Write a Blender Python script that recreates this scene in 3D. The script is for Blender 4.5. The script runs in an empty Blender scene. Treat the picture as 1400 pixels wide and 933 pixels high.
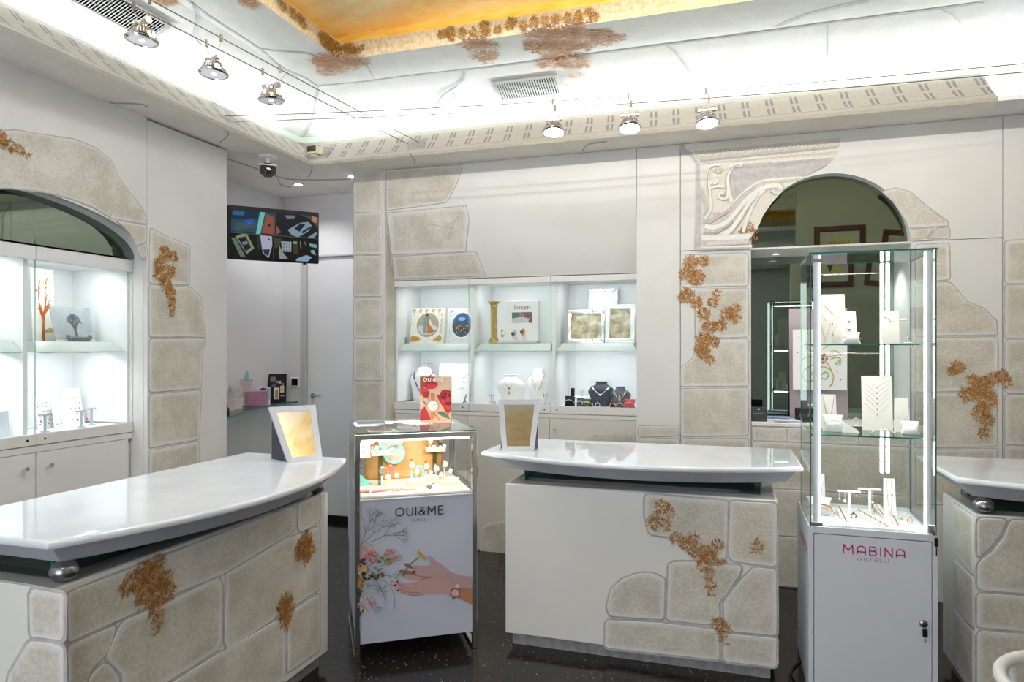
import bpy, bmesh, math, random
from mathutils import Vector, Matrix
random.seed(7)
PI = math.pi
scene = bpy.context.scene
COL = scene.collection

# ------------------------------------------------------------------ camera
FPX, CX, CY, CAMH = 940.0, 700.0, 476.0, 1.63
YAW = math.radians(17.7)
cam_d = bpy.data.cameras.new('camera')
cam = bpy.data.objects.new('camera', cam_d); COL.objects.link(cam)
cam.location = (0, 0, CAMH)
cam.rotation_euler = (PI / 2, 0, YAW)
cam_d.sensor_width = 36.0
cam_d.lens = FPX / 1400 * 36
cam_d.shift_y = (CY - 466.5) / 1400
cam_d.clip_start = 0.05
scene.camera = cam

# ------------------------------------------------------------------ world, exposure
w = bpy.data.worlds.new('world'); scene.world = w; w.use_nodes = True
w.node_tree.nodes['Background'].inputs[0].default_value = (0.85, 0.92, 1.0, 1)
w.node_tree.nodes['Background'].inputs[1].default_value = 0.9
scene.view_settings.view_transform = 'Standard'
scene.view_settings.look = 'None'
scene.view_settings.exposure = 0.03
scene.view_settings.gamma = 1.0
scene.cycles.transparent_max_bounces = 32
scene.cycles.max_bounces = 10
scene.cycles.sample_clamp_indirect = 6

def area(name, loc, target, sx, sy, power, color=(1, 1, 1), shape='RECTANGLE', spread=180):
    d = bpy.data.lights.new(name, 'AREA'); d.shape = shape; d.size = sx
    if shape in ('RECTANGLE', 'ELLIPSE'): d.size_y = sy
    d.energy = power; d.color = color; d.spread = math.radians(spread)
    o = bpy.data.objects.new(name, d); COL.objects.link(o)
    o.location = loc
    o.rotation_euler = (Vector(target) - Vector(loc)).to_track_quat('-Z', 'Y').to_euler()
    return o
def spot(name, loc, target, power, angle=60, color=(1, 1, 1), size=.03, blend=.6):
    d = bpy.data.lights.new(name, 'SPOT'); d.energy = power; d.color = color
    d.spot_size = math.radians(angle); d.spot_blend = blend; d.shadow_soft_size = size
    o = bpy.data.objects.new(name, d); COL.objects.link(o); o.location = loc
    o.rotation_euler = (Vector(target) - Vector(loc)).to_track_quat('-Z', 'Y').to_euler()
    return o
# added fill light behind the camera, set in an added window
area('front_fill', (-1.35, -2.45, 1.6), (-1.0, 4, 1.5), 2.9, 2.4, 90, (0.91, 0.955, 1.0))
# added ceiling fill lamps (round fixtures built below at the same spots)
FILL_LAMPS = [(-2.15, 1.4), (-1.0, -0.1), (-2.1, 2.85), (-1.15, 3.3), (1.15, 3.3), (2.0, 1.0)]
for i, (x, y) in enumerate(FILL_LAMPS):
    area('ceiling_fill', (x, y, 3.62), (x, y, 0), .5, .5, (11, 9, 11, 9, 8, 9)[i], (.92, .97, 1), 'DISK')
# cove tubes hidden behind the cornice
area('cove_light', (-0.1, 5.10, 3.375), (-0.1, 4.45, 3.60), 6.3, .05, 46, (.95, .98, 1.0))
area('cove_light', (-3.56, 1.1, 3.375), (-2.91, 1.1, 3.60), 7.2, .05, 54, (.95, .98, 1.0))
# added fill light in the coffer, brightens the painted panel
area('coffer_fill', (-0.1, 2.7, 3.60), (-0.1, 3.6, 3.79), 4.0, .08, 105, (1, .95, .86))

# ------------------------------------------------------------------ pixel rays (to lay things on their real planes)
FW = Vector((-math.sin(YAW), math.cos(YAW), 0)); RT = Vector((math.cos(YAW), math.sin(YAW), 0))
CAM = Vector((0, 0, CAMH))
def ray(px, py): return FW + RT * ((px - CX) / FPX) + Vector((0, 0, 1)) * ((CY - py) / FPX)
def at_plane(px, py, p, n):
    r = ray(px, py); n = Vector(n)
    return CAM + r * ((Vector(p) - CAM).dot(n) / r.dot(n))
def at_y(px, py, Y): return at_plane(px, py, (0, Y, 0), (0, 1, 0))
def at_x(px, py, X): return at_plane(px, py, (X, 0, 0), (1, 0, 0))
def at_z(px, py, Z): return at_plane(px, py, (0, 0, Z), (0, 0, 1))

# ------------------------------------------------------------------ materials
def srgb(c):
    return tuple((x / 12.92 if x <= .04045 else ((x + .055) / 1.055) ** 2.4) for x in c)
_m = {}
def mat(name, color=(.8, .8, .8), rough=.5, metal=0.0, spec=.5, emit=None, es=0.0, coat=0.0):
    if name in _m: return _m[name]
    m = bpy.data.materials.new(name); m.use_nodes = True
    b = m.node_tree.nodes['Principled BSDF']
    b.inputs['Base Color'].default_value = (*color, 1)
    b.inputs['Roughness'].default_value = rough
    b.inputs['Metallic'].default_value = metal
    b.inputs['Specular IOR Level'].default_value = spec
    b.inputs['Coat Weight'].default_value = coat
    if emit:
        b.inputs['Emission Color'].default_value = (*emit, 1); b.inputs['Emission Strength'].default_value = es
    _m[name] = m; return m
def cm(r, g, b, rough=.6, metal=0.0):
    """material from an 8 bit sRGB colour"""
    k = 'c_%d_%d_%d_%d_%d' % (r, g, b, rough * 100, metal * 100)
    if k in _m: return _m[k]
    m = mat(k, srgb((r / 255, g / 255, b / 255)), rough, metal)
    # faint procedural variation
    nt = m.node_tree; bs = nt.nodes['Principled BSDF']
    n = nt.nodes.new('ShaderNodeTexNoise'); n.inputs['Scale'].default_value = 30
    tc = nt.nodes.new('ShaderNodeTexCoord'); nt.links.new(tc.outputs['Object'], n.inputs['Vector'])
    mr = nt.nodes.new('ShaderNodeMapRange'); mr.inputs['To Min'].default_value = .93; mr.inputs['To Max'].default_value = 1.04
    nt.links.new(n.outputs['Fac'], mr.inputs['Value'])
    mx = nt.nodes.new('ShaderNodeMix'); mx.data_type = 'RGBA'; mx.blend_type = 'MULTIPLY'; mx.inputs[0].default_value = 1
    mx.inputs[6].default_value = (*srgb((r / 255, g / 255, b / 255)), 1)
    nt.links.new(mr.outputs[0], mx.inputs[7]); nt.links.new(mx.outputs[2], bs.inputs['Base Color'])
    return m
def noisy(name, c1, c2, scale=20, rough=.7, bump=.0, detail=6, extra=None, metal=0, spec=.3, c3=None, lo=.35, hi=.65):
    if name in _m: return _m[name]
    m = bpy.data.materials.new(name); m.use_nodes = True; nt = m.node_tree
    b = nt.nodes['Principled BSDF']; b.inputs['Roughness'].default_value = rough
    b.inputs['Metallic'].default_value = metal; b.inputs['Specular IOR Level'].default_value = spec
    tc = nt.nodes.new('ShaderNodeTexCoord')
    n = nt.nodes.new('ShaderNodeTexNoise'); n.inputs['Scale'].default_value = scale; n.inputs['Detail'].default_value = detail
    nt.links.new(tc.outputs['Object'], n.inputs['Vector'])
    r = nt.nodes.new('ShaderNodeValToRGB')
    r.color_ramp.elements[0].position = lo; r.color_ramp.elements[0].color = (*c1, 1)
    r.color_ramp.elements[1].position = hi; r.color_ramp.elements[1].color = (*c2, 1)
    if c3:
        e = r.color_ramp.elements.new((lo + hi) / 2); e.color = (*c3, 1)
    nt.links.new(n.outputs['Fac'], r.inputs['Fac'])
    nt.links.new(r.outputs['Color'], b.inputs['Base Color'])
    if bump:
        bp = nt.nodes.new('ShaderNodeBump'); bp.inputs['Strength'].default_value = bump; bp.inputs['Distance'].default_value = .003
        n2 = nt.nodes.new('ShaderNodeTexNoise'); n2.inputs['Scale'].default_value = scale * 6
        nt.links.new(tc.outputs['Object'], n2.inputs['Vector'])
        nt.links.new(n2.outputs['Fac'], bp.inputs['Height']); nt.links.new(bp.outputs['Normal'], b.inputs['Normal'])
    _m[name] = m; return m

def stone_mat(name, base, light, edge):
    m = bpy.data.materials.new(name); m.use_nodes = True; nt = m.node_tree
    b = nt.nodes['Principled BSDF']; b.inputs['Roughness'].default_value = .75; b.inputs['Specular IOR Level'].default_value = .25
    geo = nt.nodes.new('ShaderNodeNewGeometry')
    n1 = nt.nodes.new('ShaderNodeTexNoise'); n1.inputs['Scale'].default_value = 7; n1.inputs['Detail'].default_value = 5
    n2 = nt.nodes.new('ShaderNodeTexNoise'); n2.inputs['Scale'].default_value = 75; n2.inputs['Detail'].default_value = 3
    nt.links.new(geo.outputs['Position'], n1.inputs['Vector']); nt.links.new(geo.outputs['Position'], n2.inputs['Vector'])
    ad = nt.nodes.new('ShaderNodeMath'); ad.operation = 'MULTIPLY_ADD'; ad.inputs[1].default_value = .9
    nt.links.new(n2.outputs['Fac'], ad.inputs[0]); nt.links.new(n1.outputs['Fac'], ad.inputs[2])
    r = nt.nodes.new('ShaderNodeMapRange'); r.inputs['From Min'].default_value = .72; r.inputs['From Max'].default_value = 1.18
    nt.links.new(ad.outputs[0], r.inputs['Value'])
    mx = nt.nodes.new('ShaderNodeMix'); mx.data_type = 'RGBA'
    mx.inputs[6].default_value = (*base, 1); mx.inputs[7].default_value = (*light, 1)
    nt.links.new(r.outputs[0], mx.inputs[0])
    at = nt.nodes.new('ShaderNodeAttribute'); at.attribute_name = 'edge'
    mx2 = nt.nodes.new('ShaderNodeMix'); mx2.data_type = 'RGBA'; mx2.inputs[7].default_value = (*edge, 1)
    nt.links.new(at.outputs['Fac'], mx2.inputs[0]); nt.links.new(mx.outputs[2], mx2.inputs[6])
    nt.links.new(mx2.outputs[2], b.inputs['Base Color'])
    bp = nt.nodes.new('ShaderNodeBump'); bp.inputs['Strength'].default_value = .12; bp.inputs['Distance'].default_value = .002
    nt.links.new(n2.outputs['Fac'], bp.inputs['Height']); nt.links.new(bp.outputs['Normal'], b.inputs['Normal'])
    _m[name] = m; return m
M_stone = stone_mat('painted_stone', (.475, .445, .385), (.66, .63, .57), (.73, .72, .73))
M_stone2 = stone_mat('painted_stone_pale', (.64, .62, .57), (.78, .77, .74), (.80, .80, .83))
M_joint = noisy('painted_joint', (.38, .36, .36), (.52, .50, .50), 14, .8)
M_joint2 = noisy('painted_joint_pale', (.55, .55, .58), (.68, .68, .72), 14, .8)
M_plaster = noisy('plaster', (.675, .667, .655), (.715, .707, .70), 3, .55, .05)
M_plaster_w = noisy('plaster_white', (.74, .74, .76), (.79, .79, .80), 3, .6)
M_alcove = noisy('alcove_paint', (.76, .76, .78), (.79, .79, .81), 3, .5)
M_gap = mat('dark_gap', (.12, .11, .1), .9)
M_lam = noisy('white_laminate', (.70, .69, .67), (.73, .72, .70), 2, .35, spec=.5)
M_lam2 = noisy('door_laminate', (.64, .61, .57), (.67, .64, .60), 2, .38, spec=.5)
M_in = mat('cabinet_white', (.86, .88, .89), .45)
M_marble = noisy('white_marble', (.66, .69, .75), (.73, .755, .80), 5, .03, detail=10, spec=.7)
M_apron = noisy('apron_paint', (.37, .385, .43), (.43, .445, .49), 6, .5)
M_chrome = mat('chrome', (.82, .82, .83), .12, 1)
M_steel = mat('brushed_steel', (.62, .62, .64), .32, 1)
M_dsteel = mat('dark_pewter', (.28, .28, .30), .30, 1)
M_black = mat('black_plastic', (.012, .012, .014), .45, spec=.2)
M_darkglass = mat('screen_black', (.01, .01, .012), .1)
M_gold = mat('gold', (.75, .52, .22), .3, 1)
M_goldpaint = noisy('gold_paint', (.42, .30, .10), (.62, .47, .20), 40, .45, metal=.5)
M_white = mat('white_card', (.86, .85, .84), .5)
M_whitefab = mat('white_leatherette', (.85, .84, .83), .55)
M_slate = noisy('slate_velvet', (.045, .06, .085), (.08, .10, .13), 60, .9)
M_silver = mat('silver', (.8, .8, .82), .22, 1)
M_rose = mat('rose_gold', (.80, .42, .28), .3, 1)
M_led = mat('led_strip', (1, 1, 1), .5, emit=(1, .97, .93), es=9)
M_lampface = mat('lamp_face', (1, 1, 1), .5, emit=(.93, .95, 1), es=14)
M_lampdim = mat('lamp_face_dim', (1, 1, 1), .5, emit=(.93, .95, 1), es=1.2)
M_lampglass = mat('lamp_glass', (.75, .77, .80), .15, .7, emit=(.93, .95, 1), es=.35)
M_bronze = mat('clip_bronze', (.20, .15, .11), .4, .5)

def glass_mat(name, tint, ior=1.45, boost=1.0):
    m = bpy.data.materials.new(name); m.use_nodes = True; nt = m.node_tree
    nt.nodes.clear()
    out = nt.nodes.new('ShaderNodeOutputMaterial'); mix = nt.nodes.new('ShaderNodeMixShader')
    tr = nt.nodes.new('ShaderNodeBsdfTransparent'); tr.inputs[0].default_value = (*tint, 1)
    gl = nt.nodes.new('ShaderNodeBsdfGlossy'); gl.inputs['Roughness'].default_value = 0.0
    fr = nt.nodes.new('ShaderNodeFresnel'); fr.inputs[0].default_value = ior
    mu = nt.nodes.new('ShaderNodeMath'); mu.operation = 'MULTIPLY'; mu.inputs[1].default_value = boost
    nt.links.new(fr.outputs[0], mu.inputs[0])
    ge = nt.nodes.new('ShaderNodeNewGeometry'); sb = nt.nodes.new('ShaderNodeMath'); sb.operation = 'SUBTRACT'; sb.inputs[0].default_value = 1; nt.links.new(ge.outputs['Backfacing'], sb.inputs[1])
    m2 = nt.nodes.new('ShaderNodeMath'); m2.operation = 'MULTIPLY'; nt.links.new(mu.outputs[0], m2.inputs[0]); nt.links.new(sb.outputs[0], m2.inputs[1]); nt.links.new(m2.outputs[0], mix.inputs[0])
    nt.links.new(tr.outputs[0], mix.inputs[1]); nt.links.new(gl.outputs[0], mix.inputs[2]); nt.links.new(mix.outputs[0], out.inputs[0])
    _m[name] = m; return m
M_glass = glass_mat('clear_glass', (.975, .99, .985), 1.3)
M_glassg = glass_mat('green_tinted_glass', (.55, .68, .64), 1.45)
M_glassedge = mat('glass_edge_green', (.02, .17, .14), .15)
M_glassedge2 = mat('glass_edge_pale', (.45, .58, .56), .2)
def mirror_mat(name, c, rough=0.0):
    m = bpy.data.materials.new(name); m.use_nodes = True; nt = m.node_tree; nt.nodes.clear()
    out = nt.nodes.new('ShaderNodeOutputMaterial'); gl = nt.nodes.new('ShaderNodeBsdfGlossy')
    gl.inputs['Color'].default_value = (*c, 1); gl.inputs['Roughness'].default_value = rough
    nt.links.new(gl.outputs[0], out.inputs[0]); _m[name] = m; return m
M_mirror = mirror_mat('mirror', (.66, .65, .63))
M_mirrorg = mirror_mat('smoked_green_mirror', (.22, .27, .22))
M_mirrorn = mirror_mat('smoked_niche_mirror', (.22, .27, .23))

def rust_mat(name, dark, mid, light):
    m = bpy.data.materials.new(name); m.use_nodes = True; nt = m.node_tree
    b = nt.nodes['Principled BSDF']; b.inputs['Roughness'].default_value = .8; b.inputs['Specular IOR Level'].default_value = .2
    at = nt.nodes.new('ShaderNodeAttribute'); at.attribute_name = 'edge'
    r = nt.nodes.new('ShaderNodeValToRGB')
    r.color_ramp.elements[0].color = (*dark, 1); r.color_ramp.elements[1].color = (*light, 1)
    e = r.color_ramp.elements.new(.5); e.color = (*mid, 1)
    nt.links.new(at.outputs['Fac'], r.inputs['Fac']); nt.links.new(r.outputs[0], b.inputs['Base Color'])
    _m[name] = m; return m
M_rust = rust_mat('rust_leaves', (.30, .13, .03), (.52, .25, .07), (.66, .42, .20))
M_rust2 = rust_mat('rust_leaves_pale', (.78, .44, .27), (.88, .58, .40), (.92, .74, .58))
M_rust3 = rust_mat('amber_leaves', (.16, .065, .008), (.26, .12, .015), (.46, .25, .05))

# ------------------------------------------------------------------ object helpers
def WM(o):
    m = Matrix.LocRotScale(o.location, o.rotation_euler, o.scale)
    return WM(o.parent) @ m if o.parent else m
def obj(name, bm, mats, parent=None, local=False, smooth=False, kind=None, label=None):
    if parent is not None and not local: bm.transform(WM(parent).inverted())
    bmesh.ops.recalc_face_normals(bm, faces=bm.faces)
    me = bpy.data.meshes.new(name); bm.to_mesh(me); bm.free()
    if not isinstance(mats, (list, tuple)): mats = [mats]
    for m in mats: me.materials.append(m)
    if smooth:
        for p in me.polygons: p.use_smooth = True
        if smooth != 'all': me.set_sharp_from_angle(angle=math.radians(38))
    o = bpy.data.objects.new(name, me); COL.objects.link(o)
    if parent is not None: o.parent = parent
    if kind: o['kind'] = kind
    if label: o['label'] = label
    return o
def thing(name, label, cat, loc=(0, 0, 0), rz=0, group=None):
    o = bpy.data.objects.new(name, None); COL.objects.link(o); o.empty_display_size = .1
    o.location = loc; o.rotation_euler = (0, 0, rz); o['label'] = label; o['category'] = cat
    if group: o['group'] = group
    return o
def tag(o, label, cat, group=None, kind=None):
    o['label'] = label; o['category'] = cat
    if group: o['group'] = group
    if kind: o['kind'] = kind
    return o
def struct(name, bm, mats, **k): return obj(name, bm, mats, kind='structure', **k)
def dup(root, loc=None, rz=None, label=None, group=None):
    r = root.copy(); COL.objects.link(r)
    if loc is not None: r.location = loc
    if rz is not None: r.rotation_euler = (0, 0, rz)
    if label: r['label'] = label
    if group: r['group'] = group
    for ch in list(root.children):
        c = ch.copy(); COL.objects.link(c); c.parent = r
        for g in ch.children:
            d = g.copy(); COL.objects.link(d); d.parent = c
    return r
B = bmesh.new
def box(bm, x0, x1, y0, y1, z0, z1, bev=0, mi=0, M=None, seg=1):
    r = bmesh.ops.create_cube(bm, size=1)
    vs = r['verts']
    T = Matrix.Translation(((x0 + x1) / 2, (y0 + y1) / 2, (z0 + z1) / 2)) @ Matrix.Diagonal((abs(x1 - x0), abs(y1 - y0), abs(z1 - z0), 1))
    if M is not None: T = M @ T
    bmesh.ops.transform(bm, matrix=T, verts=vs)
    fs = set(f for v in vs for f in v.link_faces)
    if bev:
        es = set(e for v in vs for e in v.link_edges)
        rr = bmesh.ops.bevel(bm, geom=list(es), offset=bev, segments=seg, affect='EDGES', profile=.6)
        fs |= set(rr['faces'])
        fs = [f for f in fs if f.is_valid]
    for f in fs: f.material_index = mi
    return bm
def prism(bm, pts, off, mi=0, side_mi=None):
    pts = [Vector(p) for p in pts]; off = Vector(off)
    a = [bm.verts.new(p) for p in pts]; b = [bm.verts.new(p + off) for p in pts]
    n = len(pts)
    f1 = bm.faces.new(a); f2 = bm.faces.new(list(reversed(b)))
    f1.material_index = f2.material_index = mi
    for i in range(n):
        f = bm.faces.new((a[i], b[i], b[(i + 1) % n], a[(i + 1) % n])); f.material_index = mi if side_mi is None else side_mi
    f1.normal_update(); f2.normal_update()
    if n > 4: bmesh.ops.triangulate(bm, faces=[f1, f2])
    return bm
def tube(bm, pts, r, seg=8, closed=False, mi=0, caps=True):
    pts = [Vector(p) for p in pts]; n = len(pts); rings = []
    prev = None
    for i, p in enumerate(pts):
        if closed: t = pts[(i + 1) % n] - pts[i - 1]
        else: t = pts[min(i + 1, n - 1)] - pts[max(i - 1, 0)]
        if t.length < 1e-9: t = Vector((0, 0, 1))
        t.normalize()
        if prev is None:
            a = Vector((0, 0, 1)) if abs(t.z) < .9 else Vector((1, 0, 0))
            u = t.cross(a).normalized()
        else:
            u = (prev - t * prev.dot(t)); u = u.normalized() if u.length > 1e-6 else t.orthogonal().normalized()
        prev = u; v = t.cross(u)
        rr = r[i] if isinstance(r, (list, tuple)) else r
        rings.append([bm.verts.new(p + (u * math.cos(2 * PI * k / seg) + v * math.sin(2 * PI * k / seg)) * rr) for k in range(seg)])
    for i in range(n if closed else n - 1):
        A, Bq = rings[i], rings[(i + 1) % n]
        for k in range(seg):
            f = bm.faces.new((A[k], A[(k + 1) % seg], Bq[(k + 1) % seg], Bq[k])); f.material_index = mi
    if caps and not closed:
        f = bm.faces.new(rings[0]); f.material_index = mi
        f = bm.faces.new(list(reversed(rings[-1]))); f.material_index = mi
    return bm
def lathe(bm, prof, loc=(0, 0, 0), seg=20, mi=0, M=None):
    rings = []; loc = Vector(loc)
    T = Matrix.Translation(loc) @ (M if M is not None else Matrix())
    for (r, z) in prof:
        if r < 1e-6: rings.append([bm.verts.new(T @ Vector((0, 0, z)))])
        else: rings.append([bm.verts.new(T @ Vector((r * math.cos(2 * PI * k / seg), r * math.sin(2 * PI * k / seg), z))) for k in range(seg)])
    for i in range(len(rings) - 1):
        a, b = rings[i], rings[i + 1]
        for k in range(seg):
            k2 = (k + 1) % seg
            if len(a) == 1 and len(b) == 1: continue
            if len(a) == 1: f = bm.faces.new((a[0], b[k], b[k2]))
            elif len(b) == 1: f = bm.faces.new((a[k], b[0], a[k2]))
            else: f = bm.faces.new((a[k], a[k2], b[k2], b[k]))
            f.material_index = mi
    for q in (0, -1):
        if len(rings[q]) > 1:
            f = bm.faces.new(rings[q]); f.material_index = mi
    return bm
def loft(bm, secs, seg=24, mi=0):
    """secs: (z, hx, hy, cx, cy)"""
    rings = []
    for (z, hx, hy, cx, cy) in secs:
        rings.append([bm.verts.new((cx + hx * math.cos(2 * PI * k / seg), cy + hy * math.sin(2 * PI * k / seg), z)) for k in range(seg)])
    for i in range(len(rings) - 1):
        for k in range(seg):
            k2 = (k + 1) % seg
            bm.faces.new((rings[i][k], rings[i][k2], rings[i + 1][k2], rings[i + 1][k])).material_index = mi
    bm.faces.new(rings[0]).material_index = mi; bm.faces.new(rings[-1]).material_index = mi
    return bm
def pane(bm, a, b, c, d, t, n=None):
    """glass sheet from quad a b c d; big faces slot 0, edges slot 1"""
    a, b, c, d = map(Vector, (a, b, c, d))
    n = (b - a).cross(d - a).normalized() * t
    prism(bm, [a, b, c, d], n, 0, 1)
    return bm
def polyclean(P, tol):
    out = []
    for p in P:
        if not out or (p - out[-1]).length > tol: out.append(p)
    if (out[0] - out[-1]).length < tol: out.pop()
    return out

# painted stone blocks: rounded, slightly wavy slabs
def stone(parent, pts, normal, thick=.004, mats=None, rad=.016, wob=.0022, name='painted_stone', rim=.03, joint=.0055):
    mats = mats or [M_stone, M_joint]
    pts = [Vector(p) for p in pts]; N = Vector(normal).normalized()
    o = sum(pts, Vector()) / len(pts)
    U = (Vector((0, 0, 1)).cross(N)); U = U.normalized() if U.length > .1 else Vector((1, 0, 0)); V = N.cross(U)
    q = [Vector(((p - o).dot(U), (p - o).dot(V))) for p in pts]
    ar = sum(q[i].x * q[(i + 1) % len(q)].y - q[(i + 1) % len(q)].x * q[i].y for i in range(len(q)))
    if ar < 0: q.reverse()
    n = len(q); out = []
    for i in range(n):
        p0, p1, p2 = q[i - 1], q[i], q[(i + 1) % n]
        d0 = p0 - p1; d2 = p2 - p1
        r = min(rad * random.uniform(.6, 1.7), d0.length * .4, d2.length * .4)
        a = p1 + d0.normalized() * r; b = p1 + d2.normalized() * r
        for s in (0, .33, .66, 1):
            out.append(a * (1 - s) ** 2 + p1 * 2 * s * (1 - s) + b * s * s)
        L = (p2 - p1).length; k = int(L / .07)
        for j in range(1, k):
            s = j / k; pp = p1.lerp(p2, s)
            if (pp - b).length > r and (pp - p2).length > rad * 1.8: out.append(pp)
    out = polyclean(out, .004)
    m = len(out)
    nr = []
    for i in range(m):
        t = (out[(i + 1) % m] - out[i - 1]).normalized(); nr.append(Vector((t.y, -t.x)))
    out = [p - nn * (-.0012 + random.uniform(0, wob)) for p, nn in zip(out, nr)]
    bm = B(); ly = bm.verts.layers.float.new('edge')
    def P3(p, h): return o + U * p.x + V * p.y + N * h
    def ring(off, h, e):
        R = []
        for p, nn in zip(out, nr):
            v = bm.verts.new(P3(p - nn * off, h)); v[ly] = e; R.append(v)
        return R
    jt = thick * random.uniform(.3, .5)
    j0 = ring(-joint, 0, 1); j1 = ring(-joint, jt, 1); jb = ring(0.0005, jt, 1)
    r1 = ring(0.001, jt, .9); r2 = ring(.003, thick, .85)
    size = math.sqrt(abs(ar) / 2)
    rm = min(rim, size * .16)
    cx = (min(p.x for p in out) + max(p.x for p in out)) / 2; cy = (min(p.y for p in out) + max(p.y for p in out)) / 2
    hx = (max(p.x for p in out) - min(p.x for p in out)) / 2; hy = (max(p.y for p in out) - min(p.y for p in out)) / 2
    def sring(off, e):
        R = []
        for p in out:
            v = bm.verts.new(P3(Vector((cx + (p.x - cx) * (1 - off / hx), cy + (p.y - cy) * (1 - off / hy))), thick)); v[ly] = e; R.append(v)
        return R
    r3 = sring(rm * .5, random.uniform(.25, .6)); r4 = sring(rm, 0)
    def skin(A, Bb, mi):
        for i in range(m):
            f = bm.faces.new((A[i], A[(i + 1) % m], Bb[(i + 1) % m], Bb[i])); f.material_index = mi
    skin(j0, j1, 1); skin(j1, jb, 1); skin(r1, r2, 0); skin(r2, r3, 0); skin(r3, r4, 0)
    f = bm.faces.new(r4); f.material_index = 0; f.normal_update()
    bmesh.ops.triangulate(bm, faces=[f])
    f2 = bm.faces.new(list(reversed(j0))); f2.material_index = 1; f2.normal_update()
    bmesh.ops.triangulate(bm, faces=[f2])
    return obj(name, bm, mats, parent)
# rust coloured sprays of leaves painted on walls
def fern(parent, proj, N, discs, mat_, dens=1.0, L=.030, off=.005, name='painted_fern', down=.25):
    bm = B(); ly = bm.verts.layers.float.new('edge'); N = Vector(N).normalized()
    for (px, py, r) in discs:
        c = proj(px, py); R = (proj(px + r, py) - proj(px - r, py)).length / 2
        R = max(R, (proj(px, py + r) - proj(px, py - r)).length / 2)
        U = (proj(px + 1, py) - c).normalized(); V = N.cross(U).normalized()
        n = max(10, int(dens * 17000 * R * R * PI))
        for _ in range(n):
            a = random.uniform(0, 2 * PI); q = random.random() ** .75 * R * .85
            jit = random.gauss(0, .8)
            d = (U * math.cos(a + jit) + V * math.sin(a + jit))
            up = Vector((0, 0, 1)) if abs(N.z) < .8 else V
            d = (d + up * .35).normalized()
            s = (N.cross(d)).normalized()
            base = c + (U * math.cos(a) + V * math.sin(a)) * q
            l = L * random.uniform(.4, .95); wd = l * random.uniform(.07, .14)
            h = off + random.uniform(0, .004)
            bend = s * l * random.uniform(-.25, .25)
            e = min(1, max(0, random.gauss(.45, .34)))
            vs = [base + N * off, base + d * l * .45 + s * wd + bend * .4 + N * h, base + d * l + bend + N * h, base + d * l * .45 - s * wd + bend * .4 + N * h]
            vv = [bm.verts.new(v) for v in vs]
            for v in vv: v[ly] = e
            bm.faces.new((vv[0], vv[1], vv[2])); bm.faces.new((vv[0], vv[2], vv[3]))
    me = bpy.data.meshes.new(name); bm.transform(WM(parent).inverted()); bm.to_mesh(me); bm.free(); me.materials.append(mat_)
    o = bpy.data.objects.new(name, me); COL.objects.link(o); o.parent = parent; o['kind'] = 'stuff'
    return o
class Paint:
    """flat print or painted ornament: polygons given in picture coordinates, laid on one plane"""
    def __init__(s, proj, N, off=.0008, th=.0006):
        s.proj = proj; s.N = Vector(N).normalized(); s.bm = B(); s.mats = []; s.h = off; s.th = th
    def mi(s, m):
        if m not in s.mats: s.mats.append(m)
        return s.mats.index(m)
    def poly(s, pts, m, lift=None):
        P = [s.proj(*p) + s.N * (s.h if lift is None else lift) for p in pts]
        P = polyclean(P, 1e-5)
        if len(P) < 3: return
        vs = [s.bm.verts.new(p) for p in P]
        f = s.bm.faces.new(vs); f.material_index = s.mi(m)
        f.normal_update()
        if len(P) > 4: bmesh.ops.triangulate(s.bm, faces=[f])
        s.h += s.th
    def ribbon(s, pts, w, m, closed=False):
        k = s.mi(m); n = len(pts)
        P = [Vector(p) for p in pts]; L = []; R = []
        for i in range(n):
            if closed: t = P[(i + 1) % n] - P[i - 1]
            else: t = P[min(i + 1, n - 1)] - P[max(i - 1, 0)]
            if t.length == 0: t = Vector((1, 0))
            t.normalize(); nn = Vector((-t.y, t.x))
            ww = (w[i] if isinstance(w, (list, tuple)) else w) / 2
            L.append(s.bm.verts.new(s.proj(*(P[i] + nn * ww)) + s.N * s.h)); R.append(s.bm.verts.new(s.proj(*(P[i] - nn * ww)) + s.N * s.h))
        for i in range(n if closed else n - 1):
            j = (i + 1) % n
            s.bm.faces.new((L[i], L[j], R[j], R[i])).material_index = k
        s.h += s.th
    def disc(s, x, y, rx, m, ry=None, n=16):
        ry = ry or rx
        s.poly([(x + rx * math.cos(2 * PI * i / n), y + ry * math.sin(2 * PI * i / n)) for i in range(n)], m)
    def done(s, name, parent, kind=None, label=None):
        me = bpy.data.meshes.new(name)
        if parent is not None: s.bm.transform(WM(parent).inverted())
        s.bm.to_mesh(me); s.bm.free()
        for m in s.mats: me.materials.append(m)
        o = bpy.data.objects.new(name, me); COL.objects.link(o)
        if parent is not None: o.parent = parent
        if kind: o['kind'] = kind
        if label: o['label'] = label
        return o
def arc(cx, cy, rx, ry, a0, a1, n=14):
    return [(cx + rx * math.cos(math.radians(a0 + (a1 - a0) * i / n)), cy + ry * math.sin(math.radians(a0 + (a1 - a0) * i / n))) for i in range(n + 1)]
def spline(pts, n=6):
    out = []
    P = [Vector(p) for p in pts]
    for i in range(len(P) - 1):
        p0 = P[max(i - 1, 0)]; p1 = P[i]; p2 = P[i + 1]; p3 = P[min(i + 2, len(P) - 1)]
        for k in range(n):
            t = k / n
            out.append(.5 * ((2 * p1) + (p2 - p0) * t + (2 * p0 - 5 * p1 + 4 * p2 - p3) * t * t + (-p0 + 3 * p1 - 3 * p2 + p3) * t ** 3))
    out.append(P[-1]); return out
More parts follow.
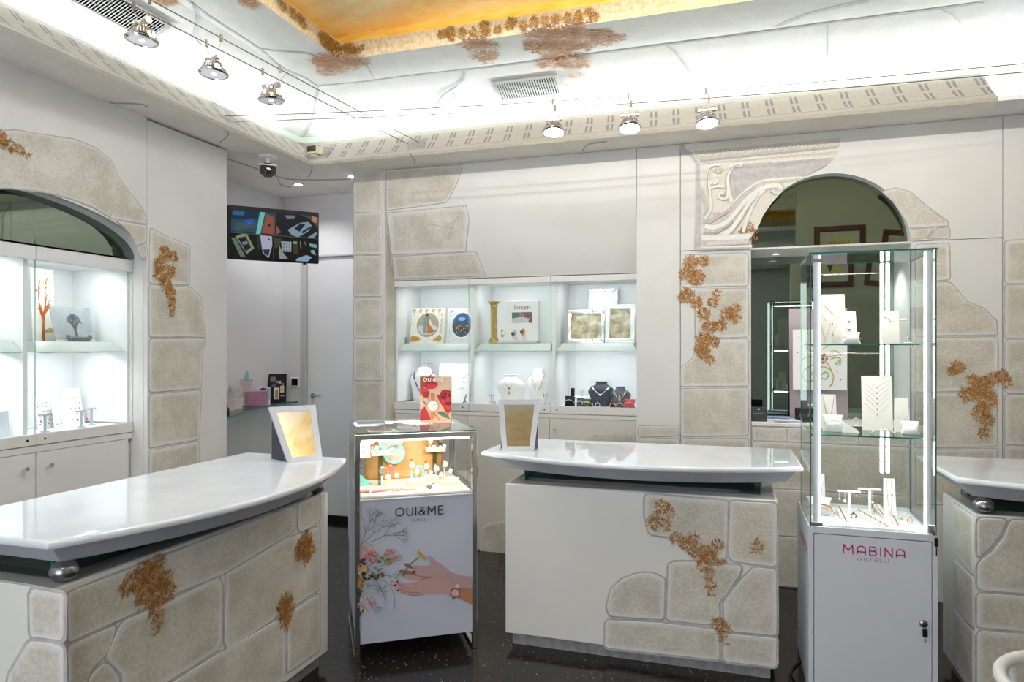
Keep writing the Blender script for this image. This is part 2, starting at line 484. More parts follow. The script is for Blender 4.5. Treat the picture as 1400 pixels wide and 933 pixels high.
# stroke letters in a unit box (x 0..w, y 0 bottom .. 1 top)
def A_(cx, cy, rx, ry, a0, a1, n=12): return arc(cx, cy, rx, ry, a0, a1, n)
GL = {
 'O': (1.0, [A_(.5, .5, .46, .46, 0, 360, 24)]),
 'U': (.75, [[(.06, 1), (.06, .36)] + A_(.375, .34, .315, .32, 180, 360) + [(.69, 1)]]),
 'I': (.12, [[(.06, 0), (.06, 1)]]),
 '&': (.75, [[(.72, .05), (.30, .55)] + A_(.37, .76, .17, .19, 215, -35, 10) + [(.40, .52)] , [(.46, .55), (.22, .52)] + A_(.32, .28, .27, .25, 110, 300, 10) + [(.62, .25), (.70, .48)]]),
 'M': (.95, [[(.06, 0), (.10, 1), (.475, .35), (.85, 1), (.89, 0)]]),
 'E': (.55, [[(.52, 1), (.06, 1), (.06, 0), (.52, 0)], [(.06, .5), (.46, .5)]]),
 'F': (.55, [[(.52, 1), (.06, 1), (.06, 0)], [(.06, .5), (.44, .5)]]),
 'R': (.62, [[(.06, 0), (.06, 1), (.35, 1)] + A_(.35, .74, .22, .26, 90, -90, 8) + [(.06, .48)], [(.32, .48), (.58, 0)]]),
 'A': (.8, [[(.04, 0), (.4, 1), (.76, 0)], [(.17, .33), (.63, .33)]]),
 'N': (.75, [[(.06, 0), (.06, 1), (.69, 0), (.69, 1)]]),
 'C': (.85, [A_(.48, .5, .43, .46, 48, 312, 16)]),
 'B': (.7, [[(.06, 0), (.06, 1), (.4, 1)] + A_(.4, .76, .22, .24, 90, -90, 8) + [(.06, .52)], [(.4, .52)] + A_(.4, .26, .26, .26, 90, -90, 8) + [(.06, 0)]]),
 'G': (.95, [A_(.48, .5, .43, .46, 48, 335, 16) + [(.87, .48), (.55, .48)]]),
 'L': (.5, [[(.06, 1), (.06, 0), (.48, 0)]]),
 'S': (.6, [A_(.3, .74, .24, .24, 20, 270, 10) + A_(.3, .26, .25, .25, 90, -160, 10)]),
 'H': (.7, [[(.06, 0), (.06, 1)], [(.64, 0), (.64, 1)], [(.06, .5), (.64, .5)]]),
 'a': (.8, [[(.05, 0), (.05, .6)] + A_(.4, .62, .35, .36, 180, 0, 10) + [(.75, 0)], [(.05, .32), (.75, .32)]]),   # rounded top A
}
def write(P, s, bl, br, hgt, wd, m, track=.28, heights=None):
    """s: text; bl, br baseline ends in picture coords; hgt letter height px; wd stroke px"""
    tot = sum(GL[c][0] for c in s) + track * (len(s) - 1)
    bl = Vector(bl); br = Vector(br); u = (br - bl) / tot; x = 0
    for i, c in enumerate(s):
        wch, st = GL[c]
        k = heights[i] if heights else 1
        for sk in st:
            pts = []
            for (a, b) in sk:
                q = bl + u * (x + a); pts.append((q.x, q.y - b * hgt * k))
            closed = (c == 'O')
            if closed: pts = pts[:-1]
            if len(pts) <= 5:
                for p0, p1 in zip(pts, pts[1:]):
                    d = (Vector(p1) - Vector(p0)).normalized() * wd * .35
                    P.ribbon([tuple(Vector(p0) - d), tuple(Vector(p1) + d)], wd, m); P.h -= P.th * .9
                P.h -= P.th * .1 * (len(pts) - 1)
            else: P.ribbon(pts, wd, m, closed); P.h -= P.th
        x += wch + track
    P.h += P.th

# ================================================================== ROOM SHELL
XL, YB, YF, XR = -3.5, 5.02, -2.6, 3.3
ZS = 3.08          # soffit height
# floor: dark speckled terrazzo
def floor_mat():
    m = bpy.data.materials.new('terrazzo'); m.use_nodes = True; nt = m.node_tree
    b = nt.nodes['Principled BSDF']; b.inputs['Roughness'].default_value = .14; b.inputs['Specular IOR Level'].default_value = .32
    tc = nt.nodes.new('ShaderNodeNewGeometry')
    v = nt.nodes.new('ShaderNodeTexVoronoi'); v.inputs['Scale'].default_value = 42
    nt.links.new(tc.outputs['Position'], v.inputs['Vector'])
    r = nt.nodes.new('ShaderNodeValToRGB'); r.color_ramp.elements[0].position = .0; r.color_ramp.elements[0].color = (.45, .46, .48, 1)
    r.color_ramp.elements[1].position = .17; r.color_ramp.elements[1].color = (.014, .012, .011, 1)
    nt.links.new(v.outputs['Distance'], r.inputs['Fac'])
    n = nt.nodes.new('ShaderNodeTexNoise'); n.inputs['Scale'].default_value = 16
    nt.links.new(tc.outputs['Position'], n.inputs['Vector'])
    g = nt.nodes.new('ShaderNodeMath'); g.operation = 'GREATER_THAN'; g.inputs[1].default_value = .47
    nt.links.new(n.outputs['Fac'], g.inputs[0])
    mx = nt.nodes.new('ShaderNodeMix'); mx.data_type = 'RGBA'; mx.inputs[6].default_value = (.016, .0135, .012, 1)
    nt.links.new(g.outputs[0], mx.inputs[0]); nt.links.new(r.outputs[0], mx.inputs[7]); nt.links.new(mx.outputs[2], b.inputs['Base Color'])
    return m
M_floor = floor_mat()
struct('floor', box(B(), -5.2, 3.6, -2.8, 6.2, -.08, 0), M_floor)

# --- wall_left: panels at X = -3.5
T = .03
bm = B(); box(bm, -5.0, XL - .62, YF, 4.05, 0, 3.6); wall_left = struct('wall_left', bm, M_plaster)
def lpanel(y0, y1, z0, z1, g=.002, m=M_plaster, name='wall_panel'):
    return obj(name, box(B(), XL - T, XL, y0 + g, y1 - g, z0 + g, z1 - g, .0015), m, wall_left)
LC0, LC1, LZ = 1.50, 3.42, 2.19          # cabinet bay in the left wall, its top
lpanel(LC1, 4.14, 0, ZS - .012)
lpanel(YF, LC0, 0, ZS)
# panel above the cabinet with the flat arch cut out
cy_, ay_, bz_ = (LC0 + LC1) / 2, (LC1 - LC0) / 2, .285
pts = [(XL, LC0, LZ)] + [(XL, cy_ - ay_ * math.cos(PI * i / 40), LZ + bz_ * math.sin(PI * i / 40)) for i in range(1, 40)] + [(XL, LC1 - .002, LZ), (XL, LC1 - .002, ZS), (XL, LC0, ZS)]
obj('wall_panel', prism(B(), pts, (-T, 0, 0)), M_plaster, wall_left)
# arch reveal
bm = B(); pa = [(cy_ - ay_ * math.cos(PI * i / 40), LZ + bz_ * math.sin(PI * i / 40)) for i in range(41)]
for i in range(40):
    (a, b), (c, d) = pa[i], pa[i + 1]
    vs = [bm.verts.new(p) for p in ((XL - .001, a, b), (XL - .001, c, d), (XL - .12, c, d), (XL - .12, a, b))]
    bm.faces.new(vs)
bmesh.ops.remove_doubles(bm, verts=bm.verts, dist=1e-5)
obj('arch_reveal', bm, M_plaster_w, wall_left, smooth=True)
obj('jamb', box(B(), XL - .62, XL - T, LC1, LC1 + .02, 0, LZ + .02), M_lam, wall_left)
obj('jamb', box(B(), XL - .62, XL - T, LC0 - .02, LC0, 0, LZ + .02), M_lam, wall_left)
obj('wall_end', box(B(), -4.13, XL - T, 4.10, 4.138, 0, ZS), M_plaster, wall_left)
# dark baking behind the joint
obj('joint_backing', box(B(), XL - T - .012, XL - T - .002, LC1 + .001, 4.1, 0, ZS - .002), M_gap, wall_left)

# --- alcove with the door
wall_alcove = struct('wall_alcove', box(B(), -4.2, -4.13, 4.05, 5.75, 0, ZS), M_alcove)
bm = B(); box(bm, -4.2, -3.935, 5.66, 5.75, 0, ZS); box(bm, -3.935, -2.6, 5.66, 5.75, 2.50, ZS)
struct('wall_alcove_back', bm, M_alcove)
bm = B(); box(bm, -2.98, -2.95, 5.05, 5.70, 0, ZS); struct('wall_alcove_right', bm, M_alcove)
door = struct('door_1', box(B(), -3.866, -2.985, 5.675, 5.71, .05, 2.49, .002), M_alcove)
bm = B(); box(bm, -3.93, -3.872, 5.650, 5.70, 0, 2.50, .003); box(bm, -3.93, -2.985, 5.650, 5.70, 2.492, 2.512, .003)
obj('door_frame', bm, noisy('door_frame_paint', (.55, .54, .52), (.58, .57, .55), 3, .4), door)
bm = B(); tube(bm, [(-3.80, 5.672, 1.178), (-3.80, 5.63, 1.178), (-3.795, 5.625, 1.178), (-3.69, 5.622, 1.178)], .009, 8); lathe(bm, [(.024, 0), (.024, .008), (0, .008)], (-3.80, 5.672, 1.178), 16, M=Matrix.Rotation(PI / 2, 4, 'X'))
obj('door_handle', bm, M_steel, door, smooth=True)
bm = B(); box(bm, -4.128, -4.11, 4.15, 5.64, 0, .055); box(bm, -4.11, -2.985, 5.64, 5.658, 0, .055)
struct('baseboard_alcove', bm, M_black)

# --- wall_back: backing and panels at Y = 5.02
bm = B(); box(bm, -2.95, 3.4, 5.75, 5.85, 0, 3.6); wall_back = struct('wall_back', bm, M_plaster)
def bpanel(x0, x1, z0, z1, g=.002, m=M_plaster):
    return obj('wall_panel', box(B(), x0 + g, x1 - g, YB, YB + T, z0 + g, z1 - g, .0015), m, wall_back)
XA0, XA1, XC0, XC1, XD1 = -2.98, -2.69, -.656, -.346, 1.614
NX0, NX1, NZ = .13, 1.103, 2.32
bpanel(XA0, XA1, 0, ZS)
bpanel(XC0, XC1, 0, ZS)
bpanel(XC1, NX0, 0, NZ)
bpanel(NX1, XD1, 0, NZ)
bpanel(XD1, 2.6, 0, ZS); bpanel(2.6, XR, 0, ZS)
bpanel(NX0, .55, 0, 1.09); bpanel(.55, NX1, 0, 1.09)
# jamb between pier and cabinet
obj('jamb', box(B(), XA1 - .02, XA1, YB + T, 5.70, 0, 2.22), M_stone, wall_back)
obj('jamb', box(B(), XC0, XC0 + .02, YB + T, 5.70, 0, 2.22), M_lam, wall_back)
obj('jamb', box(B(), XA1 - .02, XA1, YB + T, 5.24, 2.22, 2.80), M_stone, wall_back)
obj('jamb', box(B(), XC0, XC0 + .02, YB + T, 5.24, 2.22, 2.80), M_plaster, wall_back)
# panel above the cabinets: upright above, leaning back towards the cabinet below
ZB0, ZB1, YC = 2.194, 2.74, 5.185
def ybp(z):
    if z >= ZB1: return YB
    s = (ZB1 - z) / (ZB1 - ZB0); return YB + (YC - YB) * (s * s * .5 + s * .5)
bm = B(); n = 12; zs = [ZS - .002, ZB1] + [ZB1 - (ZB1 - ZB0) * i / n for i in range(1, n + 1)]
va = [[bm.verts.new((x, ybp(z) + k, z)) for z in zs] for x, k in ((XA1 + .002, 0), (XC0 - .002, 0), (XC0 - .002, T), (XA1 + .002, T))]
for i in range(4):
    for j in range(len(zs) - 1): bm.faces.new((va[i][j], va[(i + 1) % 4][j], va[(i + 1) % 4][j + 1], va[i][j + 1]))
bm.faces.new([va[i][0] for i in range(4)]); bm.faces.new([va[i][-1] for i in range(4)])
obj('curved_panel', bm, M_plaster, wall_back, smooth=True)
def at_b(px, py):
    Y = YB
    for _ in range(8):
        p = at_y(px, py, Y); Y = ybp(p.z)
    return at_y(px, py, Y - .0005)
# large panel with the arch
acx, ar_ = (NX0 + NX1) / 2, (NX1 - NX0) / 2
apex = 2.795 - NZ
pts = [(XC1 + .002, YB, NZ + .002)] + [(acx - ar_ * math.cos(PI * i / 40), YB, NZ + .002 + apex * math.sin(PI * i / 40)) for i in range(0, 41)] + [(XD1 - .002, YB, NZ + .002), (XD1 - .002, YB, ZS - .002), (XC1 + .002, YB, ZS - .002)]
obj('wall_panel', prism(B(), pts, (0, T, 0)), M_plaster, wall_back)
bm = B(); pa = [(acx - ar_ * math.cos(PI * i / 40), NZ + apex * math.sin(PI * i / 40)) for i in range(41)]
for i in range(40):
    (a, b), (c, d) = pa[i], pa[i + 1]
    bm.faces.new([bm.verts.new(p) for p in ((a, YB + .001, b), (c, YB + .001, d), (c, YB + .085, d), (a, YB + .085, b))])
bmesh.ops.remove_doubles(bm, verts=bm.verts, dist=1e-5)
obj('arch_reveal', bm, M_plaster_w, wall_back, smooth=True)
# joint backing
bm = B()
for x in (XC1, XD1, 2.6): box(bm, x - .02, x + .02, YB + T + .001, YB + T + .01, 0, ZS)
box(bm, XC1, NX0, YB + T + .001, YB + T + .01, NZ - .02, NZ + .02); box(bm, NX1, XD1, YB + T + .001, YB + T + .01, NZ - .02, NZ + .02)
obj('joint_backing', bm, M_gap, wall_back)
# niche: ceiling, sides, ledge
NYB = 5.50
obj('niche_ceiling', box(B(), NX0 - .01, NX1 + .01, YB + .002, NYB, NZ - .012, NZ - .0), M_lam, wall_back)
obj('niche_side', box(B(), NX0 - .014, NX0, YB + T, NYB, 1.09, NZ), M_lam, wall_back)
obj('niche_side', box(B(), NX1, NX1 + .014, YB + T, NYB, 1.09, NZ), M_lam, wall_back)
obj('ledge', box(B(), NX0 + .002, NX1 - .002, YB - .004, NYB, 1.092, 1.118, .004), M_lam, wall_back)
mn = obj('niche_mirror', box(B(), NX0, NX1, NYB - .006, NYB, 1.118, NZ - .012), M_mirrorn)
tag(mn, 'tall smoked mirror at the back of the lit niche behind the glass tower', 'mirror')
am = obj('arched_mirror', prism(B(), [(acx - (ar_ - .001) * math.cos(PI * i / 40), YB + .075, NZ + .002 + apex * math.sin(PI * i / 40) - (.001 if 0 < i < 40 else 0)) for i in range(41)], (0, .01, 0)), M_mirrorg)
tag(am, 'dark green half-round mirror above the niche, beside the painted scroll capital', 'mirror')
am = obj('arched_mirror', prism(B(), [(XL - .10, cy_ - (ay_ - .001) * math.cos(PI * i / 40), LZ + .004 + (bz_ - .003) * math.sin(PI * i / 40)) for i in range(41)], (-.01, 0, 0)), M_mirrorg)
tag(am, 'dark green low-arched mirror above the left wall cabinet', 'mirror')
for i, (px, py) in enumerate(((1060, 349), (1191, 343))):
    p = at_z(px, py, NZ - .012)
    t = thing('recessed_spotlight', ('small round spotlight in the niche ceiling, left one' if i == 0 else 'small round spotlight in the niche ceiling above the glass tower, right one'), 'spotlight', (p.x, min(p.y, 5.3), NZ - .012), group='spotlights in the niche ceiling')
    obj('bezel', lathe(B(), [(.034, 0), (.034, -.004), (.026, -.005), (.026, 0)], (0, 0, 0), 20), M_chrome, t, local=True)
    obj('lamp_face', lathe(B(), [(.025, -.001), (.025, -.003), (0, -.004)], (0, 0, 0), 20), M_lampdim, t, local=True)
    spot('niche_spot', (p.x, min(p.y, 5.3), NZ - .03), (p.x, min(p.y, 5.3), 1), 14, 110)

# --- other walls
struct('wall_right', box(B(), XR, XR + .1, YF, 5.85, 0, 4), M_plaster)
bm = B(); box(bm, -5, -2.85, YF - .1, YF, 0, 4); box(bm, .15, 3.4, YF - .1, YF, 0, 4); box(bm, -2.85, .15, YF - .1, YF, 0, .35); box(bm, -2.85, .15, YF - .1, YF, 2.85, 4)
struct('wall_front', bm, M_plaster)
wn = struct('added_window_1', pane(B(), (-2.85, YF - .05, .35), (.15, YF - .05, .35), (.15, YF - .05, 2.85), (-2.85, YF - .05, 2.85), .008), [M_glass, M_glassedge])  # unseen window added so that light enters from behind the camera
bm = B()
for x in (-2.85, -1.87, -.87, .11): box(bm, x, x + .04, YF - .09, YF - .01, .35, 2.85)
obj('added_window_frame', bm, M_steel, wn)
# partition to the right of the camera (seen only in the mirrors)
struct('wall_partition', box(B(), .712, XR, 1.55, 1.65, 0, 3.6), noisy('partition_paint', (.52, .50, .44), (.55, .53, .47), 2, .6))
def picture(x0, x1, z0, z1, lab, rot=0):
    t = thing('framed_picture', lab, 'picture', ((x0 + x1) / 2, 1.652, z0))
    w_, h_ = x1 - x0, z1 - z0; fw = .06
    bm = B(); box(bm, -w_ / 2, w_ / 2, 0, .03, 0, fw, .006); box(bm, -w_ / 2, w_ / 2, 0, .03, h_ - fw, h_, .006); box(bm, -w_ / 2, -w_ / 2 + fw, 0, .03, fw, h_ - fw, .006); box(bm, w_ / 2 - fw, w_ / 2, 0, .03, fw, h_ - fw, .006)
    obj('frame', bm, cm(96, 40, 22, .4), t, local=True)
    obj('mount', box(B(), -w_ / 2 + fw, w_ / 2 - fw, 0, .01, fw, h_ - fw), cm(205, 205, 190), t, local=True)
    obj('print', box(B(), -w_ / 2 + fw + .07, w_ / 2 - fw - .07, .01, .013, fw + .07, h_ - fw - .07), cm(226, 208, 150), t, local=True)
    bm = B()
    for k in range(-3, 4): tube(bm, [(0, .014, fw + .12), (k * .018, .014, h_ * .55), (k * .032, .014, h_ * .72)], .004, 5)
    obj('ornament', bm, cm(90, 80, 60), t, local=True)
    t.rotation_euler = (0, rot, 0)
picture(.90, 1.43, 2.39, 3.01, 'brown-framed ornament print reflected in the arched mirror, nearer one')
picture(1.54, 1.95, 2.38, 2.93, 'second brown-framed print, tilted, seen in the arched mirror at its right edge', .12)

# ------------------------------------------------------------------ cornice (swept along left and back walls)
XE = 1.49
def molding_mat():
    m = bpy.data.materials.new('painted_molding'); m.use_nodes = True; nt = m.node_tree
    b = nt.nodes['Principled BSDF']; b.inputs['Roughness'].default_value = .75; b.inputs['Specular IOR Level'].default_value = .25
    uv = nt.nodes.new('ShaderNodeUVMap'); uv.uv_map = 'uv'
    sp = nt.nodes.new('ShaderNodeSeparateXYZ'); nt.links.new(uv.outputs[0], sp.inputs[0])
    def M(op, a, b_=None, c=None):
        n = nt.nodes.new('ShaderNodeMath'); n.operation = op
        for i, v in enumerate((a, b_, c)):
            if v is None: continue
            if isinstance(v, (int, float)): n.inputs[i].default_value = v
            else: nt.links.new(v, n.inputs[i])
        return n.outputs[0]
    u, v = sp.outputs[0], sp.outputs[1]
    geo = nt.nodes.new('ShaderNodeNewGeometry')
    nz = nt.nodes.new('ShaderNodeTexNoise'); nz.inputs['Scale'].default_value = 40; nt.links.new(geo.outputs['Position'], nz.inputs['Vector'])
    jit = M('MULTIPLY_ADD', nz.outputs['Fac'], .012, -.006)
    us = M('ADD', M('MULTIPLY_ADD', v, .03, u), jit)
    ph = M('FRACT', M('DIVIDE', us, .152))
    s1 = M('LESS_THAN', M('ABSOLUTE', M('SUBTRACT', ph, .40)), .055)
    s2 = M('LESS_THAN', M('ABSOLUTE', M('SUBTRACT', ph, .60)), .055)
    st = M('MAXIMUM', s1, s2)
    band = M('MULTIPLY', M('GREATER_THAN', v, .24), M('LESS_THAN', v, .78))
    mid = M('GREATER_THAN', M('ABSOLUTE', M('SUBTRACT', v, .52)), .04)
    st = M('MULTIPLY', M('MULTIPLY', st, band), mid)
    line = M('MAXIMUM', M('LESS_THAN', M('ABSOLUTE', M('SUBTRACT', v, .82)), .018), M('LESS_THAN', M('ABSOLUTE', M('SUBTRACT', v, .20)), .012))
    st = M('MULTIPLY', M('MAXIMUM', st, M('MULTIPLY', line, .7)), .9)
    n1 = nt.nodes.new('ShaderNodeTexNoise'); n1.inputs['Scale'].default_value = 60; nt.links.new(geo.outputs['Position'], n1.inputs['Vector'])
    mx = nt.nodes.new('ShaderNodeMix'); mx.data_type = 'RGBA'; mx.inputs[6].default_value = (.30, .275, .235, 1); mx.inputs[7].default_value = (.42, .39, .34, 1)
    nt.links.new(n1.outputs['Fac'], mx.inputs[0])
    m2 = nt.nodes.new('ShaderNodeMix'); m2.data_type = 'RGBA'; m2.inputs[7].default_value = (.17, .158, .152, 1)
    nt.links.new(st, m2.inputs[0]); nt.links.new(mx.outputs[2], m2.inputs[6]); nt.links.new(m2.outputs[2], b.inputs['Base Color'])
    return m
M_mold = molding_mat()
def sweep(name, prof, mats, smooth=True, uv=False, x_end=XR, x_start=None, split=None):
    """prof: (d, z) with d the offset outward from the soffit edge; swept left wall -> corner -> back wall"""
    bm = B(); uvl = bm.loops.layers.uv.new('uv')
    xs = [None] if x_start is None else [None]
    cols = []
    def pt(k, d, z):
        if k == 0: return (-3.17 - d, YF, z)
        if k == 1: return (-3.17 - d, 4.71 + d, z)
        return (k, 4.71 + d, z)
    stations = [0, 1] + ([split] if split else []) + [x_end]
    L = [0]
    for s in stations: cols.append([bm.verts.new(pt(s if s in (0, 1) else float(s), d, z)) for d, z in prof])
    tot = [0.0]
    for i in range(1, len(prof)): tot.append(tot[-1] + math.dist(prof[i], prof[i - 1]))
    lens = [YF, 4.71, 4.71 + (split + 3.17 if split else 0), 0]
    for i in range(len(stations) - 1):
        for j in range(len(prof) - 1):
            f = bm.faces.new((cols[i][j], cols[i + 1][j], cols[i + 1][j + 1], cols[i][j + 1]))
            f.material_index = 1 if (split and i == len(stations) - 2) else 0
            for lp in f.loops:
                co = lp.vert.co
                jj = j if lp.vert in (cols[i][j], cols[i + 1][j]) else j + 1
                lp[uvl].uv = ((co.y if i == 0 else co.x + 10), tot[jj] / tot[-1])
    for f in bm.faces: f.smooth = smooth
    me = bpy.data.meshes.new(name); bm.to_mesh(me); bm.free()
    for m in mats: me.materials.append(m)
    if smooth: me.set_sharp_from_angle(angle=math.radians(35))
    o = bpy.data.objects.new(name, me); COL.objects.link(o); o['kind'] = 'structure'
    return o
trim = sweep('trim_1', [(-.002, ZS - .001), (-.002, ZS + .022), (.015, ZS + .035), (.03, ZS + .045), (.07, ZS + .075), (.12, ZS + .115), (.17, ZS + .165), (.215, ZS + .215), (.245, ZS + .235), (.26, ZS + .24), (.30, ZS + .28)], [M_mold, M_plaster_w], uv=True, split=XE)
M_soffit = stone_mat('painted_soffit', (.80, .75, .68), (.88, .84, .78), (.7, .68, .66))
bm = B()
box(bm, -4.2, -3.17, YF, 4.71, ZS, ZS + .02); box(bm, -4.2, XE, 4.71, 5.8, ZS, ZS + .02)
sof = struct('ceiling_soffit', bm, M_soffit)
bm = B(); box(bm, XE, XR, 4.71, 5.1, ZS, ZS + .02); struct('ceiling_soffit_plain', bm, M_plaster_w)
M_lip = bpy.data.materials.new('frosted_lip'); M_lip.use_nodes = True
_n = M_lip.node_tree; _n.nodes.clear(); _o = _n.nodes.new('ShaderNodeOutputMaterial'); _x = _n.nodes.new('ShaderNodeMixShader'); _x.inputs[0].default_value = .35
_a = _n.nodes.new('ShaderNodeBsdfTransparent'); _a.inputs[0].default_value = (.93, .97, .94, 1); _b = _n.nodes.new('ShaderNodeBsdfDiffuse'); _b.inputs[0].default_value = (.82, .90, .85, 1)
_n.links.new(_a.outputs[0], _x.inputs[1]); _n.links.new(_b.outputs[0], _x.inputs[2]); _n.links.new(_x.outputs[0], _o.inputs[0])
sweep('trim_2', [(.295, ZS + .279), (.30, ZS + .335), (.315, ZS + .335), (.315, ZS + .27)], [M_lip], smooth=False)
# vault of the cove
M_vault = stone_mat('painted_vault', (.80, .79, .77), (.88, .88, .87), (.8, .8, .82))
VP = [(-.16, 3.61), (.03, 3.585), (.14, 3.545), (.24, 3.50), (.35, 3.465), (.46, 3.425), (.54, 3.38), (.58, 3.32), (.59, 3.25), (.29, 3.24)]
vault = sweep('ceiling_vault', VP, [M_vault, M_plaster_w], split=XE)
# cornice and cove over the front wall (seen in the mirrors)
bm = B(); prism(bm, [(-3.3, YF + .55, 3.61), (-3.3, YF + .02, 3.40), (-3.3, YF + .02, 3.46), (-3.3, YF + .55, 3.64)], (6.5, 0, 0)); prism(bm, [(-3.3, YF + .02, 3.40), (-3.3, YF + .02, 3.08), (-3.3, YF, 3.08), (-3.3, YF, 3.40)], (6.5, 0, 0)); struct('ceiling_vault_front', bm, M_vault)
bm = B(); prism(bm, [(-3.3, YF + .02, ZS), (-3.3, YF + .38, ZS), (-3.3, YF + .10, ZS + .26), (-3.3, YF + .08, ZS + .26), (-3.3, YF + .34, ZS + .02), (-3.3, YF + .02, ZS + .02)], (6.5, 0, 0)); struct('trim_3', bm, M_stone)
area('cove_light', (-.1, YF + .12, 3.30), (-.1, YF + .5, 3.58), 6.2, .04, 16, (.80, 1.0, .98))
# flat ring between vault and coffer
CX0, CX1, CY0, CY1 = -2.5, 2.3, -1.5, 4.04
bm = B()
ring_o = [(-3.01, YF, 3.61), (-3.01, 4.55, 3.61), (XR, 4.55, 3.61), (XR, YF, 3.61)]
ring_i = [(CX0, CY0, 3.56), (CX0, CY1, 3.56), (CX1, CY1, 3.56), (CX1, CY0, 3.56)]
vo = [bm.verts.new(p) for p in ring_o]; vi = [bm.verts.new(p) for p in ring_i]
for i in range(4): bm.faces.new((vo[i], vo[(i + 1) % 4], vi[(i + 1) % 4], vi[i]))
ceiling = struct('ceiling', bm, M_vault)
# coffer rim: stone band, amber strip, painted panel
M_rim = noisy('coffer_rim_paint', (.40, .30, .18), (.56, .45, .30), 50, .7)
M_rim2 = noisy('coffer_rim_line', (.30, .22, .13), (.42, .32, .20), 50, .7)
M_strip = noisy('amber_strip', (.86, .50, .08), (.92, .66, .18), 9, .6)
def ringband(o0, z0, o1, z1):
    bm = B()
    def R(o, z): return [(CX0 - o, CY0 - o, z), (CX0 - o, CY1 + o, z), (CX1 + o, CY1 + o, z), (CX1 + o, CY0 - o, z)]
    a = [bm.verts.new(p) for p in R(o0, z0)]; b = [bm.verts.new(p) for p in R(o1, z1)]
    for i in range(4): bm.faces.new((a[i], a[(i + 1) % 4], b[(i + 1) % 4], b[i]))
    return bm
obj('coffer_band', ringband(0, 3.56, 0, 3.605), M_rim, ceiling)
obj('coffer_band', ringband(.0, 3.605, .012, 3.612), M_rim2, ceiling)
obj('coffer_band', ringband(.012, 3.612, .0, 3.67), M_rim, ceiling)
obj('amber_strip', ringband(0, 3.67, .13, 3.79), M_strip, ceiling)
def amber_mat():
    m = bpy.data.materials.new('amber_painting'); m.use_nodes = True; nt = m.node_tree
    b = nt.nodes['Principled BSDF']; b.inputs['Roughness'].default_value = .6
    geo = nt.nodes.new('ShaderNodeNewGeometry')
    n1 = nt.nodes.new('ShaderNodeTexNoise'); n1.inputs['Scale'].default_value = 1.3; n1.inputs['Detail'].default_value = 8; n1.inputs['Distortion'].default_value = 1.2
    n2 = nt.nodes.new('ShaderNodeTexNoise'); n2.inputs['Scale'].default_value = 9; n2.inputs['Detail'].default_value = 8; n2.inputs['Roughness'].default_value = .7
    for n in (n1, n2): nt.links.new(geo.outputs['Position'], n.inputs['Vector'])
    ad = nt.nodes.new('ShaderNodeMath'); ad.operation = 'MULTIPLY_ADD'; ad.inputs[1].default_value = .45
    nt.links.new(n2.outputs['Fac'], ad.inputs[0]); nt.links.new(n1.outputs['Fac'], ad.inputs[2])
    r = nt.nodes.new('ShaderNodeValToRGB'); cr = r.color_ramp
    cr.elements[0].position = .50; cr.elements[0].color = (.86, .52, .22, 1)
    cr.elements[1].position = .90; cr.elements[1].color = (.97, .93, .80, 1)
    for p, c in ((.60, (.93, .66, .30)), (.68, (.95, .77, .42)), (.78, (.97, .87, .62))):
        e = cr.elements.new(p); e.color = (*c, 1)
    nt.links.new(ad.outputs[0], r.inputs['Fac']); nt.links.new(r.outputs[0], b.inputs['Base Color'])
    return m
obj('painted_panel', box(B(), CX0 - .16, CX1 + .16, CY0 - .16, CY1 + .16, 3.79, 3.82), amber_mat(), ceiling)
struct('ceiling_upper', box(B(), -5, 3.5, -2.8, 6, 3.9, 3.95), M_plaster_w)

# painted joint lines on ceiling and vault
def vz(d):
    for (a, za), (b, zb) in zip(VP, VP[1:]):
        if a <= d <= b: return za + (zb - za) * (d - a) / (b - a)
    return 3.61
def at_ceil(px, py, side='b'):
    """point of the vault or flat ring seen at px, py"""
    r = ray(px, py); lo, hi = 1.0, 9.0
    def f(s):
        p = CAM + r * s
        d = max(p.y - 4.71, -3.17 - p.x)
        if d < -.16:
            e = min(1, (-.16 - d) / .51); return p.z - (3.61 - .05 * e)
        return p.z - vz(min(d, .44))
    for _ in range(50):
        m_ = (lo + hi) / 2
        if f(m_) > 0: hi = m_
        else: lo = m_
    return CAM + r * lo
P = Paint(lambda x, y: at_ceil(x, y) - ray(x, y) * .004, (0, 0, -1), 0.001, .0004)
def jl(pts, w0=2.0, m=M_joint2):
    q = spline(pts, 6); P.ribbon([(p.x, p.y) for p in q], w0, m)
jl([(250, -5), (290, 25), (350, 64), (385, 92), (415, 106), (434, 118)], 2.2)
jl([(434, 118), (500, 112), (560, 104), (640, 95), (700, 88), (800, 75), (912, 61), (1000, 50), (1137, 31), (1300, 10), (1345, 3)], 2.2)
jl([(434, 118), (431, 140), (424, 170), (412, 192)], 2.4)
jl([(352, 66), (380, 70), (420, 73), (436, 80)], 1.6)
jl([(495, 79), (505, 95), (513, 110)], 1.8)
jl([(912, 62), (925, 74), (945, 100), (960, 122)], 2)
jl([(1131, 33), (1131, 70), (1131, 112)], 2.4)
jl([(1288, 13), (1300, 18), (1313, 30)], 2)
jl([(635, 98), (630, 112), (605, 130), (597, 145), (590, 170)], 3)
jl([(620, 125), (626, 150), (632, 170)], 1.6)
jl([(262, 3), (268, 20), (265, 45), (275, 60)], 2.2)
jl([(396, 95), (375, 115), (352, 130)], 1.5)
jl([(1058, 38), (1110, 18), (1190, 0)], 1.4)
jl([(850, 125), (880, 108), (900, 100)], 1.2)
P.done('painted_joints', ceiling, kind='stuff')
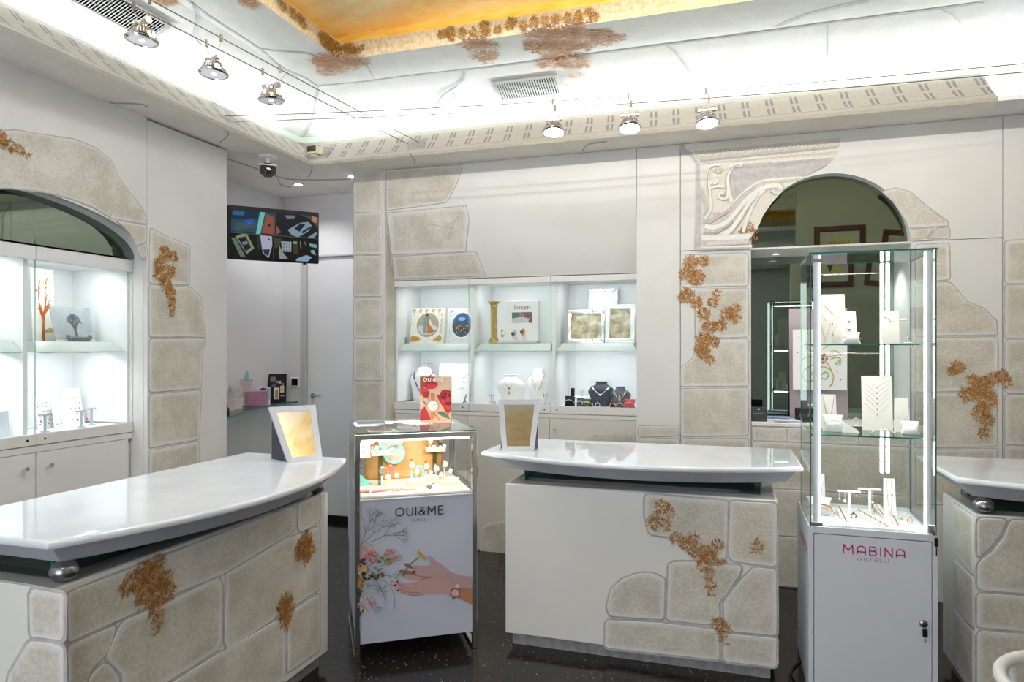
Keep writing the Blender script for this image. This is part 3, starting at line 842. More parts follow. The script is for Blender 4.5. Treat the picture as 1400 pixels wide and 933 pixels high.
# soffit joints
P = Paint(lambda x, y: at_z(x, y, ZS), (0, 0, -1), .001, .0004)
for q in ([(309, 178), (312, 185), (300, 195)], [(427, 226), (425, 236), (421, 242)], [(311, 217), (352, 231), (385, 243), (420, 246), (480, 245)],
          [(130, 133), (150, 140), (190, 142), (203, 146)], [(560, 209), (567, 220), (566, 224)], [(796, 206), (805, 197), (830, 193)], [(380, 244), (384, 252), (398, 256)]):
    s = spline(q, 5); P.ribbon([(p.x, p.y) for p in s], 1.6, M_joint)
P.done('painted_joints', sof, kind='stuff')
def at_cornice(px, py):
    r = ray(px, py); lo, hi = 1.0, 9.0
    def f(s):
        p = CAM + r * s; d = max(p.y - 4.71, -3.17 - p.x)
        return (p.z - ZS) - .93 * d
    for _ in range(50):
        m_ = (lo + hi) / 2
        if f(m_) > 0: lo = m_
        else: hi = m_
    return CAM + r * lo
P = Paint(lambda x, y: at_cornice(x, y) - ray(x, y) * .015, (0, -.7, .7), .001, .0004)
P.poly([(287, 137), (297, 141), (322, 154), (330, 166), (318, 181), (308, 178), (300, 160)], noisy('scar_grey', (.20, .195, .19), (.29, .285, .28), 30, .8))
P.poly([(558, 190), (586, 187), (580, 205), (571, 208), (566, 212), (557, 208)], _m['scar_grey'])
P.poly([(408, 194), (420, 198), (455, 199), (458, 200), (442, 220), (430, 224), (418, 212)], _m['scar_grey'])
P.done('painted_scar', trim, kind='stuff')

# ================================================================== painted stones on walls
def stones(parent, proj, N, lists, **k):
    for pl in lists: stone(parent, [proj(*p) for p in pl], N, **k)
pb = lambda x, y: at_y(x, y, YB)
pl_ = lambda x, y: at_x(x, y, XL)
NB = (0, -1, 0); NL = (1, 0, 0)
# left pier of the back wall
ys = [234, 291, 349, 406.5, 463, 521, 579, 640, 700, 752]
for a, b in zip(ys, ys[1:]): stones(wall_back, pb, NB, [[(484, a + 1), (523, a + (1 if a > 300 else -2)), (523, b - 1), (484, b - 1)]])
# upper curved panel
nb2 = (0, -1, 0)
stones(wall_back, at_b, nb2, [[(529, 233), (632, 226), (624, 252), (611, 277), (529, 288)]], rim=.02)
for q in ([(530, 292), (572, 288), (637, 282), (641, 300), (636, 344), (536, 348)], [(537, 352), (650, 345), (657, 360), (663, 377), (539, 381)]):
    P = Paint(at_b, (0, -1, 0), .002, .0005)
    out = []
    for i in range(len(q)):
        a, b = Vector(q[i]), Vector(q[(i + 1) % len(q)]); n = max(2, int((b - a).length / 8))
        for k in range(n): out.append(a.lerp(b, k / n) + Vector((random.uniform(-.5, .5), random.uniform(-.4, .4))))
    cx_ = sum(p.x for p in out) / len(out); cy2 = sum(p.y for p in out) / len(out)
    # grid fill so that the slab follows the curved panel
    bm = B(); ly = bm.verts.layers.float.new('edge')
    top = q[0]; rows = 8; cols = 14
    xl = lambda s: q[0][0] + (q[-1][0] - q[0][0]) * s
    right = [p for p in q[1:-1] if p[0] > q[0][0] + 60]
    def xr(y):
        rr = sorted(right, key=lambda p: p[1])
        if y <= rr[0][1]: return rr[0][0]
        for (x0, y0), (x1, y1) in zip(rr, rr[1:]):
            if y0 <= y <= y1: return x0 + (x1 - x0) * (y - y0) / max(.1, y1 - y0)
        return rr[-1][0]
    for off, mi_, shrink in ((.0022, 1, -1.3), (.0042, 0, 0)):
        g = []
        for i in range(rows + 1):
            s = i / rows; row = []
            for j in range(cols + 1):
                t = j / cols
                yl = q[0][1] + (q[-1][1] - q[0][1]) * s; rr = sorted(right, key=lambda p: p[1]); yr = rr[0][1] + (rr[-1][1] - rr[0][1]) * s
                x0 = xl(s) + shrink; x1 = xr(yr) - shrink; y = yl + (yr - yl) * t
                if i == 0: y += shrink
                if i == rows: y -= shrink
                x = x0 + (x1 - x0) * t
                v = bm.verts.new(at_b(x, y) + Vector((0, -off, 0)))
                v[ly] = .8 if (i in (0, rows) or j in (0, cols)) else 0
                row.append(v)
            g.append(row)
        for i in range(rows):
            for j in range(cols): bm.faces.new((g[i][j], g[i][j + 1], g[i + 1][j + 1], g[i + 1][j])).material_index = mi_
    obj('painted_stone', bm, [M_stone, M_joint], wall_back); P.bm.free()
P = Paint(at_b, (0, -1, 0), .006, .0004)
for q, w0 in (([(634, 283), (634, 291), (620, 303), (606, 311), (590, 307), (583, 311)], 1.0), ([(622, 303), (616, 318), (611, 340)], .9), ([(527, 236), (528, 290), (532, 330), (537, 383)], 1.2)):
    P.ribbon([(p.x, p.y) for p in spline(q, 5)], w0, M_joint)
P.done('painted_crack', wall_back, kind='stuff')
# pier C lower stones
stones(wall_back, pb, NB, [[(873, 583), (928, 582), (928, 596), (873, 598)], [(873, 601), (928, 600), (928, 690), (873, 690)], [(873, 694), (928, 694), (928, 780), (873, 772)]])
# panel E
stones(wall_back, pb, NB, [
    [(938, 349), (1023, 346), (1023, 391), (933, 393), (931, 372)],
    [(950, 396), (1023, 394.5), (1023, 461), (951, 462)],
    [(951, 465), (1023, 464), (1023, 528), (931, 529), (931, 503), (950, 488)],
    [(931, 532), (1023, 531), (1023, 596), (931, 597)], [(931, 600), (1023, 600), (1023, 668), (931, 668)], [(931, 672), (1023, 673), (1023, 735), (931, 730)]], mats=[M_stone, M_joint])
# below the niche: courses
for (z0, z1, xs) in ((.01, .345, [.135, .545, 1.10]), (.352, .665, [.135, .545, 1.10]), (.672, .985, [.135, .545, 1.10]), (.992, 1.085, [.135, .36, .545]), (.992, 1.085, [.555, .80, 1.10])):
    for a, b in zip(xs, xs[1:]): stone(wall_back, [(a + .004, YB, z0), (b - .004, YB, z0), (b - .004, YB, z1), (a + .004, YB, z1)], NB)
# panel G and H
stones(wall_back, pb, NB, [
    [(1252, 335), (1298, 333), (1299, 383), (1252, 385)], [(1252, 388), (1299, 386), (1322, 413), (1345, 422), (1362, 438), (1363, 458), (1252, 460)],
    [(1252, 463), (1364, 461), (1364, 534), (1252, 536)], [(1252, 539), (1363, 537), (1363, 611), (1252, 612)], [(1252, 615), (1363, 614), (1363, 690), (1252, 690)]])
for (z0, z1) in ((.0, .33), (.34, .66), (.67, 1.02), (1.03, 1.34), (1.35, 1.68), (1.69, 2.02), (2.03, 2.30)):
    stone(wall_back, [(XD1 + .012, YB, z0), (2.15, YB, z0), (2.15, YB, z1), (XD1 + .012, YB, z1)], NB)
# right of the arch
stones(wall_back, pb, NB, [[(1206, 262), (1225, 257), (1245, 263), (1262, 278), (1278, 291), (1296, 303), (1297, 309), (1243, 312), (1236, 297), (1222, 276)],
                           [(1245, 314), (1276, 312), (1272, 320), (1262, 326), (1246, 327)], [(1281, 313), (1298, 311), (1299, 325), (1268, 327)]], rad=.01, mats=[M_stone, M_joint])
# left wall
stones(wall_left, pl_, NL, [
    [(205, 312), (226, 323), (259, 336), (259, 390), (204, 388)], [(204, 390), (259, 393), (274, 405), (280, 461), (204, 461)],
    [(204, 464), (280, 463.5), (279, 473), (276, 477), (275, 531), (204, 537)], [(204, 540), (275, 534), (272, 601), (204, 613)], [(204, 617), (272, 604), (271, 660), (204, 680)]])
stones(wall_left, pl_, NL, [[(-60, 196), (-30, 182), (20, 178), (55, 184), (100, 190), (130, 202), (152, 220), (162, 243), (178, 265), (195, 285), (201, 307), (152, 299), (130, 285), (100, 273), (60, 262), (10, 257), (-60, 262)],
                            [(158, 302), (200, 309), (200, 330), (187, 336), (178, 321)], [(187, 339), (200, 333), (201, 352), (192, 354)]], rim=.02, mats=[M_stone, M_joint])
# fragments by the back cabinet doors are built with the cabinet

# painted ferns
fern(wall_left, pl_, NL, [(225, 348, 9), (236, 352, 6), (216, 362, 8), (217, 376, 8), (232, 372, 7), (226, 388, 8), (232, 400, 7), (234, 412, 5), (234, 422, 4), (234, 430, 3)], M_rust, 1.6, .03)
fern(wall_left, pl_, NL, [(-2, 190, 12), (12, 200, 9), (26, 205, 6), (34, 211, 4)], M_rust, 1.4, .028)
fern(wall_back, pb, NB, [(944, 360, 10), (962, 358, 7), (938, 375, 9), (952, 380, 11), (938, 405, 11), (952, 415, 8), (962, 430, 9), (980, 402, 5), (975, 414, 7), (995, 430, 9), (1006, 422, 7), (1006, 436, 6), (985, 445, 8), (970, 448, 9), (962, 465, 11), (975, 468, 8), (962, 482, 9), (970, 492, 6), (955, 478, 6)], M_rust, 1.6, .03)
fern(wall_back, pb, NB, [(1024, 312, 7), (1017, 316, 5), (1032, 318, 4), (1031, 328, 4)], M_rust, 1.5, .024)
fern(wall_back, pb, NB, [(1308, 503, 9), (1302, 508, 6), (1330, 520, 8), (1342, 530, 14), (1355, 518, 9), (1370, 514, 8), (1375, 524, 6), (1322, 540, 11), (1348, 548, 13), (1340, 565, 11), (1350, 575, 9), (1345, 590, 6), (1346, 598, 4)], M_rust, 1.5, .031)
PC = lambda x, y: at_ceil(x, y) - ray(x, y) * .006
fern(ceiling, PC, (0, 0, -1), [(465, 84, 12), (448, 82, 8), (452, 92, 7), (486, 83, 6), (440, 86, 5), (446, 99, 4)], M_rust2, .28, .06, .002)
fern(ceiling, PC, (0, 0, -1), [(660, 62, 9), (650, 58, 9), (662, 75, 7), (665, 82, 4), (640, 58, 6)], M_rust2, .28, .055, .002)
fern(ceiling, PC, (0, 0, -1), [(740, 45, 12), (770, 42, 14), (800, 45, 14), (830, 51, 9), (755, 60, 14), (780, 62, 12), (770, 76, 14), (755, 88, 11), (785, 88, 13), (790, 104, 8), (780, 116, 5), (735, 62, 7)], M_rust2, .28, .06, .002)
fern(ceiling, PC, (0, 0, -1), [(225, 0, 8), (340, 3, 6)], M_rust2, 1.0, .05, .002)
pr = lambda x, y: at_y(x, y, CY1 - .012)
fern(ceiling, pr, NB, [(470, 68, 6), (480, 67, 6), (488, 68, 5), (472, 75, 5), (482, 73, 5), (476, 64, 4), (495, 65, 3)], M_rust3, 2.2, .024, .002)
fern(ceiling, pr, NB, [(x, y + random.uniform(-1, 3), 6) for x, y in [(604, 48), (618, 50), (615, 42), (632, 44), (648, 42), (664, 42), (662, 34), (680, 38), (696, 36), (700, 28), (716, 32), (730, 30), (745, 26), (760, 24), (775, 24), (790, 20), (790, 28), (806, 16), (812, 22)]], M_rust3, 2.2, .024, .002)
pr2 = lambda x, y: at_x(x, y, CX0 + .012)
fern(ceiling, pr2, NL, [(461, 68, 6), (454, 64, 6), (447, 58, 6), (441, 52, 5), (415, 32, 4), (410, 26, 4), (400, 18, 4), (386, 8, 4)], M_rust3, 2.2, .024, .002)

# painted capital with scrolls beside the arch (picture coordinates taken from the wall)
K = 5.833
def kc(*pts): return [(925 + x / K, 185 + y / K) for x, y in pts]
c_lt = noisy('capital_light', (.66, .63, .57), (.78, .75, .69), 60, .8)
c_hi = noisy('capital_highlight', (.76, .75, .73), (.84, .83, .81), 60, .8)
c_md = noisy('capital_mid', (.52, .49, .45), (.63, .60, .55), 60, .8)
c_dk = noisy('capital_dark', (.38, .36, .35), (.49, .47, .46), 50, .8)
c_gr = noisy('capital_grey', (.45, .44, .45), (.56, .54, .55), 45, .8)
P = Paint(pb, NB, .003, .0006)
P.poly(kc((35, 75), (65, 72), (1315, 10), (1312, 80), (1290, 140), (1250, 200), (1140, 270), (1000, 345), (860, 430), (760, 540), (690, 640), (640, 760), (600, 800), (585, 900), (160, 918), (150, 700), (175, 400), (175, 240), (120, 160), (40, 140)), c_lt)
P.poly(kc((25, 78), (62, 72), (65, 110), (130, 140), (150, 190), (185, 215), (190, 420), (200, 560), (195, 880), (175, 918), (140, 918), (150, 600), (150, 230), (110, 170), (30, 145)), c_gr)
P.poly(kc((65, 72), (1315, 8), (1312, 22), (145, 130), (110, 120), (70, 110)), c_lt)
P.poly(kc((145, 130), (1310, 22), (1300, 90), (1270, 95), (150, 190)), c_md)
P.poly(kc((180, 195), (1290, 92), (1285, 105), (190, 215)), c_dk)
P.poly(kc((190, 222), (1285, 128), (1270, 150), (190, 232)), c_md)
for i in range(34):
    x = 165 + i * 33; y = 167 - (x - 165) * .09
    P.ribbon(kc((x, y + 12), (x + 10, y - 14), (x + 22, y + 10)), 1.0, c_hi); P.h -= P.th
P.h += P.th
# grey field between the scrolls
P.poly(kc((520, 232), (1250, 180), (1190, 245), (1040, 322), (850, 345), (690, 358), (600, 400), (500, 475), (460, 510), (440, 480), (430, 400), (430, 300), (460, 250)), c_gr)
def scroll(pts, w0, m): P.ribbon([tuple(p) for p in spline(kc(*pts), 6)], w0, m)
scroll([(1000, 340), (850, 355), (700, 372), (620, 405), (520, 480), (430, 570), (360, 625), (290, 640)], 6.5, c_md)
scroll([(1000, 335), (850, 348), (700, 362), (620, 393), (520, 468), (430, 558), (350, 618)], 2.2, c_hi)
scroll([(840, 440), (830, 410), (780, 398), (700, 410), (620, 450), (540, 520), (470, 600), (400, 680), (300, 740), (220, 735)], [3, 5, 6, 7, 8, 9, 10, 10, 11, 12, 12, 12, 12, 12, 12] + [12] * 40, c_md)
scroll([(835, 440), (825, 412), (780, 402), (705, 416), (625, 458), (545, 530), (475, 612), (400, 690), (300, 735), (225, 725)], 5.5, c_hi)
scroll([(760, 430), (775, 455), (805, 470), (838, 450)], 2.5, c_hi)
scroll([(745, 450), (765, 468), (800, 478)], 1.5, c_dk)
scroll([(700, 440), (640, 500), (600, 580), (560, 680), (530, 780)], 4.5, c_hi)
scroll([(640, 470), (560, 570), (500, 670), (420, 770), (360, 785)], 5.5, c_hi)
scroll([(655, 480), (575, 580), (515, 680), (440, 785)], 1.6, c_dk)
scroll([(210, 680), (260, 690), (330, 650), (400, 610)], 5, c_gr)
scroll([(215, 785), (290, 790), (380, 745), (450, 690)], 2.0, c_dk)
scroll([(345, 240), (290, 240), (260, 280), (250, 350), (262, 450), (275, 560), (262, 620), (225, 665)], 3.5, c_hi)
scroll([(335, 250), (285, 255), (255, 300), (248, 400), (262, 500)], 1.2, c_dk)
scroll([(520, 235), (450, 250), (415, 300), (405, 370), (412, 440), (430, 500), (440, 540)], 5.5, c_hi)
scroll([(505, 240), (440, 262), (403, 310), (392, 380), (398, 440), (380, 490), (345, 480)], 1.6, c_dk)
scroll([(410, 460), (400, 500), (370, 510), (340, 495), (345, 470), (375, 462)], 3.5, c_hi)
scroll([(262, 400), (300, 350), (325, 375), (290, 385)], 4, c_hi)
scroll([(270, 425), (330, 412), (375, 420)], 2.5, c_hi)
scroll([(310, 265), (325, 295), (350, 290), (345, 265)], 3, c_md)
scroll([(200, 420), (215, 520), (240, 600), (215, 650)], 3, c_md)
P.poly(kc((200, 800), (608, 790), (596, 812), (575, 832), (205, 845)), c_hi)
P.poly(kc((205, 845), (575, 832), (575, 872), (205, 890)), c_md)
for i in range(14):
    x = 240 + i * 24; y = 865 - i * 1.0
    P.ribbon(kc((x, y + 12), (x + 8, y - 12), (x + 16, y + 12)), 1.0, c_hi); P.h -= P.th
P.poly(kc((200, 893), (600, 878), (600, 905), (160, 918)), c_hi)
P.poly(kc((150, 920), (170, 903), (600, 895), (600, 905), (175, 922)), c_gr)
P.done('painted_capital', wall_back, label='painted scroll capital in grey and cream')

# ================================================================== BUILT-IN CABINETS
def cabinet(side):
    """side 'L': left wall (front at X=-3.616), 'B': back wall (front at Y=5.185); three bays each"""
    if side == 'L':
        t = thing('display_cabinet', 'white glass-fronted display cabinet built into the left wall under the low arch', 'cabinet', (-3.616, 2.46, 0))
        x0 = -3.616; edges = [LC0 + .002, 2.145, 2.78, LC1 - .002]; depth = .49
        bx = lambda bm, a0, a1, d0, d1, z0, z1, bev=0, mi=0: box(bm, x0 - d1, x0 - d0, a0, a1, z0, z1, bev, mi)
        pt = lambda a, d, z: (x0 - d, a, z)
        sill, rb, dt, top, rt = 1.16, 1.10, 1.06, 2.188, 2.11
    else:
        t = thing('display_cabinet', 'white glass-fronted display cabinet built into the back wall, three lit bays', 'cabinet', (-1.67, 5.185, 0))
        x0 = 5.185; edges = [XA1 + .002, -2.02, -1.338, XC0 - .002]; depth = .49
        bx = lambda bm, a0, a1, d0, d1, z0, z1, bev=0, mi=0: box(bm, a0, a1, x0 + d0, x0 + d1, z0, z1, bev, mi)
        pt = lambda a, d, z: (a, x0 + d, z)
        sill, rb, dt, top, rt = 1.179, 1.12, 1.085, 2.19, 2.14
    e0, e3 = edges[0], edges[3]
    bm = B()
    bx(bm, e0, e3, .03, depth, dt - .02, sill - .012); bx(bm, e0, e3, depth - .01, depth, sill - .012, top - .012)
    bx(bm, e0, e3, .03, depth, rt + .02, top - .002); bx(bm, e0, e0 + .015, .03, depth - .01, sill, rt + .02); bx(bm, e3 - .015, e3, .03, depth - .01, sill, rt + .02)
    obj('carcass', bm, M_in, t)
    bm = B(); bx(bm, e0, e3, .02, depth, 0.0, dt - .025); obj('base', bm, M_lam2, t)
    for a in edges[1:3]:
        bm = B(); bx(bm, a + (.004 if side == 'B' else -.045), a + (.03 if side == 'B' else -.02), .03, depth - .012, sill - .012, rt + .02); obj('partition', bm, M_in, t)
    for i in range(3):
        a, b = edges[i], edges[i + 1]
        bm = B()
        q = [pt(a + .002, .004, sill), pt(b - .002, .004, sill), pt(b - .002, .004, rt), pt(a + .002, .004, rt)]
        pane(bm, *q, .006)
        g = obj('glass_door', bm, [M_glass, M_glassedge2], t)
        bm = B(); bx(bm, a + .001, b - .001, -.008, .018, rt, top - .003, .002); obj('top_rail', bm, M_lam if side == 'B' else M_plaster_w, g)
        bm = B(); bx(bm, a + .001, b - .001, -.008, .018, rb, sill, .002); obj('bottom_rail', bm, M_lam, g)
        bm = B(); kx = (a + .05) if i == 2 or side == 'L' and i == 2 else (b - .05); p = Vector(pt(kx, -.008, (rb + sill) / 2))
        ax = Matrix.Rotation(PI / 2, 4, 'Y') if side == 'L' else Matrix.Rotation(PI / 2, 4, 'X')
        lathe(bm, [(.006, 0), (.006, .003), (0, .003)], p, 10, M=ax); obj('lock', bm, M_black, g)
        # shelf: slab with raked front edge and ends
        z0, z1 = 1.607, 1.668
        aa, bb = a + (.035 if i else .02), b - (.025 if i == 2 else .05 if side == 'L' else .012)
        bm = B()
        lo = [pt(aa, .035, z0), pt(bb, .035, z0), pt(bb, depth - .012, z0), pt(aa, depth - .012, z0)]
        hi = [pt(aa + .035, .10, z1), pt(bb - (.035 if i == 2 else .01), .10, z1), pt(bb - (.035 if i == 2 else .01), depth - .012, z1), pt(aa + .035, depth - .012, z1)]
        va = [bm.verts.new(p) for p in lo]; vb = [bm.verts.new(p) for p in hi]
        bm.faces.new(va); bm.faces.new(vb)
        for k in range(4): bm.faces.new((va[k], va[(k + 1) % 4], vb[(k + 1) % 4], vb[k]))
        sh = obj('shelf', bm, mat('shelf_pale_green', (.58, .65, .64), .25), t)
        bm = B(); q = [pt(aa, .032, z0 - .004), pt(bb, .032, z0 - .004), pt(bb, .036, z0 - .004), pt(aa, .036, z0 - .004)]
        prism(bm, q, (0, 0, .006)); obj('shelf_edge', bm, M_glassedge2, sh)
        for s in (.3, .7):
            bm = B(); c = Vector(pt(aa + (bb - aa) * s, .18, z0 - .001))
            lathe(bm, [(.035, 0), (.035, -.006), (.026, -.008), (0, -.008)], c, 16); obj('puck_light', bm, M_steel, sh)
        # lamps of the bay
        m_ = (a + b) / 2
        c = Vector(pt(m_, .16, rt + .012)); tg = Vector(pt(m_, .28, 1.6))
        area('bay_light', c, tg, (b - a) * .6 if side == 'B' else (b - a) * .6, .05, BAY[side][0], (.98, 1, .99))
        c = Vector(pt(m_, .16, z0 - .012)); tg = Vector(pt(m_, .28, 1.1))
        area('bay_light', c, tg, (b - a) * .6, .05, BAY[side][1], (.97, .98, 1))
    # cupboard doors
    ds = {'L': [LC0 + .002, 2.14, 2.785, LC1 - .03], 'B': [XA1 + .002, -2.035, -1.35, XC0 - .002]}[side]
    for i in range(3):
        a, b = ds[i], ds[i + 1]
        bm = B(); bx(bm, a + .002, b - .002, .0, .018, .04 if side == 'L' else .012, dt - .002, .0015); d = obj('door', bm, M_lam2 if side == 'B' else M_lam, t)
        kz = dt - .085 if side == 'B' else dt - .08
        ka = {'B': [b - .04, a + .045, a + .045], 'L': [b - .07, b - .07, a + .07]}[side][i]
        c = Vector(pt(ka, 0, kz)); o2 = Vector(pt(ka, -.03, kz))
        bm = B(); tube(bm, [c, c.lerp(o2, .6), o2 - (o2 - c) * .3, o2], [.006, .006, .011, .012], 12); obj('knob', bm, M_chrome, d, smooth=True)
        if side == 'B':
            if i == 1:
                pf = lambda x, y: at_y(x, y, 5.185); stone(d, [pf(*p) for p in [(656, 724), (668, 716), (690, 712), (745, 716), (745, 775), (656, 757)]], NB, joint=.0)
            if i == 2:
                pf = lambda x, y: at_y(x, y, 5.185); stone(d, [pf(*p) for p in [(790, 606), (799, 598), (812, 593), (868, 591), (868, 640), (786, 640)]], NB, joint=.0)
    # sill strip between glass and doors
    bm = B(); bx(bm, e0, e3, -.002, .02, dt, rb - .004, .0015); obj('rail', bm, M_lam, t)
    return t
BAY = {'L': (1.9, 2.4), 'B': (1.1, 1.3)}
cab_l = cabinet('L'); cab_b = cabinet('B')

# ================================================================== COUNTERS
def slab_outline(L, D, bulge, back_r=.02):
    """front along -y: counter frame, x 0..L, y 0 (front end corners) .. D; front edge bows out by bulge"""
    pts = []
    n = 24
    for i in range(n + 1):
        s = i / n; pts.append((s * L, -bulge * (1 - (2 * s - 1) ** 2)))
    pts += [(L, D), (0, D)]
    return pts
def offset_poly(pts, d):
    n = len(pts); out = []
    for i in range(n):
        p0, p1, p2 = Vector(pts[i - 1]), Vector(pts[i]), Vector(pts[(i + 1) % n])
        a = (p1 - p0).normalized(); b = (p2 - p1).normalized()
        n1 = Vector((-a.y, a.x)); n2 = Vector((-b.y, b.x)); m = (n1 + n2)
        m = m / max(.3, m.dot(n1)) if m.length > 1e-6 else n1
        out.append(p1 + m * d)
    return out
def counter(label, M, L, D, body, balls, glass=True):
    """M: matrix from counter frame to world. body: (x0,x1,y0,y1)"""
    t = thing('sales_counter', label, 'counter', M.translation, M.to_euler().z)
    out = slab_outline(L, D, .22)
    def shell(prof, name, mats, smooth=True):
        bm = B(); rings = []
        for off, z in prof:
            rings.append([bm.verts.new((p[0], p[1], z)) for p in offset_poly(out, off)])
        n = len(rings[0])
        for i in range(len(rings) - 1):
            for k in range(n): bm.faces.new((rings[i][k], rings[i][(k + 1) % n], rings[i + 1][(k + 1) % n], rings[i + 1][k]))
        for q in (0, -1):
            f = bm.faces.new(rings[q]); f.normal_update(); bmesh.ops.triangulate(bm, faces=[f])
        return obj(name, bm, mats, t, local=True, smooth=smooth)
    shell([(.014, 1.012), (.012, 1.012), (.004, 1.014), (0, 1.018), (-.0015, 1.026), (0, 1.034), (.004, 1.038), (.012, 1.04), (.014, 1.04)], 'marble_top', M_marble)
    shell([(.080, .951), (.076, .954), (.034, 1.004), (.028, 1.012)], 'apron', M_apron, False)
    x0, x1, y0, y1 = body
    bm = B(); box(bm, x0, x1, y0, y1, .07, .886, .003)
    b = obj('body', bm, [M_lam], t, local=True)
    bm = B(); box(bm, x0 + .012, x1 - .012, y0 + .012, y1 - .012, .886, .8885); obj('body_top', bm, mat('grey_gloss', (.42, .42, .42), .12), t, local=True)
    bm = B(); box(bm, x0 + .03, x1 - .03, y0 + .035, y1 - .03, 0.0, .07); obj('plinth', bm, noisy('plinth_paint', (.22, .22, .23), (.34, .34, .35), 25, .35), t, local=True)
    gx0, gx1, gy0 = x0 + .08, x1 - .075, y0 + .105
    bm = B()
    pane(bm, (gx0, gy0, .8885), (gx1, gy0, .8885), (gx1, gy0, .951), (gx0, gy0, .951), -.008)
    pane(bm, (gx0, gy0 + .01, .8885), (gx0, y1 - .03, .8885), (gx0, y1 - .03, .951), (gx0, gy0 + .01, .951), -.008)
    pane(bm, (gx1, gy0 + .01, .8885), (gx1, y1 - .03, .8885), (gx1, y1 - .03, .951), (gx1, gy0 + .01, .951), .008)
    obj('glass_riser', bm, [M_glassg, M_glassedge], t, local=True)
    bm = B(); box(bm, gx0 + .012, gx1 - .012, y1 - .06, y1 - .05, .8885, .951); obj('riser_back', bm, mat('riser_dark', (.06, .075, .07), .3), t, local=True)
    for bx_, by_ in balls:
        bm = B(); lathe(bm, [(0, .8885), (.018, .890), (.034, .899), (.042, .914), (.043, .924), (.039, .938), (.028, .949), (.01, .953), (0, .953)], (bx_, by_, 0), 24)
        obj('ball', bm, M_dsteel, t, local=True, smooth='all')
    return t, b
# centre counter: front along world -Y
ct1, body1 = counter('white marble counter in the middle of the shop, body half plaster half painted stone', Matrix.Translation((-1.36, 3.69, 0)), 1.70, .635, (.18, 1.573, -.11, .40), [])
pf1 = lambda x, y: at_y(x, y, 3.58)
for q in ([(882, 676), (995, 685), (995, 732), (992, 766), (981, 768), (948, 752), (922, 737), (916, 735), (888, 731), (881, 705)],
          [(998, 685), (1062, 689), (1062, 776), (1003, 768), (996, 762), (997, 720)],
          [(914, 772), (922, 768), (966, 769), (968, 775), (989, 772), (1014, 774), (1013, 783), (990, 818), (983, 823), (985, 845), (968, 855), (930, 850), (911, 849)],
          [(1031, 776), (1062, 779), (1062, 870), (1003, 864), (990, 852), (989, 824), (1014, 792)],
          [(834, 843), (829, 830), (836, 805), (850, 792), (872, 784), (893, 784), (909, 792), (908, 848), (870, 845)],
          [(828, 848), (906, 852), (983, 862), (984, 903), (906, 895), (827, 886)],
          [(988, 866), (1062, 873), (1062, 913), (989, 905)]):
    stone(body1, [pf1(*p) for p in q], NB, joint=.009)
fern(body1, pf1, NB, [(905, 692, 9), (915, 700, 7), (897, 705, 7), (893, 716, 9), (910, 717, 8), (925, 737, 9), (940, 745, 10), (948, 735, 7), (955, 755, 12), (970, 762, 11), (962, 772, 9), (975, 750, 8), (983, 745, 6), (985, 768, 6), (970, 785, 8), (972, 800, 6), (972, 812, 4)], M_rust, 1.5, .027)
fern(body1, pf1, NB, [(1034, 749, 8), (1037, 744, 5)], M_rust, 1, .03)
fern(body1, pf1, NB, [(985, 855, 9), (990, 860, 8), (987, 868, 6), (978, 852, 5), (990, 877, 4)], M_rust, 1, .03)
# left counter: front faces +X  (counter x -> world +Y, counter -y -> world +X)
M2 = Matrix.Translation((-1.975, 1.56, 0)) @ Matrix.Rotation(PI / 2, 4, 'Z')
ct2, body2 = counter('white marble counter at the left with stone-painted front and pewter ball corners', M2, 1.69, .64, (.023, 1.525, .005, .51), [(.09, .045), (1.475, .040)])
pf2 = lambda x, y: at_x(x, y, -1.98)
for q in ([(91, 811), (250, 750), (402, 691), (403, 725), (392, 733), (305, 785), (240, 812), (166, 847), (91, 880)], [(407, 689), (437, 677), (437, 714), (412, 728), (407, 724)],
          [(91, 884), (140, 862), (160, 854), (150, 885), (138, 903), (125, 915), (116, 945), (91, 955)],
          [(166, 851), (240, 817), (298, 789), (304, 800), (302, 880), (298, 889), (245, 923), (200, 950), (165, 945), (168, 925), (143, 901), (152, 880)],
          [(139, 908), (150, 909), (163, 926), (161, 950), (155, 975), (95, 985), (112, 955), (122, 925)],
          [(309, 785), (390, 737), (437, 720), (437, 806), (312, 888), (306, 880)],
          [(200, 955), (300, 893), (388, 842), (390, 920), (389, 930), (300, 985), (200, 1010)], [(393, 839), (437, 812), (437, 890), (393, 920)]):
    stone(body2, [pf2(*p) for p in q], (1, 0, 0), joint=.007)
pe2 = lambda x, y: at_y(x, y, 1.583)
for q in ([(46, 805), (88, 812), (88, 877), (60, 873), (42, 872), (41, 812)], [(40, 877), (60, 877), (88, 884), (88, 960), (8, 960), (12, 925)]):
    stone(body2, [pe2(*p) for p in q], (0, -1, 0), joint=.011)
fern(body2, pf2, (1, 0, 0), [(214, 772, 11), (195, 782, 13), (178, 795, 13), (200, 800, 16), (222, 795, 12), (215, 812, 15), (195, 818, 12), (228, 812, 10), (212, 832, 11), (215, 848, 7), (212, 862, 5), (170, 805, 9), (205, 785, 14)], M_rust, 1.2, .026)
fern(body2, pf2, (1, 0, 0), [(417, 740, 9), (412, 748, 9), (420, 752, 9), (408, 755, 7), (418, 762, 6)], M_rust, 1.2, .028)
fern(body2, pf2, (1, 0, 0), [(388, 825, 9), (393, 832, 9), (384, 835, 8), (390, 846, 7), (392, 855, 4)], M_rust, 1.2, .028)
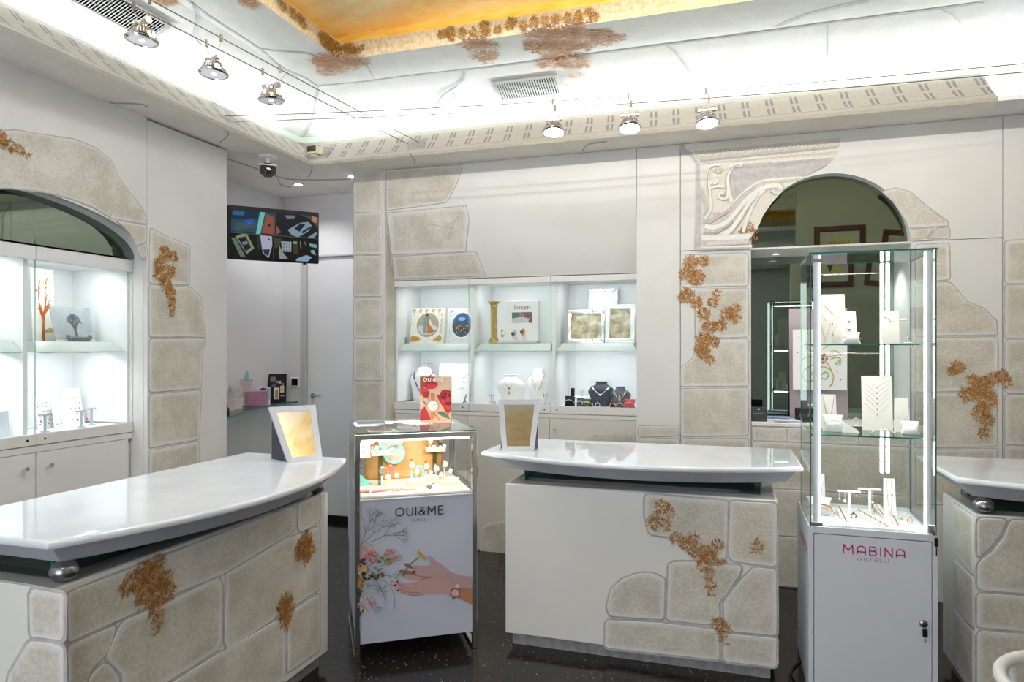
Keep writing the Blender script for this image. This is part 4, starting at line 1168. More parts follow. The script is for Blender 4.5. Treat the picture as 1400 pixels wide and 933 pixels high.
# right counter, mostly outside the frame
ct3, body3 = counter('white marble counter at the right edge, body painted with large stones, ball under its corner', Matrix.Translation((.975, 3.60, 0)), 1.70, .70, (.06, 1.64, -.054, .44), [(.105, -.012)])
pf3 = lambda x, y: at_y(x, y, 3.546)
for q in ([(1336, 708), (1377, 710), (1368, 732), (1352, 752), (1336, 765)], [(1381, 711), (1480, 716), (1480, 818), (1400, 812), (1336, 807), (1336, 771), (1356, 755), (1372, 735)],
          [(1336, 811), (1400, 815), (1480, 822), (1480, 872), (1336, 858)], [(1336, 862), (1400, 867), (1480, 877), (1480, 965), (1336, 950)]):
    stone(body3, [pf3(*p) for p in q], NB, joint=.008)
ps3 = lambda x, y: at_x(x, y, 1.035)
for z0, z1 in ((.085, .36), (.37, .60), (.61, .875)):
    stone(body3, [(1.035, 3.56, z0), (1.035, 3.86, z0 + .02), (1.035, 3.86, z1), (1.035, 3.56, z1)], (-1, 0, 0))

# ================================================================== WATCH SHOWCASE (chrome framed glass cube)
SC = thing('showcase', 'chrome-framed glass watch showcase with a floral poster panel, between two counters', 'showcase', (-1.85, 3.13, 0), math.radians(34))
SM = WM(SC); SW = .65
def sc_obj(name, bm, mats, parent=None, **k): return obj(name, bm, mats, parent or SC, local=True, **k)
def sp(x, y, z): return SM @ Vector((x, y, z))
tk = .028
for x, y in ((0, 0), (SW - tk, 0), (0, SW - tk), (SW - tk, SW - tk)):
    sc_obj('leg', box(B(), x, x + tk, y, y + tk, 0, 1.18, .003), M_chrome)
for a in ((tk, SW - tk, 0, tk), (tk, SW - tk, SW - tk, SW), (0, tk, tk, SW - tk), (SW - tk, SW, tk, SW - tk)):
    sc_obj('top_rail', box(B(), *a, 1.18 - tk, 1.18, .002), M_chrome)
sc_obj('runner', box(B(), SW - tk, SW, tk, SW - tk, 0.0, .02, .002), M_chrome); sc_obj('runner', box(B(), 0, tk, tk, SW - tk, 0.0, .02, .002), M_chrome)
sc_obj('base_box', box(B(), .012, SW - .012, .012, SW - .012, .09, .84, .002), noisy('poster_ground', (.47, .49, .60), (.51, .53, .64), 2, .4))
sc_obj('tray', box(B(), .03, SW - .03, .03, SW - .03, .842, .858, .004), cm(238, 226, 208, .4))
bm = B()
pane(bm, (tk, .010, .842), (SW - tk, .010, .842), (SW - tk, .010, 1.152), (tk, .010, 1.152), .006)
pane(bm, (.010, tk, .842), (.010, SW - tk, .842), (.010, SW - tk, 1.152), (.010, tk, 1.152), -.006)
pane(bm, (SW - .010, tk, .842), (SW - .010, SW - tk, .842), (SW - .010, SW - tk, 1.152), (SW - .010, tk, 1.152), .006)
pane(bm, (tk, SW - .01, .842), (SW - tk, SW - .01, .842), (SW - tk, SW - .01, 1.152), (tk, SW - .01, 1.152), -.006)
sc_obj('glass_side', bm, [M_glass, M_glassedge])
sc_obj('glass_top', pane(B(), (.006, .006, 1.1805), (SW - .006, .006, 1.1805), (SW - .006, SW - .006, 1.1805), (.006, SW - .006, 1.1805), .006), [glass_mat('top_glass', (.93, .96, .96), 2.4), M_glassedge])
sc_obj('light_strip', box(B(), tk + .01, SW - tk - .01, tk + .002, tk + .014, 1.138, 1.151), mat('warm_led', (1, 1, 1), .5, emit=(1, .9, .75), es=4))
area('showcase_light', sp(SW / 2, .06, 1.13), sp(SW / 2, .35, .86), .5, .02, 3.8, (1, .92, .82)).rotation_euler.z = math.radians(34)
NS = SM.to_3x3() @ Vector((0, -1, 0)); S0 = sp(0, .0112, 0)
ps = lambda x, y: at_plane(x, y, S0, NS)
P = Paint(ps, NS, .0006, .0002)
q4 = lambda *pts: [(480 + x / 7.778, 740 + y / 7.778) for x, y in pts]
skin_b = cm(178, 148, 152); skin_f = cm(188, 150, 148); skin_d = cm(140, 96, 84); red = cm(150, 18, 30); skin_arm = cm(172, 118, 92)
P.poly(q4((1322, 380), (1322, 700), (1250, 665), (1120, 600), (1060, 585), (1060, 500), (1000, 330), (1040, 325), (1120, 350), (1200, 372)), skin_b)
P.poly(q4((1322, 520), (1322, 700), (1150, 610), (1120, 590), (1130, 500), (1230, 500)), skin_arm)
# rear hand
P.poly(q4((800, 150), (850, 165), (900, 210), (960, 245), (1060, 330), (1130, 420), (1060, 520), (860, 440), (800, 395), (690, 370), (640, 290), (640, 262), (700, 262), (800, 265), (850, 245)), skin_b)
P.poly(q4((640, 262), (760, 262), (860, 290), (860, 385), (760, 375), (690, 362), (640, 345), (650, 320), (690, 315), (640, 300), (600, 280), (562, 250), (575, 235), (620, 245)), skin_b)
P.poly(q4((562, 240), (600, 238), (640, 262), (660, 300), (630, 290), (585, 275)), skin_d)
P.poly(q4((510, 320), (530, 305), (640, 320), (690, 345), (690, 362), (600, 350), (530, 342)), skin_d)
P.poly(q4((560, 352), (640, 358), (760, 372), (800, 390), (740, 408), (650, 418), (590, 400), (558, 375)), skin_f)
# front hand
P.poly(q4((490, 425), (520, 435), (600, 450), (700, 430), (800, 395), (900, 380), (1000, 400), (1080, 470), (1150, 520), (1120, 590), (1060, 580), (1000, 555), (900, 560), (780, 565), (700, 580), (620, 570), (540, 545), (495, 520), (520, 505), (470, 480), (455, 460), (490, 455)), skin_f)
for a in ([(500, 450), (560, 490), (620, 505), (700, 490)], [(500, 500), (560, 525), (630, 545), (740, 545)], [(500, 350), (620, 352), (740, 375), (860, 385)], [(530, 540), (600, 565), (680, 578), (780, 565)], [(700, 262), (660, 300)], [(860, 385), (800, 395), (740, 412)]):
    P.ribbon([tuple(p) for p in spline(q4(*a), 5)], .8, skin_d)
for x, y, rx, ry in ((492, 433, 9, 14), (463, 470, 12, 14), (497, 522, 12, 9), (665, 326, 22, 13), (572, 243, 10, 8), (518, 322, 8, 8)): P.disc(480 + x / 7.778, 740 + y / 7.778, rx / 7.778, red, ry / 7.778)
P.ribbon([tuple(p) for p in spline(q4((548, 380), (560, 330), (610, 270), (660, 215), (715, 178)), 6)], 1.8, cm(96, 130, 60))
P.poly(q4((700, 100), (725, 100), (750, 140), (795, 185), (803, 212), (780, 200), (735, 178), (710, 160)), cm(196, 160, 84))
for i in range(7): P.ribbon(q4((708 + i * 12, 108 + i * 13), (722 + i * 12, 102 + i * 12)), .6, cm(120, 96, 60))
P.ribbon(q4((1140, 460), (1110, 510), (1090, 545)), 4.6, cm(216, 190, 188))
P.disc(480 + 1102 / 7.778, 740 + 545 / 7.778, 6.4, cm(120, 40, 40)); P.disc(480 + 1105 / 7.778, 740 + 548 / 7.778, 5.2, cm(212, 170, 172)); P.ribbon(q4((1105, 560), (1118, 530)), .5, red)
P.ribbon(q4((1085, 590), (1088, 612)), 3.6, cm(150, 90, 90))
# bouquet
def clip(x): return max(489, x)
rb = random.Random(3)
for (cx, cy, R, c1, c2, n) in ((500, 754, 11, (206, 130, 120), (228, 160, 146), 50), (508, 762, 9, (214, 130, 110), (186, 96, 84), 40), (533, 759, 9, (216, 150, 140), (190, 110, 100), 40), (494, 777, 9, (206, 150, 70), (224, 180, 110), 36),
                               (493, 796, 8, (196, 140, 40), (150, 100, 40), 34), (500, 826, 11, (226, 206, 200), (216, 160, 160), 40), (516, 783, 9, (96, 110, 50), (60, 70, 36), 34), (525, 765, 8, (70, 84, 50), (130, 140, 70), 20),
                               (496, 767, 6, (30, 30, 30), (60, 56, 40), 16), (500, 787, 7, (40, 40, 32), (24, 24, 24), 14), (491, 808, 6, (30, 34, 30), (60, 70, 50), 14), (490, 836, 7, (30, 90, 36), (24, 60, 30), 12), (512, 775, 14, (190, 196, 190), (80, 90, 70), 60), (505, 800, 14, (170, 176, 178), (90, 96, 90), 50)):
    for _ in range(n):
        a = rb.uniform(0, 6.28); q = math.sqrt(rb.random()) * R; x, y = clip(cx + q * math.cos(a)), cy + q * math.sin(a); r_ = rb.uniform(.7, 2.0) if n < 60 and R < 13 else rb.uniform(.4, .9)
        P.h -= P.th * .8
        P.disc(max(x, 488.6 + r_), y, r_, cm(*rb.choice((c1, c2))), n=6)
def twig(x, y, a, l, d):
    if d == 0 or x < 488.5:
        P.disc(max(x, 489), y, .7, cm(150, 158, 150), n=5); P.h -= P.th; return
    x2, y2 = x + math.cos(a) * l, y - math.sin(a) * l
    P.ribbon([(max(x, 488.6), y), (max(x2, 488.6), y2)], .35 + .12 * d, cm(104, 112, 100)); P.h -= P.th
    for k in (-1, 0, 1):
        if rb.random() < .85: twig(x2, y2, a + k * .5 + rb.uniform(-.2, .2), l * .72, d - 1)
twig(492, 748, 1.25, 22, 4); twig(495, 742, .75, 20, 4); twig(506, 740, .45, 20, 4); twig(520, 772, .2, 12, 4); twig(518, 782, -.3, 12, 3); twig(503, 800, -.4, 12, 3); twig(500, 815, -.9, 12, 3)
for a in ([(500, 798), (513, 800), (524, 812), (526, 830)], [(515, 790), (530, 796), (538, 812), (539, 832)], [(506, 790), (518, 798), (523, 808)]):
    P.ribbon([tuple(p) for p in spline(a, 6)], .7, cm(96, 110, 96))
ink = mat('print_ink', (.01, .01, .012), .5)
write(P, 'OUI&ME', (539.5, 705), (604.5, 701.5), 11.2, 1.55, ink, .24)
write(P, 'FRANCE', (561.5, 712.3), (581, 711.2), 3.8, .42, cm(110, 112, 124), .22)
P.done('poster', SC, label='printed panel with black OUI&ME lettering, bouquet and two hands')

# ================================================================== GLASS TOWER
TW = thing('glass_tower', 'tall glass jewellery tower on a white cupboard base with magenta lettering', 'showcase', (.345, 3.50, 0))
def tw(name, bm, mats, parent=None, **k): return obj(name, bm, mats, parent or TW, **k)
TX0, TX1, TY0, TY1, TB, TT = .345, .878, 3.50, 4.055, .793, 2.07
bm = B(); box(bm, TX0, TX0 + .022, TY0, TY1, .0, TB, .001); box(bm, TX1 - .022, TX1, TY0, TY1, 0, TB, .001); box(bm, TX0 + .022, TX1 - .022, TY0, TY1, TB - .03, TB, .001)
box(bm, TX0 + .022, TX1 - .022, TY1 - .02, TY1, 0, TB - .03); box(bm, TX0 + .022, TX1 - .022, TY0, TY1 - .02, 0, .04)
M_tower = noisy('tower_laminate', (.62, .65, .72), (.65, .68, .75), 2, .4)
tw('carcass', bm, M_tower)
d = tw('door', box(B(), TX0 + .025, TX1 - .025, TY0 - .001, TY0 + .018, .043, TB - .034, .001), M_tower)
def lockkey(p, parent):
    p = Vector(p)
    bm = B(); lathe(bm, [(.017, 0), (.017, .006), (.012, .009), (0, .009)], p, 16, M=Matrix.Rotation(PI / 2, 4, 'X'))
    k = obj('lock', bm, M_dsteel, parent, smooth=True)
    bm = B(); box(bm, p.x - .002, p.x + .002, p.y - .030, p.y - .008, p.z - .009, p.z + .009, .001); box(bm, p.x - .009, p.x + .011, p.y - .026, p.y - .021, p.z - .052, p.z - .016, .004)
    obj('key', bm, M_black, k)
    bm = B(); box(bm, p.x - .001, p.x + .002, p.y - .025, p.y - .022, p.z - .078, p.z - .050); box(bm, p.x + .002, p.x + .005, p.y - .025, p.y - .022, p.z - .074, p.z - .066); obj('key_blade', bm, M_steel, k)
lockkey(at_y(1262.5, 853, 3.497), d)
P = Paint(lambda x, y: at_y(x, y, TY0 - .0012), NB, .0004, .0001)
mag = cm(176, 20, 120)
write(P, 'MaBINa', (1152.2, 756.5), (1237.5, 764), 11.8, 1.75, mag, .26)
write(P, 'GIOIELLI', (1172, 767.5), (1215, 769.3), 4.6, .7, cm(170, 60, 130), .30)
P.done('lettering', d, label='magenta MABINA GIOIELLI lettering')
# the same print on the left side, seen edge-on
P = Paint(lambda x, y: Vector((TX0 - .0002, 4.02 - x, y)), (-1, 0, 0), .0004, .0001)
def write3(s, a, b, z, h, wd, m):
    tot = sum(GL[c][0] for c in s) + .26 * (len(s) - 1); x = a; k = (b - a) / tot
    for c in s:
        for sk in GL[c][1]:
            P.ribbon([(x + u * k, z + v * h) for u, v in (sk[:-1] if c == 'O' else sk)], wd, m, c == 'O'); P.h -= P.th
        x += (GL[c][0] + .26) * k
write3('MaBINa', .13, .43, .64, .05, .008, cm(196, 60, 60)); write3('GIOIELLI', .20, .36, .60, .018, .003, cm(196, 60, 60))
P.done('lettering', TW, label='red lettering on the side panel')
# glass
gx0, gx1, gy0, gy1 = TX0 + .006, TX1 - .004, TY0 + .004, TY1 - .10
tg = [M_glass, M_glassedge]
tw('glass_panel', pane(B(), (gx0, gy0, TB), (gx0, gy1, TB), (gx0, gy1, TT), (gx0, gy0, TT), .006), tg)
tw('glass_panel', pane(B(), (gx1, gy0, TB), (gx1, gy1, TB), (gx1, gy1, TT), (gx1, gy0, TT), -.006), tg)
tw('glass_panel', pane(B(), (gx0 + .007, gy1, TB), (gx1 - .007, gy1, TB), (gx1 - .007, gy1, TT), (gx0 + .007, gy1, TT), .006), tg)
gd = tw('glass_door', pane(B(), (gx0 + .008, gy0 + .002, TB + .004), (gx1 - .008, gy0 + .002, TB + .004), (gx1 - .008, gy0 + .002, TT - .004), (gx0 + .008, gy0 + .002, TT - .004), .005), tg)
tw('glass_top', pane(B(), (gx0 - .004, gy0 - .004, TT), (gx1 + .004, gy0 - .004, TT), (gx1 + .004, gy1 + .008, TT), (gx0 - .004, gy1 + .008, TT), .008), [M_glassg, M_glassedge])
for z in (1.65, 1.222):
    s = tw('glass_shelf', pane(B(), (gx0 + .012, gy0 + .03, z), (gx1 - .012, gy0 + .03, z), (gx1 - .012, gy1 - .006, z), (gx0 + .012, gy1 - .006, z), -.007), [M_glassg, M_glassedge])
    for x, y in ((gx0 + .010, gy0 + .05), (gx1 - .014, gy0 + .05), (gx0 + .010, gy1 - .05), (gx1 - .014, gy1 - .05)):
        tw('shelf_stud', lathe(B(), [(.009, -.016), (.009, -.008)], (x, y, z), 10), M_chrome, s)
for x, y in ((gx0 + .018, gy0 + .010), (gx1 - .018, gy0 + .010), (.735, gy1 - .02), (.762, gy1 - .02)):
    zb = TB + .002 if y < 3.7 else .99; lw = .003 if y < 3.7 else .0075
    if y < 3.7: x += .026 if x < .5 else -.026
    tw('led_bar', box(B(), x - lw, x + lw, y - .005, y + .006, zb, TT - .006, .002), M_led)
for x in (gx0 + .030, gx1 - .030): tw('post', box(B(), x - .012, x + .012, gy0 + .010, gy0 + .03, TB + .002, TT - .002, .002), mat('anodised_post', (.62, .66, .74), .35, .3))
tw('deck', box(B(), TX0 + .03, TX1 - .03, TY0 + .03, TY1 - .12, TB + .001, TB + .006), M_white)
for z in (TB + .012, TT - .03):
    tw('hinge', box(B(), gx0 + .006, gx0 + .055, gy0 - .006, gy0 + .001, z - .009, z + .009, .002), M_dsteel, gd)
lk = tw('door_lock', box(B(), gx1 - .035, gx1 - .004, gy0 - .008, gy0 + .001, TB + .004, TB + .045, .004), M_chrome, gd)
bm = B(); box(bm, gx1 - .020, gx1 - .016, gy0 - .032, gy0 - .008, TB + .004, TB + .026, .001); box(bm, gx1 - .016, gx1 - .0, gy0 - .03, gy0 - .024, TB - .045, TB - .006, .003); box(bm, gx1 - .010, gx1 - .006, gy0 - .03, gy0 - .026, TB - .085, TB - .045)
tw('key', bm, M_black, gd)
area('tower_light', (.61, 3.60, 2.05), (.61, 3.72, 1.0), .4, .03, 2.5)
area('tower_light', (.61, 3.56, 1.60), (.61, 3.74, .8), .4, .02, 1.4)
area('tower_light', (.61, 3.56, 1.19), (.61, 3.72, .8), .4, .02, 1.6)

# ================================================================== SMALL DISPLAY PIECES
def interp(secs, z):
    for a, b in zip(secs, secs[1:]):
        if a[0] <= z <= b[0]:
            s = (z - a[0]) / max(1e-6, b[0] - a[0]); return [a[i] + (b[i] - a[i]) * s for i in range(5)]
    return secs[-1] if z > secs[-1][0] else secs[0]
def bust(name, label, loc, wd, h, m, rz=0, kind='open', lean=0):
    t = thing(name, label, 'jewellery bust', loc, rz)
    if kind == 'open':   # broad shoulders, short cut neck
        S = [(0, .30), (.06, .31), (.25, .36), (.45, .45), (.60, .50), (.68, .49), (.78, .40), (.86, .28), (.92, .215), (.97, .20), (1, .225)]
    else:                # slender plinth form
        S = [(0, .36), (.2, .38), (.45, .44), (.6, .5), (.72, .46), (.80, .32), (.87, .25), (.94, .25), (.98, .2), (1, .12)]
    secs = [(z * h, s * wd, min(s * wd * .5, .05), 0, .012 * z + lean * z) for z, s in S]
    obj('bust_form', loft(B(), secs, 28), m, t, local=True, smooth='all')
    if kind == 'open':
        obj('neck_rim', lathe(B(), [(.0, 0), (.98, 0), (1.06, .04), (1.0, .1), (0, .1)], (0, 0, 0), 24, M=Matrix.Translation((0, secs[-1][4], h - .004)) @ Matrix.Diagonal((secs[-1][1], secs[-1][2], .09, 1))), m, t, local=True, smooth=True)
    return t, secs
def necklace(label, bt, secs, zt, zb, xw, r, m, pend=None, name='necklace', beads=None, vshape=1.6):
    t = thing(name, label, 'necklace', bt.location, bt.rotation_euler.z)
    pts = []
    for i in range(25):
        u = -1 + 2 * i / 24; x = xw * u; z = zb + (zt - zb) * abs(u) ** vshape
        _, hx, hy, cx, cy = interp(secs, z); q = max(0, 1 - (x / hx) ** 2)
        pts.append((x, cy - hy * math.sqrt(q) - r * 1.1, z))
    if beads:
        for mi in range(len(beads)):
            bm = B()
            for i in range(mi, 24, len(beads)): tube(bm, [pts[i], pts[i + 1]], [r * 1.2, r * 1.2], 6)
            obj('beads', bm, beads[mi], t, local=True)
    else: obj('chain', tube(B(), pts, r, 6), m, t, local=True)
    if pend: 
        bm = B(); p = Vector(pts[12])
        for dz, rr in pend[1]: bmesh.ops.create_uvsphere(bm, u_segments=10, v_segments=6, radius=rr, matrix=Matrix.Translation(p + Vector((0, -rr * .5, -dz))))
        obj('pendant', bm, pend[0], t, local=True)
    return t
def leanboard(name, label, cat, px, Y, zf, m=M_white, tilt=.16, th=.004, n=(0, -1, 0), foot=True, taper=0):
    """card seen between px=(x0,x1,ytop) standing on height zf at depth Y, leaning back"""
    x0, x1, yt = px
    a = at_y(x0, 470, Y); b = at_y(x1, 470, Y)
    wd = (b.x - a.x); top = at_y((x0 + x1) / 2, yt, Y).z; h = max(.02, (top - zf))
    t = thing(name, label, cat, ((a.x + b.x) / 2, Y, zf))
    L = h / math.cos(tilt); k = wd / 2
    bm = B(); vs = [(-k, 0, 0), (k, 0, 0), (k - taper, L * math.sin(tilt), h), (-k + taper, L * math.sin(tilt), h)]
    prism(bm, vs, (0, th, 0)); obj('card', bm, m, t, local=True)
    if foot:
        bm = B(); prism(bm, [(-.003, .004 , 0), (-.003, L * math.sin(tilt) + .03, 0), (-.003, L * math.sin(tilt) * .8 + .004, h * .8)], (.006, 0, 0)); obj('strut', bm, m, t, local=True)
    def P_(u, v, o=.001): return Vector((k * u * (1 - (taper / k) * v if k else 1), L * math.sin(tilt) * v - o, h * v))
    return t, P_
def vchains(t, P_, rows, m, r=.0009, pend=None, w0=.8):
    for i, (vt, vb) in enumerate(rows):
        pts = [P_(-w0 * (1 - s), vt + (vb - vt) * s, .002) for s in (0, .25, .5, .75, 1)] + [P_(w0 * s, vt + (vb - vt) * (1 - s), .002) for s in (.25, .5, .75, 1)]
        c = obj('chain', tube(B(), pts, r, 5), m, t, local=True)
        if pend:
            bm = B(); bmesh.ops.create_uvsphere(bm, u_segments=8, v_segments=5, radius=pend[1], matrix=Matrix.Translation(P_(0, vb - .015, .003))); obj('pendant', bm, pend[0], c, local=True)
def tstand(label, loc, wd, h, m=M_white, drops=(), rz=0, name='earring_stand'):
    t = thing(name, label, 'earring stand', loc, rz)
    bm = B(); box(bm, -wd * .22, wd * .22, -.018, .018, 0, .006, .002); box(bm, -.006, .006, -.004, .004, .006, h - .008); obj('stem', bm, m, t, local=True)
    obj('crossbar', box(B(), -wd / 2, wd / 2, -.006, .006, h - .010, h, .002), m, t, local=True)
    for (x, l, dm, r) in drops:
        bm = B(); tube(bm, [(x, -.007, h - .008), (x, -.009, h - .012 - l)], .0009, 5)
        bmesh.ops.create_uvsphere(bm, u_segments=8, v_segments=6, radius=r, matrix=Matrix.Translation((x, -.009, h - .012 - l)))
        obj('earring', bm, dm, t, local=True)
    return t
def pillow(label, loc, wd, h, m, band=None, name='bracelet_cushion', rz=0, cat='cushion', d=.05):
    t = thing(name, label, cat, loc, rz)
    bm = B(); n = 16
    rows = []
    for i in range(n + 1):
        v = i / n; z = h * v; bulge = math.sin(PI * v)
        hx = wd / 2 * (1 - .18 * bulge); hy = d / 2 * (.25 + .75 * bulge)
        rows.append((z, hx, hy, 0, .02 * v))
    rings = []
    for (z, hx, hy, cx, cy) in rows:
        rings.append([bm.verts.new((cx + hx * (abs(math.cos(a)) ** .5) * (1 if math.cos(a) > 0 else -1), cy + hy * (abs(math.sin(a)) ** .9) * (1 if math.sin(a) > 0 else -1), z)) for a in [2 * PI * k / 20 + .01 for k in range(20)]])
    for i in range(n):
        for k in range(20): bm.faces.new((rings[i][k], rings[i][(k + 1) % 20], rings[i + 1][(k + 1) % 20], rings[i + 1][k]))
    bm.faces.new(rings[0]); bm.faces.new(rings[-1])
    obj('padding', bm, m, t, local=True, smooth='all')
    if band:
        bm = B(); pts = [(wd * .46 * math.cos(a), -d * .42 - .006 * math.sin(a) + .006, h * .35 + h * .35 * math.sin(a)) for a in [PI * k / 14 for k in range(15)]]
        tube(bm, pts, band[1], 6); obj('bracelet', bm, band[0], t, local=True)
    return t
def ring_box(label, loc, m=M_silver, r=.012, base=M_white, cat='ring', rz=0):
    t = thing('ring', label, cat, loc, rz)
    bm = B(); tube(bm, [(r * math.cos(a), 0, r + .004 + r * math.sin(a)) for a in [2 * PI * k / 16 for k in range(16)]], .0022, 6, closed=True); obj('band', bm, m, t, local=True)
    bm = B(); bmesh.ops.create_uvsphere(bm, u_segments=8, v_segments=5, radius=.005, matrix=Matrix.Translation((0, 0, 2 * r + .007))); obj('stone', bm, m, t, local=True)
    obj('holder', box(B(), -.016, .016, -.010, .010, 0, .006, .002), base, t, local=True)
    return t
def pz(px, py, Y): return at_y(px, py, Y)

# ---- back cabinet, upper shelves (top at 1.668) and floor (1.167)
US, LS = 1.6685, 1.168
GA = 'photo plates on the left upper shelf'
def plate(label, x0, x1, yt, Y, pic):
    t, P_ = leanboard('photo_plate', label, 'photo frame', (x0, x1, yt), Y, US, noisy('cream_plate', (.78, .74, .62), (.88, .86, .80), 40, .4) if pic == 0 else noisy('silver_plate', (.66, .67, .66), (.84, .85, .85), 60, .35), tilt=.18, th=.008)
    cx = (x0 + x1) / 2; M_ = WM(t)
    def pj(u, v): return M_ @ P_(u, v, 0)
    P = Paint(pj, (0, -1, .2), .0012, .0003)
    e = lambda cx_, cy__, rx, ry, n=28: [(cx_ + rx * math.cos(2 * PI * i / n), cy__ + ry * math.sin(2 * PI * i / n)) for i in range(n)]
    P.poly(e(0, .52, .74, .39), M_white)
    if pic == 0:
        P.poly(e(0, .52, .66, .345), cm(168, 160, 142)); P.poly([(-.6, .40), (-.3, .25), (.3, .25), (.6, .42), (.5, .50), (-.5, .50)], cm(214, 208, 200))
        P.poly([(-.22, .74), (-.05, .78), (-.02, .55), (-.08, .28), (-.2, .28), (-.25, .5)], cm(120, 150, 160)); P.poly([(-.02, .76), (.12, .72), (.16, .5), (.5, .36), (.2, .28), (-.02, .28)], cm(190, 110, 60))
        P.poly(e(-.06, .80, .06, .04, 10), cm(60, 40, 32)); P.poly([(.10, .70), (.5, .38), (.42, .35), (.06, .56)], cm(226, 212, 196))
        for k in range(5): P.ribbon([(-.85 + k * .38 + .09 * math.cos(a), .92 + .035 * math.sin(a)) for a in [2 * PI * j / 9 for j in range(8)]], .03, M_goldpaint)
        P.poly([(-.95, .06), (-.6, .06), (-.35, .10), (-.5, .18), (-.8, .22), (-.95, .2)], cm(196, 140, 60)); P.poly([(.35, .08), (.85, .06), (.9, .16), (.75, .24), (.6, .18)], cm(190, 150, 90))
        for k in range(4): P.ribbon([(.85, .3 + k * .15), (.78, .36 + k * .15), (.88, .40 + k * .15)], .03, M_goldpaint)
    else:
        P.poly(e(0, .52, .66, .345), cm(56, 92, 150)); P.poly([(-.62, .52), (-.3, .62), (0, .52), (.3, .60), (.62, .52), (.5, .32), (0, .22), (-.5, .32)], cm(64, 78, 70))
        for k in range(26): P.poly(e(random.uniform(-.48, .48), random.uniform(.30, .52), .05, .022, 6), random.choice([cm(214, 208, 190), cm(180, 60, 50), cm(160, 150, 120), cm(60, 70, 60)]))
        P.poly(e(0, .68, .25, .05), cm(150, 180, 210))
        for k in range(5): P.ribbon([(-.85 + .05 * k, .86 + .01 * k), (-.78 + .05 * k, .93)], .02, cm(110, 110, 110))
    P.done('picture', t)
    return t
plate('cream plate with a couple in a round photo, behind left glass door', 560, 606, 421, 5.34, 0)
plate('silver plate with a round village photo, right of the cream one', 610, 650, 421, 5.40, 1)
p = pz(552, 466, 5.36); t = thing('small_box', 'small grey box at the left end of the upper shelf', 'box', (p.x, 5.36, US)); obj('box_body', box(B(), -.024, .024, -.02, .02, 0, .045, .003), cm(150, 162, 166), t, local=True); obj('lid', box(B(), -.025, .025, -.021, .021, .045, .052, .003), cm(130, 142, 148), t, local=True)
# gilded column
p = pz(675.5, 466, 5.34); t = thing('column_ornament', 'small gilded classical column on the middle upper shelf', 'ornament', (p.x, 5.34, US))
h = pz(675, 412, 5.34).z - US
bm = B(); box(bm, -.040, .040, -.035, .035, 0, .022, .003); lathe(bm, [(.036, .022), (.036, .032), (.030, .04)], (0, 0, 0), 20); obj('base', bm, M_goldpaint, t, local=True)
bm = B(); n = 36; secs = []
for z in (.036, h - .055): secs.append([bm.verts.new(((.027 - .002 * (k % 2) * 2) * math.cos(2 * PI * k / n), (.027 - .004 * (k % 2)) * math.sin(2 * PI * k / n), z)) for k in range(n)])
for k in range(n): bm.faces.new((secs[0][k], secs[0][(k + 1) % n], secs[1][(k + 1) % n], secs[1][k]))
obj('shaft', bm, M_goldpaint, t, local=True)
bm = B(); lathe(bm, [(.026, h - .058), (.030, h - .05), (.029, h - .035), (.040, h - .016), (.036, h - .014)], (0, 0, 0), 20); box(bm, -.042, .042, -.036, .036, h - .014, h, .003); obj('capital', bm, M_goldpaint, t, local=True)
# watch advertising stand
t = thing('watch_display_stand', 'white watch advertising block reading SHEEN with a printed picture', 'display stand', (pz(714, 465, 5.33).x, 5.33, US))
x0, x1 = pz(692.5, 465, 5.33).x - t.location.x, pz(736, 465, 5.33).x - t.location.x; h = pz(714, 411.5, 5.33).z - US
obj('block', box(B(), x0, x1, 0, .05, .018, h, .002), M_white, t, local=True)
obj('base', box(B(), x0 - .06, x1 + .0, -.05, .055, 0, .018, .002), cm(206, 208, 210), t, local=True)
P = Paint(lambda x, y: at_y(x, y, 5.33), NB, .0006, .0003)
write(P, 'SHEEN', (703, 423.2), (725, 422.6), 4.6, .7, cm(30, 40, 50), .26, [1.2, .85, .85, .85, .85])
P.poly([(700, 427.5), (727.5, 427), (727.5, 441), (700, 442)], cm(150, 150, 160))
P.poly([(700, 427.5), (710.5, 427.3), (710.5, 436), (700, 438)], cm(84, 120, 126)); P.poly([(712, 427.2), (727.5, 427), (727.5, 434), (720, 436), (712, 433)], cm(120, 92, 110)); P.poly([(700, 436), (714, 433), (727, 437), (727, 441), (700, 442)], cm(206, 200, 206)); P.disc(715, 431, 2.5, cm(190, 130, 110))
P.poly([(724, 436), (727.5, 434), (727.5, 442), (722, 441)], cm(126, 90, 80))
P.done('print', t)
